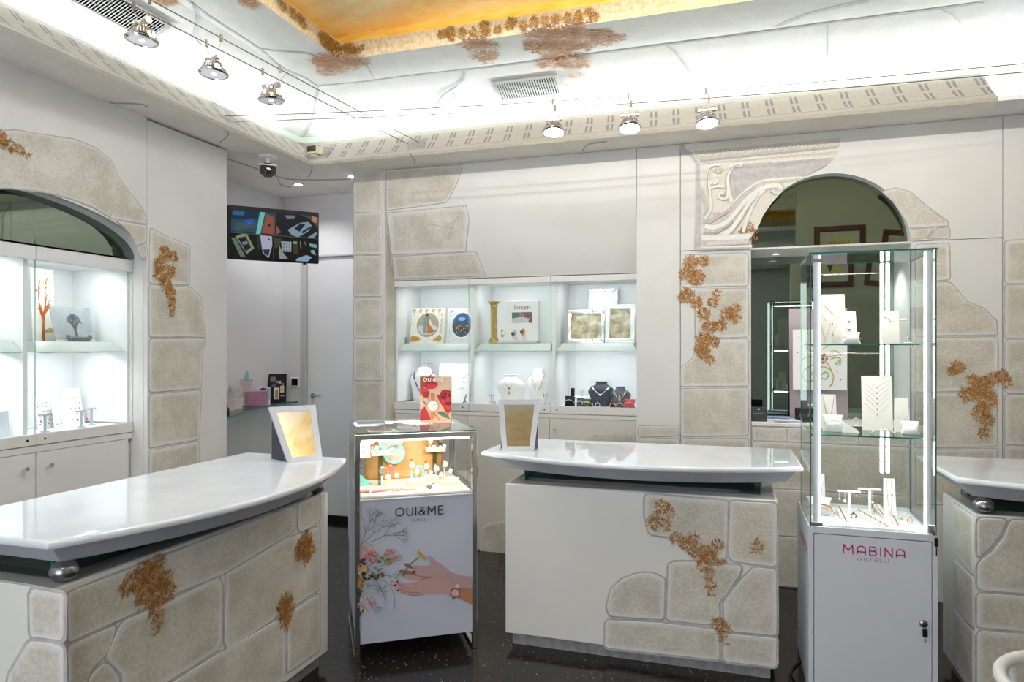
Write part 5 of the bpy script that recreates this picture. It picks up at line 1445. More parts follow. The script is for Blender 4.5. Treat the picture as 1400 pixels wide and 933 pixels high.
def watch(label, p, h, strap, case, dial=None, rz=0, tagc=True, name='wristwatch', R=.017, stand=True, group=None):
    t = thing(name, label, 'watch', p, rz, group)
    if stand:
        bm = B(); tube(bm, [(0, .006, 0), (0, .006, h - R * 2.2)], .004, 8); lathe(bm, [(.014, 0), (.014, .003), (0, .003)], (0, .006, 0), 14); obj('stand', bm, M_white, t, local=True)
    bm = B(); c = h - R * 1.6
    pts = [(0, .012 + .026 * math.cos(a), c + .030 * math.sin(a) - .002) for a in [PI * .75 + 2 * PI * k / 20 * .92 for k in range(20)]]
    L = []
    for q in pts: L.append((bm.verts.new((-.0075, q[1], q[2])), bm.verts.new((.0075, q[1], q[2])), bm.verts.new((.0075, q[1] * .9 + .001, c + (q[2] - c) * .92)), bm.verts.new((-.0075, q[1] * .9 + .001, c + (q[2] - c) * .92))))
    for a, b in zip(L, L[1:]):
        for k in range(4): bm.faces.new((a[k], a[(k + 1) % 4], b[(k + 1) % 4], b[k]))
    obj('strap', bm, strap, t, local=True)
    bm = B(); lathe(bm, [(R, 0), (R * 1.04, .003), (R * .9, .006), (R * .86, .0045), (0, .0045)], (0, -.013, c), 22, M=Matrix.Rotation(PI / 2, 4, 'X')); d = obj('case', bm, case, t, local=True, smooth=True)
    bm = B(); lathe(bm, [(R * .86, .0048), (0, .0050)], (0, -.013, c), 22, M=Matrix.Rotation(PI / 2, 4, 'X')); obj('dial', bm, dial or M_white, d, local=True)
    bm = B(); box(bm, -.0006, .0006, -.0188, -.0184, c, c + R * .6); box(bm, 0, R * .5, -.0188, -.0184, c - .0006, c + .0006); obj('hands', bm, M_gold, d, local=True)
    if tagc:
        bm = B(); box(bm, .010, .030, -.012, -.011, c - .045, c - .022, .0, M=Matrix.Rotation(.2, 4, 'Y') @ Matrix.Identity(4)); obj('price_tag', bm, M_white, t, local=True)
    return t
o_white = cm(226, 214, 206)
watch('steel wristwatch on the SHEEN block, left one', Vector((pz(704, 460, 5.32).x, 5.285, US + .0185)), .085, M_steel, M_steel, cm(60, 70, 60), tagc=False, stand=True)
watch('bronze wristwatch on the SHEEN block, right one', Vector((pz(716, 460, 5.32).x, 5.285, US + .0185)), .098, M_rose, M_rose, cm(120, 70, 40), tagc=False)
watch('rose gold wristwatch beside the gilded column', Vector((pz(688, 462, 5.30).x, 5.285, US + .0185)), .09, M_rose, M_rose, tagc=False, rz=.5)
# silver photo frames
def pframe(label, x0, x1, yt, Y, zf, fw, outer, pic, tilt=.15, orn=False, dy=0):
    a, b = pz(x0, 465, Y), pz(x1, 465, Y); h = pz(x0, yt, Y).z - zf; wd = b.x - a.x
    t = thing('framed_photo', label, 'photo frame', ((a.x + b.x) / 2, Y, zf)); Mx = Matrix.Rotation(-tilt, 4, 'X')
    bm = B()
    for q in ((-wd / 2, wd / 2, 0, fw), (-wd / 2, wd / 2, h - fw, h)): box(bm, q[0], q[1], -.008, .008, q[2], q[3], .005, M=Mx, seg=2)
    for q in ((-wd / 2, -wd / 2 + fw), (wd / 2 - fw, wd / 2)): box(bm, q[0], q[1], -.008, .008, fw * .9, h - fw * .9, .005, M=Mx, seg=2)
    obj('frame', bm, outer, t, local=True, smooth=True)
    bm = B(); box(bm, -wd / 2 + fw * .9, wd / 2 - fw * .9, .0, .004, fw * .9, h - fw * .9, M=Mx); obj('photo', bm, pic, t, local=True)
    bm = B(); prism(bm, [(-.01, .01, h * .02), (-.01, h * .45, 0), (-.01, h * math.sin(tilt) + .006, h * .7)], (.02, 0, 0)); obj('easel', bm, M_black, t, local=True)
    if orn:
        bm = B()
        for k in range(90):
            u = random.uniform(-wd * .05 if orn == 'half' else -wd / 2, wd / 2); v = random.choice([random.uniform(0, fw), random.uniform(h - fw, h)]) if random.random() < .7 or orn == 'all' else random.uniform(0, h)
            if random.random() < .4: u = random.uniform(wd / 2 - fw, wd / 2); v = random.uniform(0, h)
            if fw < v < h - fw and abs(u) < wd / 2 - fw: continue
            c = Mx @ Vector((u, -.009, v)); r_ = random.uniform(.004, .008)
            tube(bm, [c + Vector((r_ * math.cos(q), -.001, r_ * math.sin(q))) for q in [2 * PI * j / 7 for j in range(7)]], .0015, 4, closed=True)
        obj('filigree', bm, M_silver, t, local=True)
    return t
ph = noisy('sepia_roses', (.30, .24, .12), (.72, .74, .70), 16, .4, c3=(.52, .46, .30))
pframe('silver filigree frame standing behind the other two frames', 803, 843, 392, 5.50, US, .035, mat('pale_silver', (.80, .83, .81), .35, .5), cm(226, 232, 228), orn='all')
pframe('wide silver photo frame, plain on its left half and filigree on its right', 775, 826, 423, 5.36, US, .032, M_silver, ph, orn='half')
pframe('upright pale silver photo frame at the right end of the upper shelf', 827, 868, 416, 5.32, US, .036, mat('pale_silver2', (.74, .80, .79), .3, .4), ph, orn=False)

# lower floor of the back cabinet
def floorloc(px, Y, z=LS): q = pz(px, 500, Y); return (q.x, Y, z)
def hh(px, py, Y, z=LS): return pz(px, py, Y).z - z
bt, sc_ = bust('necklace_bust', 'white slender bust with the blue bead necklace', floorloc(579, 5.42), .26, hh(579, 502, 5.42), M_whitefab, kind='tall')
h = hh(579, 502, 5.42); necklace('blue bead necklace with gold spacers on the left white bust', bt, sc_, h * .84, h * .30, .085, .0052, None, beads=[cm(70, 80, 190), cm(90, 96, 200), cm(60, 64, 170), M_gold])
t, P_ = leanboard('earring_board', 'white board full of small earrings behind the red flower card', 'display board', (597, 641, 498), 5.47, LS, tilt=.2)
for k in range(40):
    u, v = random.uniform(-.85, .9), random.uniform(.08, .92); bm = B(); c = P_(u, v, .004)
    for s in (-1, 1): bmesh.ops.create_uvsphere(bm, u_segments=6, v_segments=4, radius=.0032, matrix=Matrix.Translation(c + Vector((s * .007, 0, 0))))
    obj('earring', bm, [M_silver, M_gold, cm(120, 120, 140), M_silver][k % 4], t, local=True)
tstand('tiny silver T-stand behind the blue necklace bust', floorloc(586, 5.56), .09, hh(586, 496, 5.56), M_steel)
t = thing('ribbon_bow', 'small green and blue ribbon bow beside the earring board', 'bow', floorloc(635, 5.30)); bm = B(); prism(bm, [(-.02, 0, 0), (0, 0, .035), (.012, 0, .08), (.02, 0, .075), (.008, 0, .035), (0, 0, 0)], (0, .004, 0)); obj('tail', bm, cm(20, 130, 110), t, local=True)
bm = B(); prism(bm, [(-.004, -.004, .07), (.008, -.004, .035), (.026, -.004, 0), (.018, -.004, 0), (.002, -.004, .03)], (0, .003, 0)); obj('tail', bm, cm(40, 130, 190), t, local=True)
bt, sc_ = bust('necklace_bust', 'broad white bust with a red drop pendant', floorloc(698.5, 5.38), .245, hh(698, 513, 5.38), M_whitefab)
h = hh(698, 513, 5.38); necklace('fine chain with red drops on the broad white bust', bt, sc_, h * .86, h * .55, .06, .0012, M_silver, pend=(cm(150, 24, 30), [(0, .007), (.03, .004), (.045, .005)]), vshape=1.0)
bt, sc_ = bust('necklace_bust', 'tall white bust with a gold chain, beside the bay partition', floorloc(736.5, 5.42), .19, hh(736, 504, 5.42), M_whitefab, kind='tall')
h = hh(736, 504, 5.42); necklace('gold and silver bead chain on the tall white bust', bt, sc_, h * .84, h * .40, .055, .0026, None, beads=[M_silver, M_gold])
tstand('small white earring T-stand at the left of the middle bay', floorloc(672, 5.34), .05, .075, M_steel, [(-.02, .02, M_silver, .003), (.02, .02, M_silver, .003)])
tstand('small white earring T-stand in front of the tall bust', floorloc(747, 5.28), .05, .11, M_steel, [(-.02, .015, cm(80, 80, 90), .006), (.02, .015, M_gold, .005)])
for x, m in ((669, M_gold), (676, cm(70, 60, 40))): ring_box('gold ring with a ' + ('pale' if x == 669 else 'dark') + ' stone on the middle bay floor', floorloc(x, 5.27), m)
bt, sc_ = bust('necklace_bust', 'large dark slate bust with a silver V necklace', floorloc(822, 5.40), .215, hh(822, 523, 5.40), M_slate)
h = hh(822, 523, 5.40); necklace('silver V necklace on the large slate bust', bt, sc_, h * .86, h * .48, .082, .003, M_silver, pend=(M_silver, [(0, .008)]), vshape=1.1)
bt, sc_ = bust('necklace_bust', 'small dark slate bust at the right with a gold charm necklace', floorloc(848, 5.36), .165, hh(848, 530, 5.36), M_slate)
h = hh(848, 530, 5.36); necklace('gold necklace with pearl charms on the small slate bust', bt, sc_, h * .86, h * .42, .05, .003, M_gold, pend=(mat('pearl', (.85, .84, .8), .2), [(-.02, .006), (.01, .008)]))
pillow('black roll cushion with two silver bracelets, far left of the right bay', floorloc(779, 5.25), .085, .085, mat('black_velvet', (.012, .012, .014), .9), (M_silver, .002), d=.07)
pillow('black watch cushion with a steel watch beside the black bracelet roll', floorloc(793, 5.28), .06, .07, mat('black_velvet2', (.014, .013, .016), .9), (M_steel, .005), d=.06)
t = thing('small_box', 'black upright box standing behind the black bracelet roll', 'box', floorloc(783, 5.36)); obj('box_body', box(B(), -.015, .015, -.01, .01, 0, .135, .003), M_black, t, local=True); obj('lid', box(B(), -.016, .016, -.011, .011, .135, .142, .002), M_black, t, local=True)
t = thing('small_box', 'small white block behind the black watch cushion', 'box', floorloc(795, 5.37)); obj('box_body', box(B(), -.012, .012, -.01, .01, 0, .13, .003), M_white, t, local=True); obj('lid', box(B(), -.013, .013, -.011, .011, .13, .137, .002), M_white, t, local=True)
pillow('dark green cushion with a gold link bracelet', floorloc(803, 5.25), .088, .066, cm(24, 62, 42, .9), (M_gold, .0035), d=.07)
ring_box('white ring on a small pad before the large slate bust', floorloc(817, 5.24), mat('white_enamel', (.9, .9, .9), .3), .017)
pillow('brown bracelet cushion with a gold cuff at the foot of the small bust', floorloc(838, 5.235), .05, .06, cm(84, 46, 36, .9), (M_gold, .003), d=.05)
pillow('purple-brown bracelet cushion with a silver cuff', floorloc(847.5, 5.235), .055, .062, cm(66, 50, 60, .9), (M_silver, .003), d=.05)
pillow('red cushion with a gold bracelet in the right corner of the cabinet', floorloc(861, 5.25), .085, .07, cm(196, 44, 62, .85), (M_gold, .003), d=.07)

# ---- left cabinet contents (plane X = -3.85)
def lx(px, py, X): return at_x(px, py, X)
UL, LL = 1.6685, 1.149
def lboard(name, label, cat, x0, x1, yt, X, zf, m=M_white, tilt=.12, taper=0):
    a, b = lx(x0, 475, X), lx(x1, 475, X); h = lx((x0 + x1) / 2, yt, X).z - zf; wd = b.y - a.y
    t = thing(name, label, cat, (X, (a.y + b.y) / 2, zf), PI / 2)
    k = wd / 2; L = h * math.tan(tilt)
    bm = B(); prism(bm, [(-k, 0, 0), (k, 0, 0), (k - taper, L, h), (-k + taper, L, h)], (0, .006, 0)); obj('card', bm, m, t, local=True)
    bm = B(); prism(bm, [(-.004, .006, 0), (-.004, L + .05, 0), (-.004, L * .8 + .006, h * .75)], (.008, 0, 0)); obj('strut', bm, m, t, local=True)
    M_ = WM(t)
    return t, (lambda u, v: M_ @ Vector((k * u, L * v, h * v)))
t, pj = lboard('decorative_panel', 'tall cream panel with an orange curling branch ornament, upper left shelf', 'panel', 45, 76, 368, -3.92, UL, noisy('cream_panel', (.80, .78, .68), (.88, .88, .84), 12, .4), tilt=.05)
P = Paint(pj, (1, 0, 0), .002, .0003); og = cm(190, 98, 40)
P.ribbon([(-.1, 0), (-.05, .15), (.0, .32), (.15, .45)], [.28, .22, .16, .1], og); P.ribbon([(0, .32), (-.35, .50), (-.4, .7), (-.2, .85)], [.16, .1, .07, .05], og); P.ribbon([(.1, .42), (.5, .50), (.75, .42)], [.1, .08, .05], og); P.ribbon([(.12, .45), (.3, .62), (.2, .78), (.5, .9)], [.1, .07, .06, .04], og); P.ribbon([(.0, .14), (.5, .17), (.95, .15)], .04, cm(200, 170, 100))
for k in range(26): P.poly([(q0 + .05 * math.cos(a), q1 + .02 * math.sin(a)) for q0, q1 in [(random.uniform(-.8, .8), random.uniform(.4, .95))] for a in [2 * PI * j / 8 for j in range(8)]], random.choice([og, cm(206, 150, 90), cm(150, 120, 80)]))
P.done('ornament', t)
t, pj = lboard('silver_plate', 'square silver plate engraved with a bare tree, standing on the left upper shelf', 'plate', 77, 131, 420, -3.80, UL, noisy('pale_silver_plate', (.42, .46, .50), (.52, .56, .60), 14, .25, metal=.3), tilt=.25)
P = Paint(pj, (1, 0, .2), .002, .0003); gt = cm(96, 100, 106)
def br(x, y, a, l, d):
    if d == 0: return
    x2, y2 = x + math.cos(a) * l, y + math.sin(a) * l; P.ribbon([(x, y), (x2, y2)], .012 + .012 * d, gt); P.h -= P.th
    for k in (-1, 1): br(x2, y2, a + k * .42, l * .78, d - 1)
br(.05, .12, PI / 2, .20, 6); P.poly([(-1, 0), (1, 0), (1, .06), (-1, .06)], cm(216, 200, 190)); P.done('engraving', t)
bm = B(); box(bm, -.07, .07, -.035, -.01, 0, .03, .006); box(bm, -.085, -.06, -.03, -.012, .015, .042, .005); box(bm, .06, .085, -.03, -.012, .015, .042, .005); obj('plate_rest', bm, cm(110, 116, 118), t, local=True)
for (x0, x1, yt, X, lab, rows) in ((52, 77, 541, -3.88, 'pierced white earring card behind the first T-stand, lower left', 6), (75, 100, 547, -3.84, 'plain white card between the earring cards', 1), (90, 116, 532, -3.92, 'tall white earring card with rows of studs', 5)):
    t, pj = lboard('earring_board', lab, 'display board', x0, x1, yt, X, LL, M_white, tilt=.2)
    Mi = WM(t).inverted()
    for r_ in range(rows):
        bm = B()
        for c_ in range(4 if rows > 1 else 2): bmesh.ops.create_uvsphere(bm, u_segments=6, v_segments=4, radius=.0036, matrix=Matrix.Translation(Mi @ (pj(-.7 + c_ * .45 + (r_ % 2) * .1, .15 + .75 * r_ / rows) + Vector((.003, 0, 0)))))
        obj('earring_row', bm, [cm(150, 150, 160), M_gold, cm(120, 90, 90)][r_ % 3], t, local=True)
def ltst(px, yt, X, wd, drops, lab):
    a = lx(px, 500, X); tstand(lab, (X, a.y, LL), wd, lx(px, yt, X).z - LL, cm(176, 186, 200), drops, PI / 2)
ltst(61.5, 566, -3.74, .075, [(-.03, .03, cm(150, 160, 190), .005), (.03, .03, M_gold, .004)], 'grey T-stand with long earrings near the glass door edge')
ltst(111, 561, -3.76, .07, [(-.03, .045, cm(196, 40, 30), .006), (.03, .045, cm(196, 40, 30), .006)], 'grey T-stand with red drop earrings')
ltst(125, 558, -3.80, .06, [(.03, .03, M_gold, .004)], 'grey T-stand with gold hoops, rightmost in the left cabinet')
t, pj = lboard('photo_card', 'pale blue framed card at the left edge of the lower left bay', 'card', -12, 14, 563, -3.72, LL, cm(214, 222, 232), tilt=.1)

# ---- glass tower contents
S1, S2, S3 = 1.6505, 1.2225, .7995
pale = cm(222, 214, 206, .5)
def tb(label, x0, x1, yt, Y, zf, rows=None, tilt=.12, m=M_white, ch=M_steel, pend=None, taper=0, name='necklace_board', foot=True):
    t, P_ = leanboard(name, label, 'display board', (x0, x1, yt), Y, zf, m, tilt, taper=taper, foot=foot)
    if rows: vchains(t, P_, rows, ch, .0009, pend)
    return t, P_
tb('large white board with three V necklaces, top shelf of the tower', 1121, 1156, 402, 3.84, S1, [(.82, .62), (.75, .42), (.6, .2)], pend=(M_steel, .004), m=pale)
tb('small white card with rose bars, lower left on the top shelf', 1121, 1137, 439, 3.68, S1, [(.9, .1)], ch=M_rose, m=pale)
tb('tapered white board with dark drops on the top shelf', 1150, 1173, 426, 3.74, S1, [(.8, .7), (.55, .45)], pend=(cm(50, 40, 40), .004), taper=.008, m=pale)
pillow('white bracelet cushion at the foot of the tapered board', floorloc(1164, 3.64, S1), .085, .055, M_whitefab, (M_rose, .0015), d=.05)
tb('white board with one fine necklace, right half of the top shelf', 1206, 1230, 425, 3.72, S1, [(.85, .7)], pend=(M_steel, .003), m=pale)
tstand('white T-stand behind the right board on the top shelf', floorloc(1225, 3.82, S1), .10, hh(1225, 436, 3.82, S1), M_white)
ring_box('silver ring on a white pad, right end of the top shelf', floorloc(1241, 3.64, S1), M_silver, .010)
tb('white board with two rose chains, left of the middle shelf', 1122, 1145, 540, 3.78, S2, [(.95, .1)], ch=M_rose, taper=.006, m=pale)
pillow('white cushion with a red and gold bracelet on the middle shelf', floorloc(1139, 3.66, S2), .095, .08, M_whitefab, (M_rose, .0015), d=.05)
bm = B(); t = thing('bracelet_ramp', 'white ramp with a rose bracelet beside the left cushion', 'display ramp', floorloc(1161, 3.64, S2)); prism(bm, [(-.03, 0, .045), (-.018, 0, .05), (.045, -.0, .004), (.045, 0, 0), (-.03, 0, 0)], (0, .045, 0)); obj('ramp', bm, M_white, t, local=True); obj('bracelet', tube(B(), [(-.02, .018, .054), (.01, .018, .032), (.042, .018, .009)], .0025, 6), M_rose, t, local=True)
tb('large white board with many V chains in the centre of the middle shelf', 1179, 1221, 515, 3.78, S2, [(.92, .80), (.85, .70), (.78, .60), (.7, .5), (.62, .4), (.5, .3)], ch=cm(206, 204, 200), pend=(M_silver, .003), m=pale)
tb('leaning white card with fine drops right of the large board', 1222, 1246, 545, 3.74, S2, [(.5, .3)], ch=cm(206, 204, 200), taper=.01, tilt=.2, m=pale)
pillow('white bracelet cushion at the right end of the middle shelf', floorloc(1245, 3.66, S2), .085, .06, M_whitefab, None, d=.055)
t = thing('bracelet', 'silver bracelet curled in front of the large middle board', 'bracelet', floorloc(1208, 3.62, S2)); bm = B(); pts = [(-.05 + .1 * i / 12, .01 * math.sin(i), .006 + .018 * math.sin(PI * i / 12)) for i in range(13)]
for q in pts: bmesh.ops.create_uvsphere(bm, u_segments=8, v_segments=5, radius=.005, matrix=Matrix.Translation(q))
obj('beads', bm, M_silver, t, local=True)
tstand('white T-stand hung with coral bead earrings behind the left glass', floorloc(1115, 3.88, S2), .075, hh(1115, 553, 3.88, S2), M_white, [(-.03, .03, M_rose, .005), (-.03, .045, M_rose, .005), (.03, .03, M_rose, .005), (.03, .045, M_rose, .005)])
tb('tall white card at the left rear corner of the tower floor', 1112, 1129, 649, 3.86, S3, [(.8, .3)], ch=cm(200, 180, 170), taper=.004)
pillow('white cushion with a coral bracelet, left on the tower floor', floorloc(1120, 3.72, S3), .12, .085, M_whitefab, (M_rose, .004), d=.06)
tstand('white T-stand with pearl drops, left one on the tower floor', floorloc(1161, 3.72, S3), .105, hh(1161, 671, 3.72, S3), M_white, [(-.045, .03, M_white, .005), (-.02, .04, M_white, .008), (.03, .01, M_silver, .004), (.045, .01, M_silver, .004)])
tstand('white T-stand with coral and tassel drops, right one on the tower floor', floorloc(1189, 3.76, S3), .105, hh(1189, 668, 3.76, S3), M_white, [(-.045, .012, M_rose, .006), (-.025, .012, M_rose, .006), (.012, .055, M_white, .006)])
t_, P_ = tb('white card with two long rose necklaces on the tower floor', 1208, 1226, 656, 3.70, S3, None, taper=.004)
for u in (-.4, .35):
    c = obj('chain', tube(B(), [P_(u, .98, .002), P_(u + .05, .5, .002), P_(.1 + u * .2, .12, .002)], .001, 5), M_rose, t_, local=True)
    bm = B(); bmesh.ops.create_uvsphere(bm, u_segments=8, v_segments=5, radius=.004, matrix=Matrix.Translation(P_(u + .02, .62, .004))); obj('pendant', bm, M_gold if u < 0 else cm(90, 80, 90), c, local=True)
def ramp(label, a, b, wd, hgt, m, Y):
    """long sloping bracelet ramp, a,b picture ends"""
    A_2 = at_z(a[0], a[1], S3 + hgt); B_2 = at_z(b[0], b[1], S3)
    t = thing('bracelet_ramp', label, 'display ramp', (B_2.x, B_2.y, S3)); d = Vector((A_2.x - B_2.x, A_2.y - B_2.y, 0)); n = Vector((-d.y, d.x, 0)).normalized() * wd / 2; up = Vector((0, 0, hgt))
    bm = B(); prism(bm, [n * -1, d - n, d - n + up, Vector((0, 0, .004)) - n], n * 2); obj('ramp', bm, M_white, t, local=True)
    for off in ((0,) if wd < .03 else (-.3, .3)):
        bm = B()
        for k in range(14):
            s = k / 13; c = d * s + up * s + n * off * 2 + Vector((0, 0, .007)); bmesh.ops.create_uvsphere(bm, u_segments=7, v_segments=5, radius=.0042 if wd < .03 else .0025, matrix=Matrix.Translation(c))
        obj('bracelet', bm, m, t, local=True)
ramp('long white ramp with an orange link bracelet across the tower floor', (1173, 699), (1213, 721), .022, .03, M_rose, 0)
ramp('upright white ramp with a coral bracelet between cushion and T-stand', (1147, 694), (1157, 714), .028, .03, M_rose, 0)
ramp('white ramp with two red bracelets in front of the right T-stand', (1199, 690), (1214, 711), .035, .035, cm(196, 80, 60), 0)
ramp('narrow white ramp leaning before the long-necklace card', (1217, 700), (1228, 719), .022, .03, M_rose, 0)
for (px, py, lab, m) in ((1130, 704, 'rose ring, leftmost on the tower floor', M_rose), (1137, 706, 'rose flower ring on the tower floor, next to the leftmost', M_rose), (1167, 710, 'dark-stoned ring before the left T-stand', cm(60, 60, 60)), (1192, 702, 'rose ring before the right T-stand', M_rose), (1244, 716, 'rose ring in a white holder near the tower lock', M_rose), (1237, 711, 'white ring at the right of the tower floor', M_white)):
    p = at_z(px, py, S3); ring_box(lab, p, m, .011)

# ---- niche contents
NL_ = 1.118
t = thing('presentation_panel', 'mauve grey panel leaning at the back of the niche', 'panel', (pz(1120, 560, 5.40).x, 5.40, NL_))
a, b = pz(1080, 500, 5.40).x - t.location.x, pz(1160, 500, 5.40).x - t.location.x; h = pz(1100, 422, 5.40).z - NL_
obj('board', prism(B(), [(a, 0, 0), (b, 0, 0), (b, .07, h), (a, .07, h)], (0, .012, 0)), noisy('mauve_board', (.30, .25, .27), (.34, .29, .31), 6, .35), t, local=True)
t = thing('jewelled_picture', 'white picture of a flower with gold scrolls and coloured stones, hung on the mauve panel', 'picture', (pz(1121, 533, 5.36).x, 5.366, pz(1100, 533, 5.38).z))
a, b = pz(1084, 500, 5.37).x - t.location.x, pz(1158, 500, 5.37).x - t.location.x; h = pz(1100, 451, 5.38).z - t.location.z
obj('canvas', box(B(), a, b, 0, .014, 0, h, .002), M_white, t, local=True)
P = Paint(lambda x, y: at_y(x, y, 5.366), NB, .0008, .0004)
gs = noisy('gold_scroll', (.45, .30, .08), (.66, .50, .18), 60, .35, metal=.4)
def sc2(pts, w0, m=gs): P.ribbon([tuple(p) for p in spline(pts, 6)], w0, m)
sc2([(1108, 512), (1118, 503), (1130, 503), (1139, 512), (1138, 524), (1134, 529)], 1.8); sc2([(1126, 492), (1132, 498), (1137, 508), (1140, 516)], 1.6); sc2([(1136, 492), (1142, 489), (1149, 491), (1149, 498), (1144, 499), (1142, 495)], 1.5); sc2([(1133, 484), (1138, 480), (1145, 481), (1146, 485), (1139, 487), (1130, 488)], 1.2)
sc2([(1120, 496), (1110, 500), (1100, 506), (1097, 514), (1102, 522), (1112, 520)], 1.6); sc2([(1118, 490), (1106, 488), (1097, 492), (1096, 500)], 1.3); sc2([(1116, 482), (1106, 478), (1098, 470)], 1.2); sc2([(1124, 478), (1130, 474), (1141, 470)], 1.1); sc2([(1120, 515), (1128, 509), (1133, 513), (1128, 519), (1123, 517)], 1.4, cm(90, 160, 90)); sc2([(1142, 497), (1147, 496), (1146, 492)], 1.2, cm(90, 160, 90)); sc2([(1106, 516), (1112, 512), (1116, 516)], 1.2)
for k in range(8): P.disc(1125 + 5.0 * math.cos(k * .785), 491 + 5.0 * math.sin(k * .785), 2.1, cm(206, 176, 186) if k % 2 else cm(186, 130, 110), n=8)
P.disc(1125, 491, 2.2, cm(90, 120, 80)); P.disc(1127, 485, 1.6, cm(200, 90, 40))
for (x, y, c) in ((1092, 460, (226, 160, 40)), (1143, 455, (190, 60, 60)), (1090, 482, (40, 130, 90)), (1149, 485, (170, 60, 60)), (1097, 515, (70, 90, 150)), (1149, 519, (60, 100, 180)), (1144, 508, (120, 80, 130)), (1137, 526, (210, 130, 40)), (1104, 456, (70, 110, 80)), (1141, 529, (220, 140, 50)), (1096, 527, (60, 130, 90))): P.disc(x, y, 1.1, cm(*c), n=8)
P.done('ornament', t)
t = thing('gift_box', 'small black presentation box at the left end of the niche ledge', 'box', (pz(1037.5, 572, 5.09).x, 5.09, NL_))
obj('box_body', box(B(), -.055, .055, 0, .04, 0, .098, .002), cm(32, 28, 32, .4), t, local=True); obj('clasp', lathe(B(), [(.005, 0), (.005, .003), (0, .003)], (0, 0, .085), 10, M=Matrix.Rotation(PI / 2, 4, 'X')), M_steel, t, local=True)
P = Paint(lambda x, y: at_y(x, y, 5.09), NB, .0005, .0002)
for k in range(7): P.ribbon([(1030 + k * 2.1, 565.6 + k * .05), (1031.4 + k * 2.1, 565.6 + k * .05)], 1.2, cm(130, 126, 130))
P.done('lettering', t)
t = thing('leaflets', 'loose stack of white leaflets on the niche ledge', 'leaflet', (pz(1076, 572, 5.12).x, 5.10, NL_))
for k in range(4): obj('sheet', box(B(), -.08, .08, -.05, .06, k * .004, k * .004 + .002, M=Matrix.Rotation(.12 * k - .1, 4, 'Z')), cm(214, 216, 236), t, local=True)
t = thing('leaflets', 'pale blue leaflets standing in for a reflection in the niche mirror', 'leaflet', (pz(1063, 560, 5.36).x, 5.36, NL_))  # extra stack modelled in place of the leaflets' mirror reflection
for k in range(3): obj('sheet', box(B(), -.09, .09, -.06, .06, k * .004, k * .004 + .002, M=Matrix.Rotation(-.1 * k, 4, 'Z')), cm(150, 176, 210), t, local=True)
t = thing('watch_box', 'open black watch box with rose bracelets behind the left glass of the tower', 'box', (pz(1102, 570, 5.20).x, 5.20, NL_)); obj('box_body', box(B(), -.07, .07, -.04, .04, 0, .035, .003), M_black, t, local=True)
bm = B(); box(bm, -.07, .07, .03, .042, .036, .09, .003); obj('lid', bm, M_black, t, local=True); bm = B(); [tube(bm, [(x, -.02, .037), (x, .02, .045)], .006, 6) for x in (-.04, -.015, .015, .04)]; obj('bracelets', bm, M_steel, t, local=True)
ring_box('pearl ring on the niche ledge seen through the tower', (pz(1170, 575, 5.15).x, 5.15, NL_), mat('pearl', (.85, .84, .8), .2), .016)

# ---- watch showcase contents (local frame of the showcase)
SMi = SM.inverted(); SZ = .8585; RZ = math.radians(34)
def sl(px, py, k): return SMi @ at_plane(px, py, sp(0, k, 0), NS)
def wl(l): return SM @ Vector(l)
def sthing(name, label, cat, l, group=None): return thing(name, label, cat, wl(l), RZ, group)
wood = cm(236, 206, 166, .45)
def riser(label, x0, x1, ytop, k, d=.07):
    a, b = sl(x0, ytop, k), sl(x1, ytop, k); z = (a.z + b.z) / 2
    t = sthing('riser', label, 'display riser', ((a.x + b.x) / 2, k + d / 2, SZ)); h = z - SZ
    obj('plinth', box(B(), -(b.x - a.x) / 2, (b.x - a.x) / 2, -d / 2, d / 2, 0, h - .004, .002), wood, t, local=True); obj('top_pad', box(B(), -(b.x - a.x) / 2 + .002, (b.x - a.x) / 2 - .002, -d / 2 + .002, d / 2 - .002, h - .004, h, .001), M_white, t, local=True)
    return z
z1 = riser('low white riser under two watches, left in the showcase', 505, 541, 668, .20, .07)
z2 = riser('low white riser in the middle of the showcase', 558, 583, 657, .18, .08)
z3 = riser('small wooden riser behind the steel watch', 578, 600, 652, .27, .06)
z4 = riser('white block with a pink quartz slice, right in the showcase', 604, 629, 658, .16, .09)
def sw(label, px, py_top, k, zb, strap, case, dial, **kk):
    l = sl(px, py_top, k); return watch(label, wl((l.x, k, zb)), l.z - zb, strap, case, dial, rz=RZ + kk.pop('rz', 0), **kk)
tan_l = cm(216, 150, 90); grey_s = cm(130, 120, 116); pinkd = cm(176, 84, 92)
sw('watch with grey mesh strap on the left riser', 522, 636, .235, z1, grey_s, M_silver, cm(120, 110, 110))
sw('watch with deep pink dial on the left riser', 534, 634, .235, z1, tan_l, M_rose, pinkd)
sw('watch with white dial and tan strap on the middle riser', 563, 629, .22, z2, tan_l, M_gold, M_white)
sw('watch with tan strap on the wooden riser', 583, 631, .30, z3, tan_l, M_rose, M_white)
sw('silver watch with white tag at the back of the right riser', 596, 634, .34, SZ, M_silver, M_silver, M_white)
sw('rose gold mesh watch on a tall stand, right in the showcase', 608, 628, .30, SZ, M_rose, M_rose, M_white)
t = sthing('quartz_slice', 'pink and green mineral slice on the right white block', 'mineral', (sl(616, 655, .2).x, .205, z4)); bm = B(); prism(bm, [(-.045, -.03, 0), (.04, -.032, 0), (.05, .0, 0), (.02, .03, 0), (-.03, .028, 0), (-.05, .0, 0)], (0, 0, .012)); obj('slice', bm, noisy('quartz', (.55, .50, .20), (.90, .70, .66), 30, .25), t, local=True)
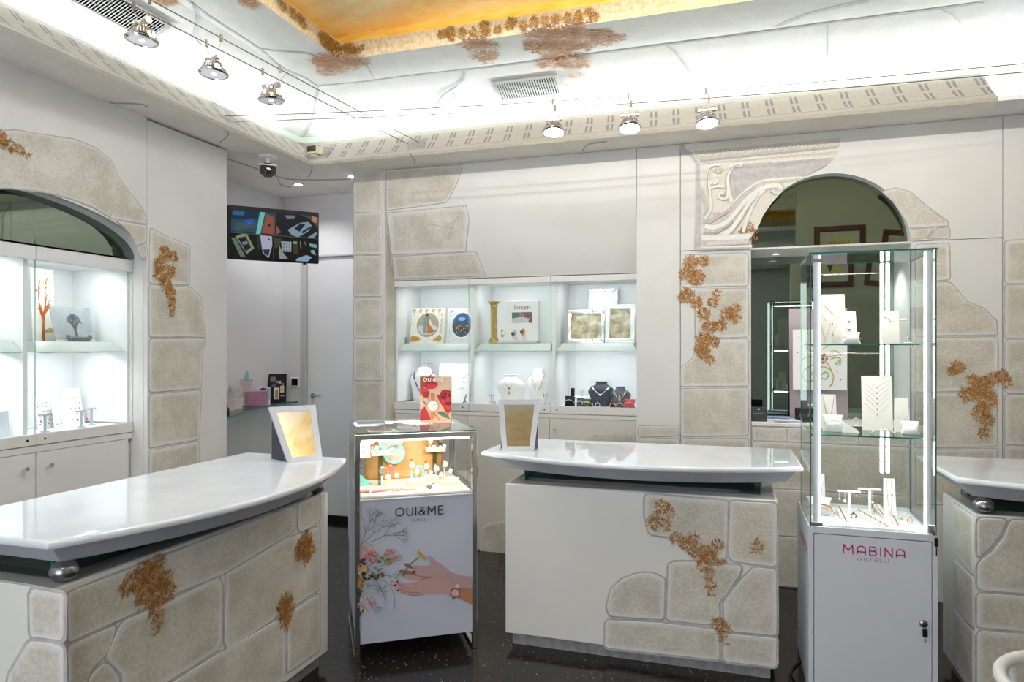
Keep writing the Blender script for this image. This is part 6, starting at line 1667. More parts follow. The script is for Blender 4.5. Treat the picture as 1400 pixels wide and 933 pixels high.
# raised perspex shelves at the back with more watches
for (x0, x1, yt, lab, ws) in ((507, 534, 642, 'high white shelf with a grey-strapped watch, left', ()), ):
    pass
def hshelf(label, x0, x1, ytop, k):
    a, b = sl(x0, ytop, k), sl(x1, ytop, k); z = (a.z + b.z) / 2; wd = (b.x - a.x)
    t = sthing('riser', label, 'display riser', ((a.x + b.x) / 2, k, SZ)); h = z - SZ
    obj('platform', box(B(), -wd / 2, wd / 2, -.03, .03, h - .018, h, .002), wood, t, local=True); obj('top_pad', box(B(), -wd / 2 + .002, wd / 2 - .002, -.028, .028, h - .0005, h + .003), M_white, t, local=True)
    obj('column', box(B(), -.012, .012, .0, .03, 0, h - .018), M_glassg, t, local=True); return z + .003
z5 = hshelf('high white shelf at the upper left of the showcase', 507, 533, 618, .28)
z6 = hshelf('high white shelf at the upper right of the showcase', 582, 608, 613, .42)
sw('slim grey watch on the upper left shelf', 509, 598, .28, z5, grey_s, M_silver, M_white, R=.014)
sw('rose watch on the upper right shelf', 588, 598, .42, z6, tan_l, M_rose, M_white, R=.014)
sw('dark-strapped rose watch on the upper right shelf', 602, 597, .42, z6, cm(80, 44, 34), M_rose, cm(120, 90, 60), R=.014)
# tan handbag
l = sl(543, 655, .50); t = sthing('handbag', 'tan leather handbag with round turquoise-rimmed badges at the back of the showcase', 'handbag', (.31, .50, SZ))
bm = B(); n = 14; rings = []
for i in range(n + 1):
    v = i / n; z = .245 * v; s_ = (1 - max(0, (v - .55) / .45) ** 2.2 * .45); hx = .235 * s_ * (.94 + .06 * math.sin(PI * v)); hy = .052 * (1.0 - .75 * v ** 2.5)
    rings.append([bm.verts.new(((hx + .006 * math.sin(5 * a + 3 * v)) * (abs(math.cos(a)) ** .6) * (1 if math.cos(a) > 0 else -1), (hy + .004 * math.sin(9 * a + 7 * v)) * (abs(math.sin(a)) ** .8) * (1 if math.sin(a) > 0 else -1), z)) for a in [2 * PI * k / 40 + .01 for k in range(40)]])
for i in range(n):
    for k in range(40): bm.faces.new((rings[i][k], rings[i][(k + 1) % 40], rings[i + 1][(k + 1) % 40], rings[i + 1][k]))
bm.faces.new(rings[0]); bm.faces.new(rings[-1])
leather = noisy('tan_leather', (.42, .22, .07), (.58, .34, .14), 9, .45, .1)
obj('bag_body', bm, leather, t, local=True, smooth='all')
bm = B(); tube(bm, [(-.12, 0, .22), (-.10, 0, .28), (0, 0, .30), (.10, 0, .28), (.12, 0, .22)], .008, 8); obj('handle', bm, leather, t, local=True, smooth=True)
turq = cm(120, 206, 196)
def badge(px, py, r, lab, c):
    l = sl(px, py, .43); t = sthing('round_badge', lab, 'badge', (l.x, .432, l.z - r))
    obj('rim', lathe(B(), [(r, 0), (r, .006), (r * .82, .007), (r * .82, 0)], (0, 0, r), 28, M=Matrix.Rotation(PI / 2, 4, 'X')), turq, t, local=True); obj('face', lathe(B(), [(r * .83, .004), (0, .004)], (0, 0, r), 28, M=Matrix.Rotation(PI / 2, 4, 'X')), c, t, local=True)
    obj('ornament', lathe(B(), [(r * .4, .004), (r * .38, .006), (r * .2, .0055), (0, .006)], (-.01, 0, r + .01), 14, M=Matrix.Rotation(PI / 2, 4, 'X')), cm(196, 176, 170), t, local=True)
badge(539, 620, .064, 'lower round badge with turquoise rim hanging on the handbag', cm(244, 232, 216)); badge(534, 603, .072, 'upper round badge with turquoise rim hanging on the handbag', cm(236, 214, 204))
t = sthing('turquoise_loop', 'turquoise ribbon loop standing by the tan strap watch', 'ribbon', (sl(574, 652, .24).x, .25, z2 if False else SZ)); bm = B(); tube(bm, [(.022 * math.cos(a), 0, .052 + .05 * math.sin(a)) for a in [2 * PI * k / 20 for k in range(20)]], .007, 6, closed=True); obj('loop', bm, turq, t, local=True, smooth=True)
t = sthing('gift_pouch', 'turquoise wedge at the left rear corner of the showcase', 'pouch', (.065, .30, SZ)); obj('pouch', prism(B(), [(-.04, 0, 0), (.05, 0, 0), (-.03, 0, .07)], (0, .03, 0)), turq, t, local=True)
t, = (sthing('price_card', 'white price card with small print, upper left of the showcase', 'card', (sl(498, 625, .22).x, .24, SZ)),)
h = sl(498, 606, .24).z - SZ; obj('card', box(B(), -.035, .035, 0, .003, h - .085, h, 0, M=Matrix.Rotation(-.12, 4, 'X')), M_white, t, local=True); obj('stem', tube(B(), [(0, .004, 0), (0, .008 + h * .06, h - .05)], .002, 6), M_steel, t, local=True)
bm = B(); [box(bm, -.012 + .0, .004, -.001, 0, h - .03 - .010 * k, h - .026 - .010 * k, M=Matrix.Rotation(-.12, 4, 'X')) for k in range(3)]; obj('print', bm, cm(70, 70, 70), t, local=True)
t = sthing('leather_bracelet', 'pink leather strap lying at the front left of the showcase tray', 'bracelet', (sl(512, 674, .10).x, .10, SZ)); bm = B(); tube(bm, [(-.10, 0, .009), (-.05, .004, .010), (0, -.003, .009), (.06, .004, .011), (.11, .01, .012)], [.009, .010, .009, .008, .005], 8); obj('strap', bm, cm(222, 160, 150), t, local=True, smooth=True); obj('holder', box(B(), -.03, -.015, -.02, .025, 0, .022, .002), M_white, t, local=True)
t = sthing('bracelet', 'rose mesh bracelet lying open on the showcase tray', 'bracelet', (sl(552, 672, .10).x, .095, SZ)); bm = B(); tube(bm, [(-.06, -.01, .005), (-.02, .006, .006), (.03, -.004, .005), (.065, .008, .005)], .005, 6); obj('mesh_band', bm, M_rose, t, local=True)
t = sthing('wristwatch', 'steel watch lying on its side before the wooden riser', 'watch', (sl(586, 664, .12).x, .12, SZ)); obj('case', lathe(B(), [(.018, 0), (.018, .006), (.014, .008), (0, .008)], (0, 0, .014), 20, M=Matrix.Rotation(1.1, 4, 'X')), M_silver, t, local=True, smooth=True); obj('strap', tube(B(), [(0, .0, .022), (.03, .02, .02), (.05, .04, .012)], [.008, .006, .004], 6), M_silver, t, local=True); obj('strap', tube(B(), [(0, -.012, .008), (.006, -.026, .006)], .007, 6), cm(90, 90, 94), t, local=True)
t = sthing('ring', 'small rose bar lying on the middle of the tray', 'ring', (sl(546, 667, .14).x, .145, SZ)); obj('band', tube(B(), [(-.015, 0, .003), (0, .003, .006), (.015, 0, .003)], .002, 6), cm(90, 60, 50), t, local=True); obj('stone', box(B(), -.004, .004, -.004, .004, .006, .012, .001), M_rose, t, local=True)
# on top of the showcase
ZT = 1.1868
a = at_z(574, 578, ZT); b = at_z(617, 578.5, ZT); hb = (at_plane(574, 515, a, (0.25, -.97, 0)).z - ZT)
w_ = (b - a).length; ang = math.atan2(b.y - a.y, b.x - a.x)
t = thing('advertising_card', 'tall card with red flowers, a watch and OUI&ME standing on the glass showcase', 'card', ((a + b) / 2), ang)
obj('card', box(B(), -w_ / 2, w_ / 2, 0, .012, 0, hb, .001), noisy('card_peach', (.62, .40, .28), (.72, .50, .38), 5, .4), t, local=True)
nrm = WM(t).to_3x3() @ Vector((0, -1, 0)); org = Vector(t.location)
P = Paint(lambda x, y: at_plane(x, y, org, nrm), nrm, .0006, .0003)
u4 = lambda *pts: [(560 + x / 9.82, 505 + y / 9.82) for x, y in pts]
P.poly(u4((140, 560), (300, 400), (555, 560), (555, 690), (140, 690)), cm(226, 176, 146)); rd = cm(170, 24, 36); rd2 = cm(206, 40, 54); rd3 = cm(110, 14, 24)
P.poly(u4((140, 100), (340, 100), (350, 170), (390, 200), (350, 250), (300, 270), (240, 262), (200, 240), (150, 250)), rd); P.poly(u4((140, 100), (215, 100), (205, 220), (140, 230)), cm(150, 80, 40)); P.poly(u4((230, 210), (390, 200), (340, 262), (260, 268)), rd2)
P.poly(u4((140, 240), (240, 260), (270, 300), (262, 360), (225, 390), (180, 375), (165, 340), (140, 345)), cm(190, 60, 60)); P.poly(u4((175, 310), (268, 300), (262, 360), (220, 388), (180, 372)), rd)
P.poly(u4((362, 335), (400, 345), (430, 290), (480, 270), (520, 285), (556, 290), (556, 560), (520, 600), (480, 570), (460, 520), (410, 450), (385, 400)), rd)
for (x, y, r, c) in ((500, 350, 46, rd2), (470, 390, 36, rd3), (520, 410, 36, rd2), (450, 430, 30, rd2), (510, 470, 34, rd3), (530, 520, 30, rd2), (490, 500, 22, rd2), (480, 330, 24, rd3), (530, 350, 20, rd3), (440, 370, 20, rd3), (545, 450, 18, rd3)): P.disc(560 + x / 9.82, 505 + y / 9.82, r / 9.82, c, n=9)
for k in range(9): P.poly(u4((200, 590), (150 + 10 * k, 690 - 22 * k if k < 5 else 500 + 18 * k), (170 + 10 * k, 690 - 22 * k if k < 5 else 500 + 18 * k)), rd2 if k % 2 else rd)
P.poly(u4((150, 560), (205, 500), (240, 560), (290, 680), (140, 688)), rd)
P.poly(u4((288, 320), (336, 320), (336, 408), (288, 408)), cm(190, 120, 60)); P.poly(u4((288, 578), (336, 578), (336, 668), (288, 668)), cm(196, 124, 64))
P.disc(560 + 318 / 9.82, 505 + 492 / 9.82, 7.8, cm(206, 150, 120)); P.disc(560 + 318 / 9.82, 505 + 492 / 9.82, 6.9, cm(238, 224, 220)); P.ribbon(u4((318, 492), (355, 470)), .5, cm(200, 60, 70)); P.ribbon(u4((318, 492), (285, 498)), .5, cm(120, 60, 60))
gl_ = cm(70, 106, 70); P.poly(u4((375, 575), (440, 570), (510, 605), (552, 672), (480, 650), (400, 605)), gl_); P.poly(u4((180, 400), (205, 440), (232, 490), (215, 480), (190, 440)), gl_); P.ribbon(u4((345, 610), (380, 650), (415, 692)), .8, cm(120, 60, 40)); P.ribbon(u4((248, 370), (262, 415)), .8, cm(100, 60, 40))
write(P, 'OUI&ME', (579.5, 521.5), (606.5, 521.2), 4.6, 1.0, cm(244, 240, 236), .26)
P.done('print', t)
t = thing('brochure', 'grey brochure lying at the back left of the glass showcase top', 'brochure', at_z(507, 579, ZT), .62); obj('pages', box(B(), -.08, .08, -.07, .07, 0, .004, .001), cm(214, 206, 206), t, local=True); obj('cover', box(B(), -.08, .08, -.07, .07, .004, .006), cm(130, 136, 150), t, local=True)
t = thing('brochure', 'pink-brown printed leaflet lying at the front left of the glass showcase top', 'brochure', at_z(521, 589, ZT), .62); obj('pages', box(B(), -.07, .07, -.03, .03, 0, .002), M_white, t, local=True); obj('cover', box(B(), -.062, .062, -.024, .024, .002, .003), cm(150, 100, 96), t, local=True)

# ================================================================== TABLE MIRRORS
def tmirror(label, BL, BR, TR, TL, back, side_dark):
    BL, BR, TR, TL = map(Vector, (BL, BR, TR, TL))
    t = thing('table_mirror', label, 'mirror', (BL + BR) / 2)
    n = (BR - BL).cross(TL - BL).normalized()
    def q(u, v): return BL.lerp(BR, u).lerp(TL.lerp(TR, u), v)
    bm = B(); th = -n * .014
    o_ = [q(0, 0), q(1, 0), q(1, 1), q(0, 1)]; i_ = [q(.16, .09), q(.84, .09), q(.87, .90), q(.13, .90)]
    for k in range(4):
        a, b, c, d = o_[k], o_[(k + 1) % 4], i_[(k + 1) % 4], i_[k]
        v = [bm.verts.new(p) for p in (a, b, c + n * -.003, d + n * -.003)]; bm.faces.new(v)
        w = [bm.verts.new(p + th) for p in (a, b)]; bm.faces.new((v[0], v[1], w[1], w[0]))
    bm.faces.new([bm.verts.new(p + th) for p in o_])
    obj('frame', bm, mat('mirror_frame', (.44, .46, .52), .4), t)
    obj('mirror_glass', prism(B(), [p - n * .004 for p in i_], -n * .002), M_mirror, t)
    bm = B()
    # closed wedge stand behind, dark sides
    tb_ = [q(.06, .97) + th, q(.94, .97) + th]; bb_ = [q(.06, 0) + th, q(.94, 0) + th]
    dn = [Vector((p.x, p.y, BL.z)) for p in tb_]
    for k in (0, 1):
        prism(bm, [bb_[k], dn[k], tb_[k]], (q(.5, .5) - q(.06 if k == 0 else .94, .5)).normalized() * .004)
    bm.free()
    for k in (0, 1): obj('stand_side', prism(B(), [bb_[k], dn[k], tb_[k]], (q(.5, .5) - q(.06 if k == 0 else .94, .5)).normalized() * .004), mat('stand_dark', (.02, .022, .04), .4), t)
    obj('stand_back', prism(B(), [dn[0], dn[1], tb_[1], tb_[0]], (dn[0] - bb_[0]).normalized() * .005), mat('mirror_frame', (.44, .46, .52), .4), t)
    return t
tmirror('white-framed tilted table mirror on the left counter, showing warm tan', (-2.163, 3.008, 1.0405), (-2.06, 3.16, 1.0405), (-2.197, 3.30, 1.315), (-2.34, 3.085, 1.315), None, 0)
tmirror('white-framed tilted table mirror on the middle counter, showing brown', (-1.25, 3.73, 1.0405), (-1.075, 3.785, 1.0405), (-1.071, 3.91, 1.326), (-1.309, 3.834, 1.326), None, 1)

# ================================================================== CEILING THINGS
# cables
def cable(label, pts, group): 
    o = obj('cable', tube(B(), pts, .0028, 6), mat('cable_metal', (.10, .085, .07), .6, 0)); tag(o, label, 'cable', group); return o
def sag(a, b, s, n=24): a = Vector(a); b = Vector(b); return [a.lerp(b, i / n) - Vector((0, 0, s * 4 * (i / n) * (1 - i / n))) for i in range(n + 1)]
c1 = sag((-3.33, 3.915, 3.23), (3.1, 4.36, 3.16), .075); c2 = sag((-3.33, 4.03, 3.23), (3.1, 4.48, 3.155), .075)
c3 = sag((-2.40, 4.86, 3.22), (-2.85, -1.6, 3.17), .03); c4 = sag((-2.30, 4.86, 3.22), (-2.70, -1.6, 3.17), .03)
for c, lab in ((c1, 'thin steel cable along the back wall, the one nearer the shop'), (c2, 'thin steel cable along the back wall, the one nearer the wall'), (c3, 'thin steel cable above the left counter, left one of the pair'), (c4, 'thin steel cable above the left counter, right one of the pair')):
    cable(lab, c, 'lamp cables under the ceiling')
def on_cable(c, px):
    best = None
    for a, b in zip(c, c[1:]):
        for k in range(20):
            p = a.lerp(b, k / 20); d = p - CAM; z = d.dot(FW)
            if z < .5: continue
            x = CX + FPX * d.dot(RT) / z
            if best is None or abs(x - px) < best[0]: best = (abs(x - px), p)
    return best[1]
def lamp(label, ca, cb, pa, pb_, drop, tgt, power, face=M_lampface):
    a = on_cable(ca, pa); b = on_cable(cb, pb_); m = (a + b) / 2; c = m - Vector((0, 0, drop))
    t = thing('cable_spotlight', label, 'spotlight', c - Vector((0, 0, .02)), group=None)
    for p in (a, b):
        bm = B(); tube(bm, [p + Vector((0, 0, .018)), p - Vector((0, 0, .018))], .0075, 8); obj('clip', bm, M_bronze, t)
        q = c + (p - m).normalized() * .022 + Vector((0, 0, .078)); obj('hanger', tube(B(), [p - Vector((0, 0, .015)), q], .0012, 5), M_steel, t)
    d = (b - a).normalized() if abs((b - a).x) > abs((b - a).y) else Vector((1, 0, 0))
    bm = B(); tube(bm, [c - d * .052 + Vector((0, 0, .078)), c - d * .028 + Vector((0, 0, .078)), c - d * .027 + Vector((0, 0, .078)), c + d * .027 + Vector((0, 0, .078)), c + d * .028 + Vector((0, 0, .078)), c + d * .052 + Vector((0, 0, .078))], [.016, .016, .009, .009, .016, .016], 12); obj('joint', bm, M_chrome, t)
    tilt = (Vector(tgt) - c).normalized(); R_ = Vector((0, 0, -1)).rotation_difference(tilt).to_matrix().to_4x4()
    Mh = Matrix.Translation(c) @ R_
    hb = lathe(B(), [(0, .074), (.016, .074), (.020, .060), (.034, .052), (.050, .036), (.058, .014)], (0, 0, 0), 32, M=None); hb.transform(Mh); h_ = obj('heat_sink', hb, M_chrome, t, smooth=True)
    bm = B()
    for k in range(28):
        an = 2 * PI * k / 28; ca_, sa_ = math.cos(an), math.sin(an); tube(bm, [(ca_ * .026, sa_ * .026, .057), (ca_ * .044, sa_ * .044, .044), (ca_ * .057, sa_ * .057, .020)], .0026, 4)
    bm.transform(Mh); obj('fins', bm, mat('copper_fins', (.55, .42, .34), .3, 1), h_)
    bm = lathe(B(), [(.056, .012), (.070, .006), (.073, .0), (.070, -.006), (.060, -.009), (.058, -.004), (.050, .0)], (0, 0, 0), 32); bm.transform(Mh); obj('rim', bm, M_chrome, t, smooth=True)
    bm = lathe(B(), [(.058, -.004), (.03, .002), (0, .004)], (0, 0, 0), 28); bm.transform(Mh); lf = obj('lamp_face', bm, face, t, smooth=True)
    bm = lathe(B(), [(.012, .0), (.010, -.006), (0, -.008)], (0, 0, 0), 12); bm.transform(Mh); obj('bulb', bm, M_lampface, lf, smooth=True)
    spot('spotlight_beam', c + tilt * .03, tgt, power, 85, (.97, .98, 1), .05, .8)
    return t
lamp('cable spotlight under the back cable pair, left of three', c1, c2, 756, 758.5, .168, (-1.0, 3.6, .9), 16)
lamp('cable spotlight under the back cable pair, middle of three', c1, c2, 859, 863, .168, (-.5, 3.6, .9), 16, M_lampface)
lamp('cable spotlight under the back cable pair, right of three', c1, c2, 966, 968, .168, (.05, 3.7, .9), 16)
lamp('cable spotlight at the upper left, nearest and largest, by the air vent', c3, c4, 183, 205, .165, (-2.6, 2.35, .5), 12, M_lampglass)
lamp('cable spotlight at the upper left, second from the air vent', c3, c4, 281, 303, .165, (-2.4, 2.7, .5), 12, M_lampglass)
lamp('cable spotlight at the upper left, smallest, nearest the corner', c3, c4, 360, 382, .165, (-2.4, 3.3, .5), 12, M_lampglass)
# air vents on the vault
def vent(label, o, u, v, L, W, n):
    o, u, v = Vector(o), Vector(u).normalized(), Vector(v).normalized(); nn = u.cross(v).normalized()
    if nn.z > 0: nn = -nn
    t = thing('air_vent', label, 'vent', o + u * L / 2 + v * W / 2)
    M_ = Matrix(((u.x, v.x, nn.x, 0), (u.y, v.y, nn.y, 0), (u.z, v.z, nn.z, 0), (0, 0, 0, 1))); M_.translation = o
    f = .024; bm = B()
    for q in ((0, L, 0, f), (0, L, W - f, W), (0, f, f, W - f), (L - f, L, f, W - f)): box(bm, *q, .0, .012, .003)
    bm.transform(M_); obj('frame', bm, M_plaster_w, t)
    bm = box(B(), f, L - f, f, W - f, .0005, .002); bm.transform(M_); obj('duct_opening', bm, M_black, t)
    for k in range(n):
        x = f + (L - 2 * f) * (k + .5) / n; bm = B(); box(bm, -.0055, .0055, f, W - f, -.001, .001, M=Matrix.Translation((x, 0, .008)) @ Matrix.Rotation(.5, 4, 'Y')); bm.transform(M_); obj('slat', bm, M_plaster_w, t)
    bm = B(); [box(bm, f, L - f, y - .0015, y + .0015, .004, .006) for y in (W * .35, W * .5, W * .65)]; bm.transform(M_); obj('cross_bars', bm, M_plaster_w, t)
    for x, y in ((.03, .010), (L - .03, .010), (.03, W - .01), (L - .03, W - .01)):
        bm = B(); lathe(bm, [(.004, .012), (.004, .0135), (0, .0135)], (x, y, 0), 8); bm.transform(M_); obj('screw', bm, M_steel, t)
A0, B0 = at_ceil(679, 111), at_ceil(685, 138)
vn = Vector((0, .19, -.078))
vent('white slatted air vent in the vault above the back wall', (-1.68, 4.748, 3.580), (1, 0, 0), vn, .50, .21, 24)
vent('white slatted air vent in the vault at the upper left edge of the view', (-3.205, 2.78, 3.580), (0, 1, 0), (-.19, 0, -.078), .54, .21, 26)
# surveillance camera on the soffit
c = at_z(366, 214, ZS); t = thing('security_camera', 'white bullet security camera hanging from the soffit above the monitor', 'camera', (c.x, c.y, ZS), .66); t.scale = (1.25, 1.25, 1.25)
obj('mount', lathe(B(), [(.0, 0), (.055, 0), (.055, -.010), (.045, -.014), (0, -.014)], (0, 0, 0), 24), M_white, t, local=True, smooth=True)
obj('arm', tube(B(), [(0, 0, -.012), (0, 0, -.05), (0, .012, -.075)], [.013, .012, .018], 12), M_white, t, local=True, smooth=True)
bm = B(); tube(bm, [(0, .10, -.075), (0, .08, -.078), (0, -.06, -.098)], [.030, .040, .042], 20); obj('housing', bm, M_white, t, local=True, smooth=True)
bm = B(); box(bm, -.052, .052, -.10, .09, -.062, -.055, .004, M=Matrix.Translation((0, 0, 0)) @ Matrix.Rotation(.14, 4, 'X')); obj('sun_shield', bm, M_white, t, local=True)
bm = B(); pts = [(.050 * math.cos(a), .046 * math.sin(a)) for a in [2 * PI * k / 8 + PI / 8 for k in range(8)]]; prism(bm, [(x, -.062, -.099 + z) for x, z in pts], (0, -.02, -.003)); obj('front_plate', bm, M_black, t, local=True)
bm = B(); lathe(bm, [(.020, 0), (.022, .006), (.016, .008), (0, .005)], (0, -.083, -.102), 20, M=Matrix.Rotation(PI / 2, 4, 'X')); obj('lens', bm, M_darkglass, t, local=True, smooth=True)
# sensor box in the cornice corner
p = at_cornice(431, 212); t = thing('sensor_box', 'small beige box with a dark front in the corner of the cornice', 'sensor', p + Vector((.03, -.035, -.03)), -.15)
bm = B(); prism(bm, [(-.045, -.05, .02), (.045, -.05, .02), (.040, .04, .02), (-.040, .04, .02)], (0, 0, .06)); obj('housing', bm, cm(206, 196, 170), t, local=True)
bm = B(); box(bm, -.046, .046, -.056, -.050, .035, .080, .003); obj('front', bm, cm(52, 34, 26, .3), t, local=True)
bm = B(); box(bm, -.03, .03, -.04, .03, -.01, .02, .006); obj('bracket', bm, cm(190, 180, 150), t, local=True)
# downlights of the alcove
for px, py, lab, pw in ((408, 252, 'bright recessed downlight in the alcove soffit', 15), (482, 241, 'recessed downlight half hidden behind the stone pier', 7)):
    p = at_z(px, py, ZS); t = thing('recessed_spotlight', lab, 'spotlight', (p.x, p.y, ZS))
    obj('bezel', lathe(B(), [(.05, 0), (.05, -.005), (.036, -.007), (.036, 0)], (0, 0, 0), 24), M_chrome, t, local=True); obj('lamp_face', lathe(B(), [(.035, -.001), (.033, -.005), (0, -.007)], (0, 0, 0), 24), M_lampface, t, local=True)
    spot('alcove_spot', (p.x, p.y, ZS - .03), (p.x, p.y, 0), pw, 130)
t = thing('added_uplight', 'long white uplight added in the coffer, unseen above the view', 'lamp', (-.1, 2.7, 3.575))  # unseen fixture added for the fill light on the amber panel
obj('trough', box(B(), -2.02, 2.02, -.05, .05, -.012, .012, .003), M_plaster_w, t, local=True)
for x in (-1.5, 1.5): obj('rod', tube(B(), [(x, -.04, .012), (x, -.04, .215)], .006, 6), M_steel, t, local=True)
# unseen round lamps added as fixtures for the ceiling fill lights
l0 = None
for i, (x, y) in enumerate(FILL_LAMPS):
    lab = 'added unseen round white lamp in the coffer ' + ('above the near end of the left counter', 'above the camera place', 'above the far end of the left counter', 'above the middle counter', 'above the glass tower', 'over the right-hand back corner')[i]
    if l0 is None:
        l0 = thing('added_ceiling_lamp', lab, 'lamp', (x, y, 3.66), group='added round lamps in the coffer'); obj('drum', lathe(B(), [(0, 0), (.29, 0), (.29, -.03), (.27, -.035), (.27, -.02), (0, -.02)], (0, 0, 0), 32), M_plaster_w, l0, local=True); obj('rod', tube(B(), [(0, 0, 0), (0, 0, .13)], .01, 8), M_steel, l0, local=True)
    else: dup(l0, (x, y, 3.66), label=lab)

# ================================================================== MONITOR
ML, MR = Vector((-3.526, 4.176, 0)), Vector((-3.058, 4.64, 0))
ang = math.atan2(MR.y - ML.y, MR.x - ML.x); mw = (MR - ML).length; mc = (ML + MR) / 2
t = thing('monitor', 'flat black security monitor showing four camera pictures, hung across the alcove', 'monitor', (mc.x, mc.y, 2.286), ang); mh = .398
obj('casing', box(B(), -mw / 2, mw / 2, 0, .035, 0, mh, .006), M_black, t, local=True)
obj('back_hump', box(B(), -mw * .3, mw * .3, .035, .06, .06, mh - .06, .008), M_black, t, local=True)
bm = B(); tube(bm, [(0, .055, mh / 2), (0, .13, mh / 2), (-.15, .20, mh / 2), (-.30, .24, mh / 2)], .016, 10); obj('wall_arm', bm, M_black, t, local=True)
obj('led_foot', box(B(), mw * .32, mw * .36, .0, .02, -.012, .0, .002), M_black, t, local=True)
nm = WM(t).to_3x3() @ Vector((0, -1, 0)); om = Vector((mc.x, mc.y, 2.3)) + nm * .001
def em(r, g, b, s=.6):
    c = srgb((r / 255, g / 255, b / 255)); return mat('e_%d_%d_%d' % (r, g, b), (0.004, .004, .004), .5, spec=.12, emit=c, es=s)
P = Paint(lambda x, y: at_plane(x, y, om, nm), nm, .0006, .0003)
m5 = lambda *pts: [(250 + x / 5.588, 200 + y / 5.588) for x, y in pts]
P.poly(m5((366, 482), (1036, 538), (1024, 892), (356, 842)), em(6, 8, 10))
P.poly(m5((372, 484), (700, 512), (697, 674), (366, 650)), em(40, 84, 104)); P.poly(m5((372, 484), (580, 502), (570, 560), (370, 560)), em(24, 50, 72)); P.poly(m5((400, 590), (560, 575), (560, 620), (400, 640)), em(70, 96, 96)); P.poly(m5((590, 503), (628, 506), (590, 676), (558, 670)), em(130, 214, 214)); P.poly(m5((640, 520), (700, 545), (697, 676), (600, 664)), em(160, 90, 74))
P.poly(m5((465, 575), (500, 555), (540, 552), (542, 575), (525, 600), (475, 605)), em(30, 100, 190)); P.disc(250 + 510 / 5.588, 200 + 590 / 5.588, 1.2, em(220, 70, 110), n=8); P.poly(m5((380, 490), (470, 498), (470, 530), (380, 525)), em(50, 110, 160)); P.disc(250 + 660 / 5.588, 200 + 605 / 5.588, 2, em(40, 50, 60), n=8)
P.poly(m5((712, 514), (1034, 540), (1030, 706), (706, 682)), em(24, 28, 34)); P.poly(m5((800, 640), (870, 600), (900, 585), (960, 580), (985, 610), (960, 650), (880, 696), (830, 680)), em(150, 172, 186)); P.poly(m5((850, 630), (900, 588), (935, 600), (890, 655)), em(20, 40, 50)); P.poly(m5((905, 655), (975, 612), (980, 622), (915, 668)), em(20, 30, 36)); P.poly(m5((775, 530), (850, 530), (862, 548), (800, 560)), em(120, 140, 150)); P.poly(m5((880, 520), (1034, 545), (1034, 640), (980, 560)), em(84, 80, 76)); P.poly(m5((985, 535), (1025, 545), (1020, 590), (980, 575)), em(200, 150, 110)); P.poly(m5((950, 700), (1020, 655), (1028, 670), (1000, 704)), em(140, 170, 186)); P.poly(m5((712, 600), (750, 660), (706, 680)), em(150, 96, 90))
P.poly(m5((366, 664), (696, 684), (690, 866), (358, 842)), em(12, 16, 20)); P.poly(m5((400, 690), (450, 670), (490, 672), (545, 780), (490, 825), (450, 770)), em(150, 158, 130)); P.poly(m5((420, 705), (480, 690), (520, 775), (480, 805)), em(24, 34, 30)); P.poly(m5((450, 735), (490, 725), (500, 745), (460, 758)), em(130, 140, 170)); P.poly(m5((368, 700), (400, 700), (480, 850), (440, 848)), em(110, 130, 116)); P.poly(m5((590, 682), (680, 690), (682, 760), (655, 855), (610, 820), (600, 760)), em(196, 196, 220)); P.poly(m5((610, 790), (665, 790), (652, 845), (618, 820)), em(50, 50, 70)); P.poly(m5((560, 680), (590, 682), (600, 790), (575, 800)), em(44, 56, 50)); P.disc(250 + 655 / 5.588, 200 + 715 / 5.588, 1.4, em(40, 50, 110), n=8)
P.poly(m5((706, 692), (1030, 718), (1022, 886), (698, 868)), em(14, 16, 14)); P.poly(m5((748, 728), (828, 732), (826, 810), (760, 806)), em(170, 186, 186))
for k in range(9): P.disc(250 + (770 + 22 * (k % 3)) / 5.588, 200 + (750 + 22 * (k // 3)) / 5.588, .9, em(60, 70, 80), n=6)
P.poly(m5((735, 760), (760, 810), (800, 860), (740, 866), (730, 820)), em(150, 170, 170)); P.poly(m5((870, 860), (940, 834), (985, 850), (950, 884), (860, 878)), em(150, 190, 216)); P.poly(m5((965, 745), (1022, 755), (1018, 780), (968, 768)), em(150, 180, 200)); P.poly(m5((970, 800), (1000, 795), (1015, 835), (985, 825)), em(150, 190, 210)); P.poly(m5((840, 725), (880, 728), (876, 830), (842, 826)), em(70, 64, 34)); P.poly(m5((840, 730), (870, 732), (868, 750), (842, 748)), em(130, 180, 170)); P.poly(m5((700, 700), (750, 705), (740, 760), (700, 790)), em(70, 74, 50)); P.ribbon(m5((895, 730), (900, 780)), 1.2, em(150, 170, 130)); P.ribbon(m5((925, 732), (940, 760)), 2.2, em(96, 110, 80))
P.ribbon(m5((704, 512), (690, 866)), 1.0, em(90, 96, 96)); P.ribbon(m5((362, 660), (1032, 710)), 1.0, em(90, 96, 96))
P.done('screen', t)

# thermostat
p = at_y(404, 523, 5.655); t = thing('thermostat', 'small white wall thermostat with a black display beside the grey door', 'thermostat', (p.x, 5.66, p.z - .045))
obj('housing', box(B(), -.052, .052, -.02, 0, 0, .094, .006), M_white, t, local=True); obj('display', box(B(), -.034, .034, -.022, -.0195, .014, .080, .001), M_darkglass, t, local=True)
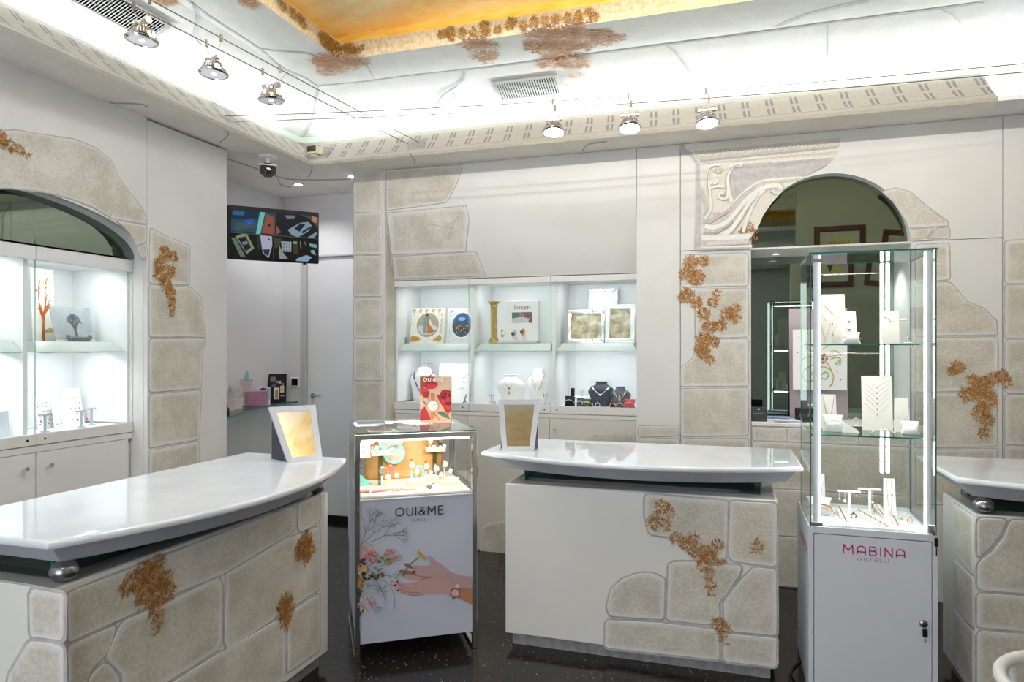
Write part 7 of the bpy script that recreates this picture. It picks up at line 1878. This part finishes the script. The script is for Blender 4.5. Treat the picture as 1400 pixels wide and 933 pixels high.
# curved glass shelf with its little things
ZG = 1.12
pts = [(-4.128, 4.16), (-3.53, 4.17)] + [(p.x, p.y) for p in spline([(-3.56, 4.25), (-3.70, 4.55), (-3.84, 4.91), (-3.93, 5.25), (-3.945, 5.64)], 5)] + [(-4.128, 5.64)]
sh = thing('glass_shelf', 'curved green-edged glass shelf on the alcove wall', 'shelf', (-4.12, 4.9, ZG - .015))
obj('glass_sheet', prism(B(), [(x, y, ZG) for x, y in pts], (0, 0, -.015), 0, 1), [M_glassg, M_glassedge], sh)
for y in (4.4, 5.4): obj('clamp', box(B(), -4.128, -4.09, y - .02, y + .02, ZG - .028, ZG - .015, .003), M_steel, sh)
def shloc(px, py, X=None):
    if X is None: return at_z(px, py, ZG)
    p = at_x(px, 476, X); return Vector((p.x, p.y, ZG))
def bear(label, px, X, H, mc_, faces=True, hat=None):
    p = shloc(px, 0, X); t = thing('bear_cutout', label, 'cutout', p, YAW + .3)
    bm = B(); s = H / .17
    def disc(cx, cz, r, dy=0, th=.006, rz=1): 
        q = [(cx + r * math.cos(a), dy, cz + r * rz * math.sin(a)) for a in [2 * PI * k / 18 for k in range(18)]]; prism(bm, q, (0, th, 0))
    disc(0, .045 * s, .042 * s, 0, .008, 1.1); disc(0, .125 * s, .036 * s, -.001, .009); disc(-.027 * s, .155 * s, .013 * s, .0005, .007); disc(.027 * s, .155 * s, .013 * s, .0005, .007); disc(-.035 * s, .07 * s, .015 * s, .001, .006); disc(.035 * s, .07 * s, .015 * s, .001, .006)
    obj('body', bm, mc_, t, local=True)
    bm = B(); box(bm, -.035 * s, .035 * s, -.02, .03, 0, .006, .002); obj('foot', bm, M_white, t, local=True)
    bm = B()
    for x in (-.012, .012): prism(bm, [(x * s + .003 * math.cos(a), -.003, .132 * s + .003 * math.sin(a)) for a in [2 * PI * k / 8 for k in range(8)]], (0, .002, 0))
    prism(bm, [(-.005, -.003, .120 * s), (.005, -.003, .120 * s), (0, -.003, .112 * s)], (0, .002, 0)); obj('face', bm, cm(70, 56, 60), t, local=True)
    if hat: obj('hat', prism(B(), [(-.016 * s, -.001, .155 * s), (.016 * s, -.001, .155 * s), (.010 * s, -.001, .215 * s), (-.004 * s, -.001, .215 * s)], (0, .005, 0)), hat, t, local=True)
bear('white bear cut-out on the glass shelf, left of the pink boxes', 325, -3.97, .19, cm(232, 226, 224))
bear('pale bear cut-out half hidden by the wall edge, blue cap and red nose', 314, -3.93, .16, cm(216, 206, 210), hat=cm(160, 200, 226))
bear('cream bear cut-out with a blue pointed hat, leaning behind the white bear', 337, -4.07, .24, cm(214, 206, 202), hat=cm(150, 196, 220))
for k in range(6):
    p = shloc(352, 553, -3.985); t = thing('jewellery_box', 'mauve jewellery box in the stack on the glass shelf, ' + ('lowest', 'second from below', 'third from below', 'fourth from below', 'fifth from below', 'topmost')[k], 'box', (p.x, p.y, ZG + k * .022), YAW + .35 + random.uniform(-.03, .03), 'stack of mauve boxes on the glass shelf')
    obj('tray', box(B(), -.085, .085, -.055, .055, 0, .012, .002), cm(186, 136, 166), t, local=True); obj('lid', box(B(), -.087, .087, -.057, .057, .0125, .0215, .002), cm(196, 146, 176), t, local=True); obj('label', box(B(), -.0875, -.0865, -.03, .03, .004, .018), cm(60, 50, 56), t, local=True)
p = shloc(383, 549.5); t = thing('poster_board', 'black board with gold jewellery photos leaning on the alcove wall', 'board', (-4.04, 5.44, ZG), YAW + .22)
a = at_plane(361, 516, (p.x, p.y, 0), FW); bw, bh = .17, .265
obj('board', prism(B(), [(-bw / 2, 0, 0), (bw / 2, 0, 0), (bw / 2 - .0, .05, bh), (-bw / 2, .05, bh)], (0, .006, 0)), M_black, t, local=True)
def bq(u, v): return (bw / 2 * u, .05 * v - .0015, bh * v)
for (u0, u1, v0, v1, c) in ((-.3, .25, .12, .52, (216, 214, 206)), (-.15, .12, .14, .44, (176, 120, 50)), (.35, .75, .35, .58, (220, 210, 180)), (.47, .62, .40, .52, (200, 140, 50)), (-.05, .15, .68, .76, (190, 160, 80)), (.25, .42, .64, .76, (190, 190, 196)), (.55, .7, .58, .68, (170, 150, 90)), (-.7, -.15, .74, .90, (120, 116, 124)), (-.55, -.05, .54, .66, (90, 80, 90)), (.4, .8, .22, .24, (200, 200, 190))):
    bm = B(); prism(bm, [bq(u0, v0), bq(u1, v0), bq(u1, v1), bq(u0, v1)], (0, -.0008 if c != (176, 120, 50) and c != (200, 140, 50) else -.0016, 0)); obj('photo_print', bm, cm(*c), t, local=True)
t = thing('photo_card', 'photo card of a curly-haired child standing behind the mauve boxes', 'card', (-3.975, 5.17, ZG), YAW + .3)
obj('card', prism(B(), [(-.055, 0, 0), (.055, 0, 0), (.055, .03, .16), (-.055, .03, .16)], (0, .004, 0)), M_white, t, local=True)
cq = lambda u, v, o=.001: (.055 * u, .03 * v - o, .16 * v)
obj('picture_ground', prism(B(), [cq(-.8, .3), cq(.95, .3), cq(.95, .95), cq(-.8, .95)], (0, -.0006, 0)), cm(176, 196, 214), t, local=True)
obj('portrait_hair', prism(B(), [cq(-.1 + .5 * math.cos(a), .76 + .2 * math.sin(a), .002) for a in [2 * PI * k / 14 for k in range(14)]], (0, -.0006, 0)), cm(40, 28, 26), t, local=True)
obj('portrait_face', prism(B(), [cq(-.05 + .32 * math.cos(a), .62 + .18 * math.sin(a), .003) for a in [2 * PI * k / 14 for k in range(14)]], (0, -.0006, 0)), cm(186, 130, 100), t, local=True)
obj('portrait_shirt', prism(B(), [cq(-.4, .3, .003), cq(.6, .3, .003), cq(.4, .48, .003), cq(-.2, .48, .003)], (0, -.0006, 0)), cm(206, 160, 180), t, local=True)
p = shloc(311, 569); t = thing('perfume_bottle', 'small brown bottle at the front corner of the glass shelf', 'bottle', (p.x - .03, p.y + .02, ZG)); obj('bottle_body', lathe(B(), [(.022, 0), (.025, .01), (.025, .05), (.012, .065), (.010, .07)], (0, 0, 0), 18), cm(60, 40, 20, .2), t, local=True, smooth=True); obj('cap', lathe(B(), [(.013, .07), (.013, .092), (0, .092)], (0, 0, 0), 18), cm(170, 130, 40, .3), t, local=True)

# ================================================================== CHAIR AND CORDS
t = thing('chair', 'white round-backed chair whose top rail shows in the lower right corner', 'chair', (.93, 2.15, 0))
bm = B(); tube(bm, [(.235 * math.cos(a), .235 * math.sin(a), .735 - .10 * max(0, abs(a - PI * .75) - 1.0)) for a in [PI * .75 - 1.9 + 3.8 * k / 24 for k in range(25)]], .017, 10); obj('top_rail', bm, mat('chair_white', (.72, .73, .72), .35), t, local=True, smooth=True)
bm = B(); obj('seat', lathe(bm, [(0, .43), (.2, .43), (.215, .44), (.215, .46), (.2, .47), (0, .475)], (0, 0, 0), 28), _m['chair_white'], t, local=True, smooth=True)
for a in (PI * .25, PI * .75, PI * 1.25, PI * 1.75): obj('leg', tube(B(), [(.17 * math.cos(a), .17 * math.sin(a), .44), (.22 * math.cos(a), .22 * math.sin(a), 0)], [.015, .010], 10), M_steel, t, local=True)
for a in (PI * .45, PI * .75, PI * 1.05): obj('back_spindle', tube(B(), [(.19 * math.cos(a), .19 * math.sin(a), .465), (.235 * math.cos(a), .235 * math.sin(a), .725)], .009, 8), _m['chair_white'], t, local=True)
bm = B(); q = [tuple(at_z(x, y, .006)) for x, y in ((1094, 903), (1088, 909), (1081, 920), (1080, 932), (1086, 943), (1094, 950))]
tube(bm, [tuple(p) for p in spline(q, 6)], .004, 6); tag(obj('black_cable', bm, M_black), 'black cord looping on the floor at the left foot of the glass tower', 'cord')
bm = B(); q = [tuple(at_z(x, y, .006)) for x, y in ((1094, 905), (1084, 915), (1083, 925), (1092, 938), (1098, 945))]
tube(bm, [tuple(p) for p in spline(q, 6)], .004, 6); tag(obj('black_cable', bm, M_black), 'second black cord inside the loop by the glass tower', 'cord')
t = thing('power_strip', 'black cable junction on the floor between the glass tower and the right counter', 'power strip', Vector((.965, 3.62, 0))); obj('housing', box(B(), -.035, .035, -.10, .12, 0, .035, .006), M_black, t, local=True); obj('switch', box(B(), -.012, .012, -.08, -.055, .035, .041, .002), cm(70, 70, 90), t, local=True); obj('cord', tube(B(), [tuple(p) for p in spline([(0, -.1, .01), (.03, -.18, .005), (-.02, -.24, .005), (.02, -.30, .005)], 5)], .004, 6), M_black, t, local=True)
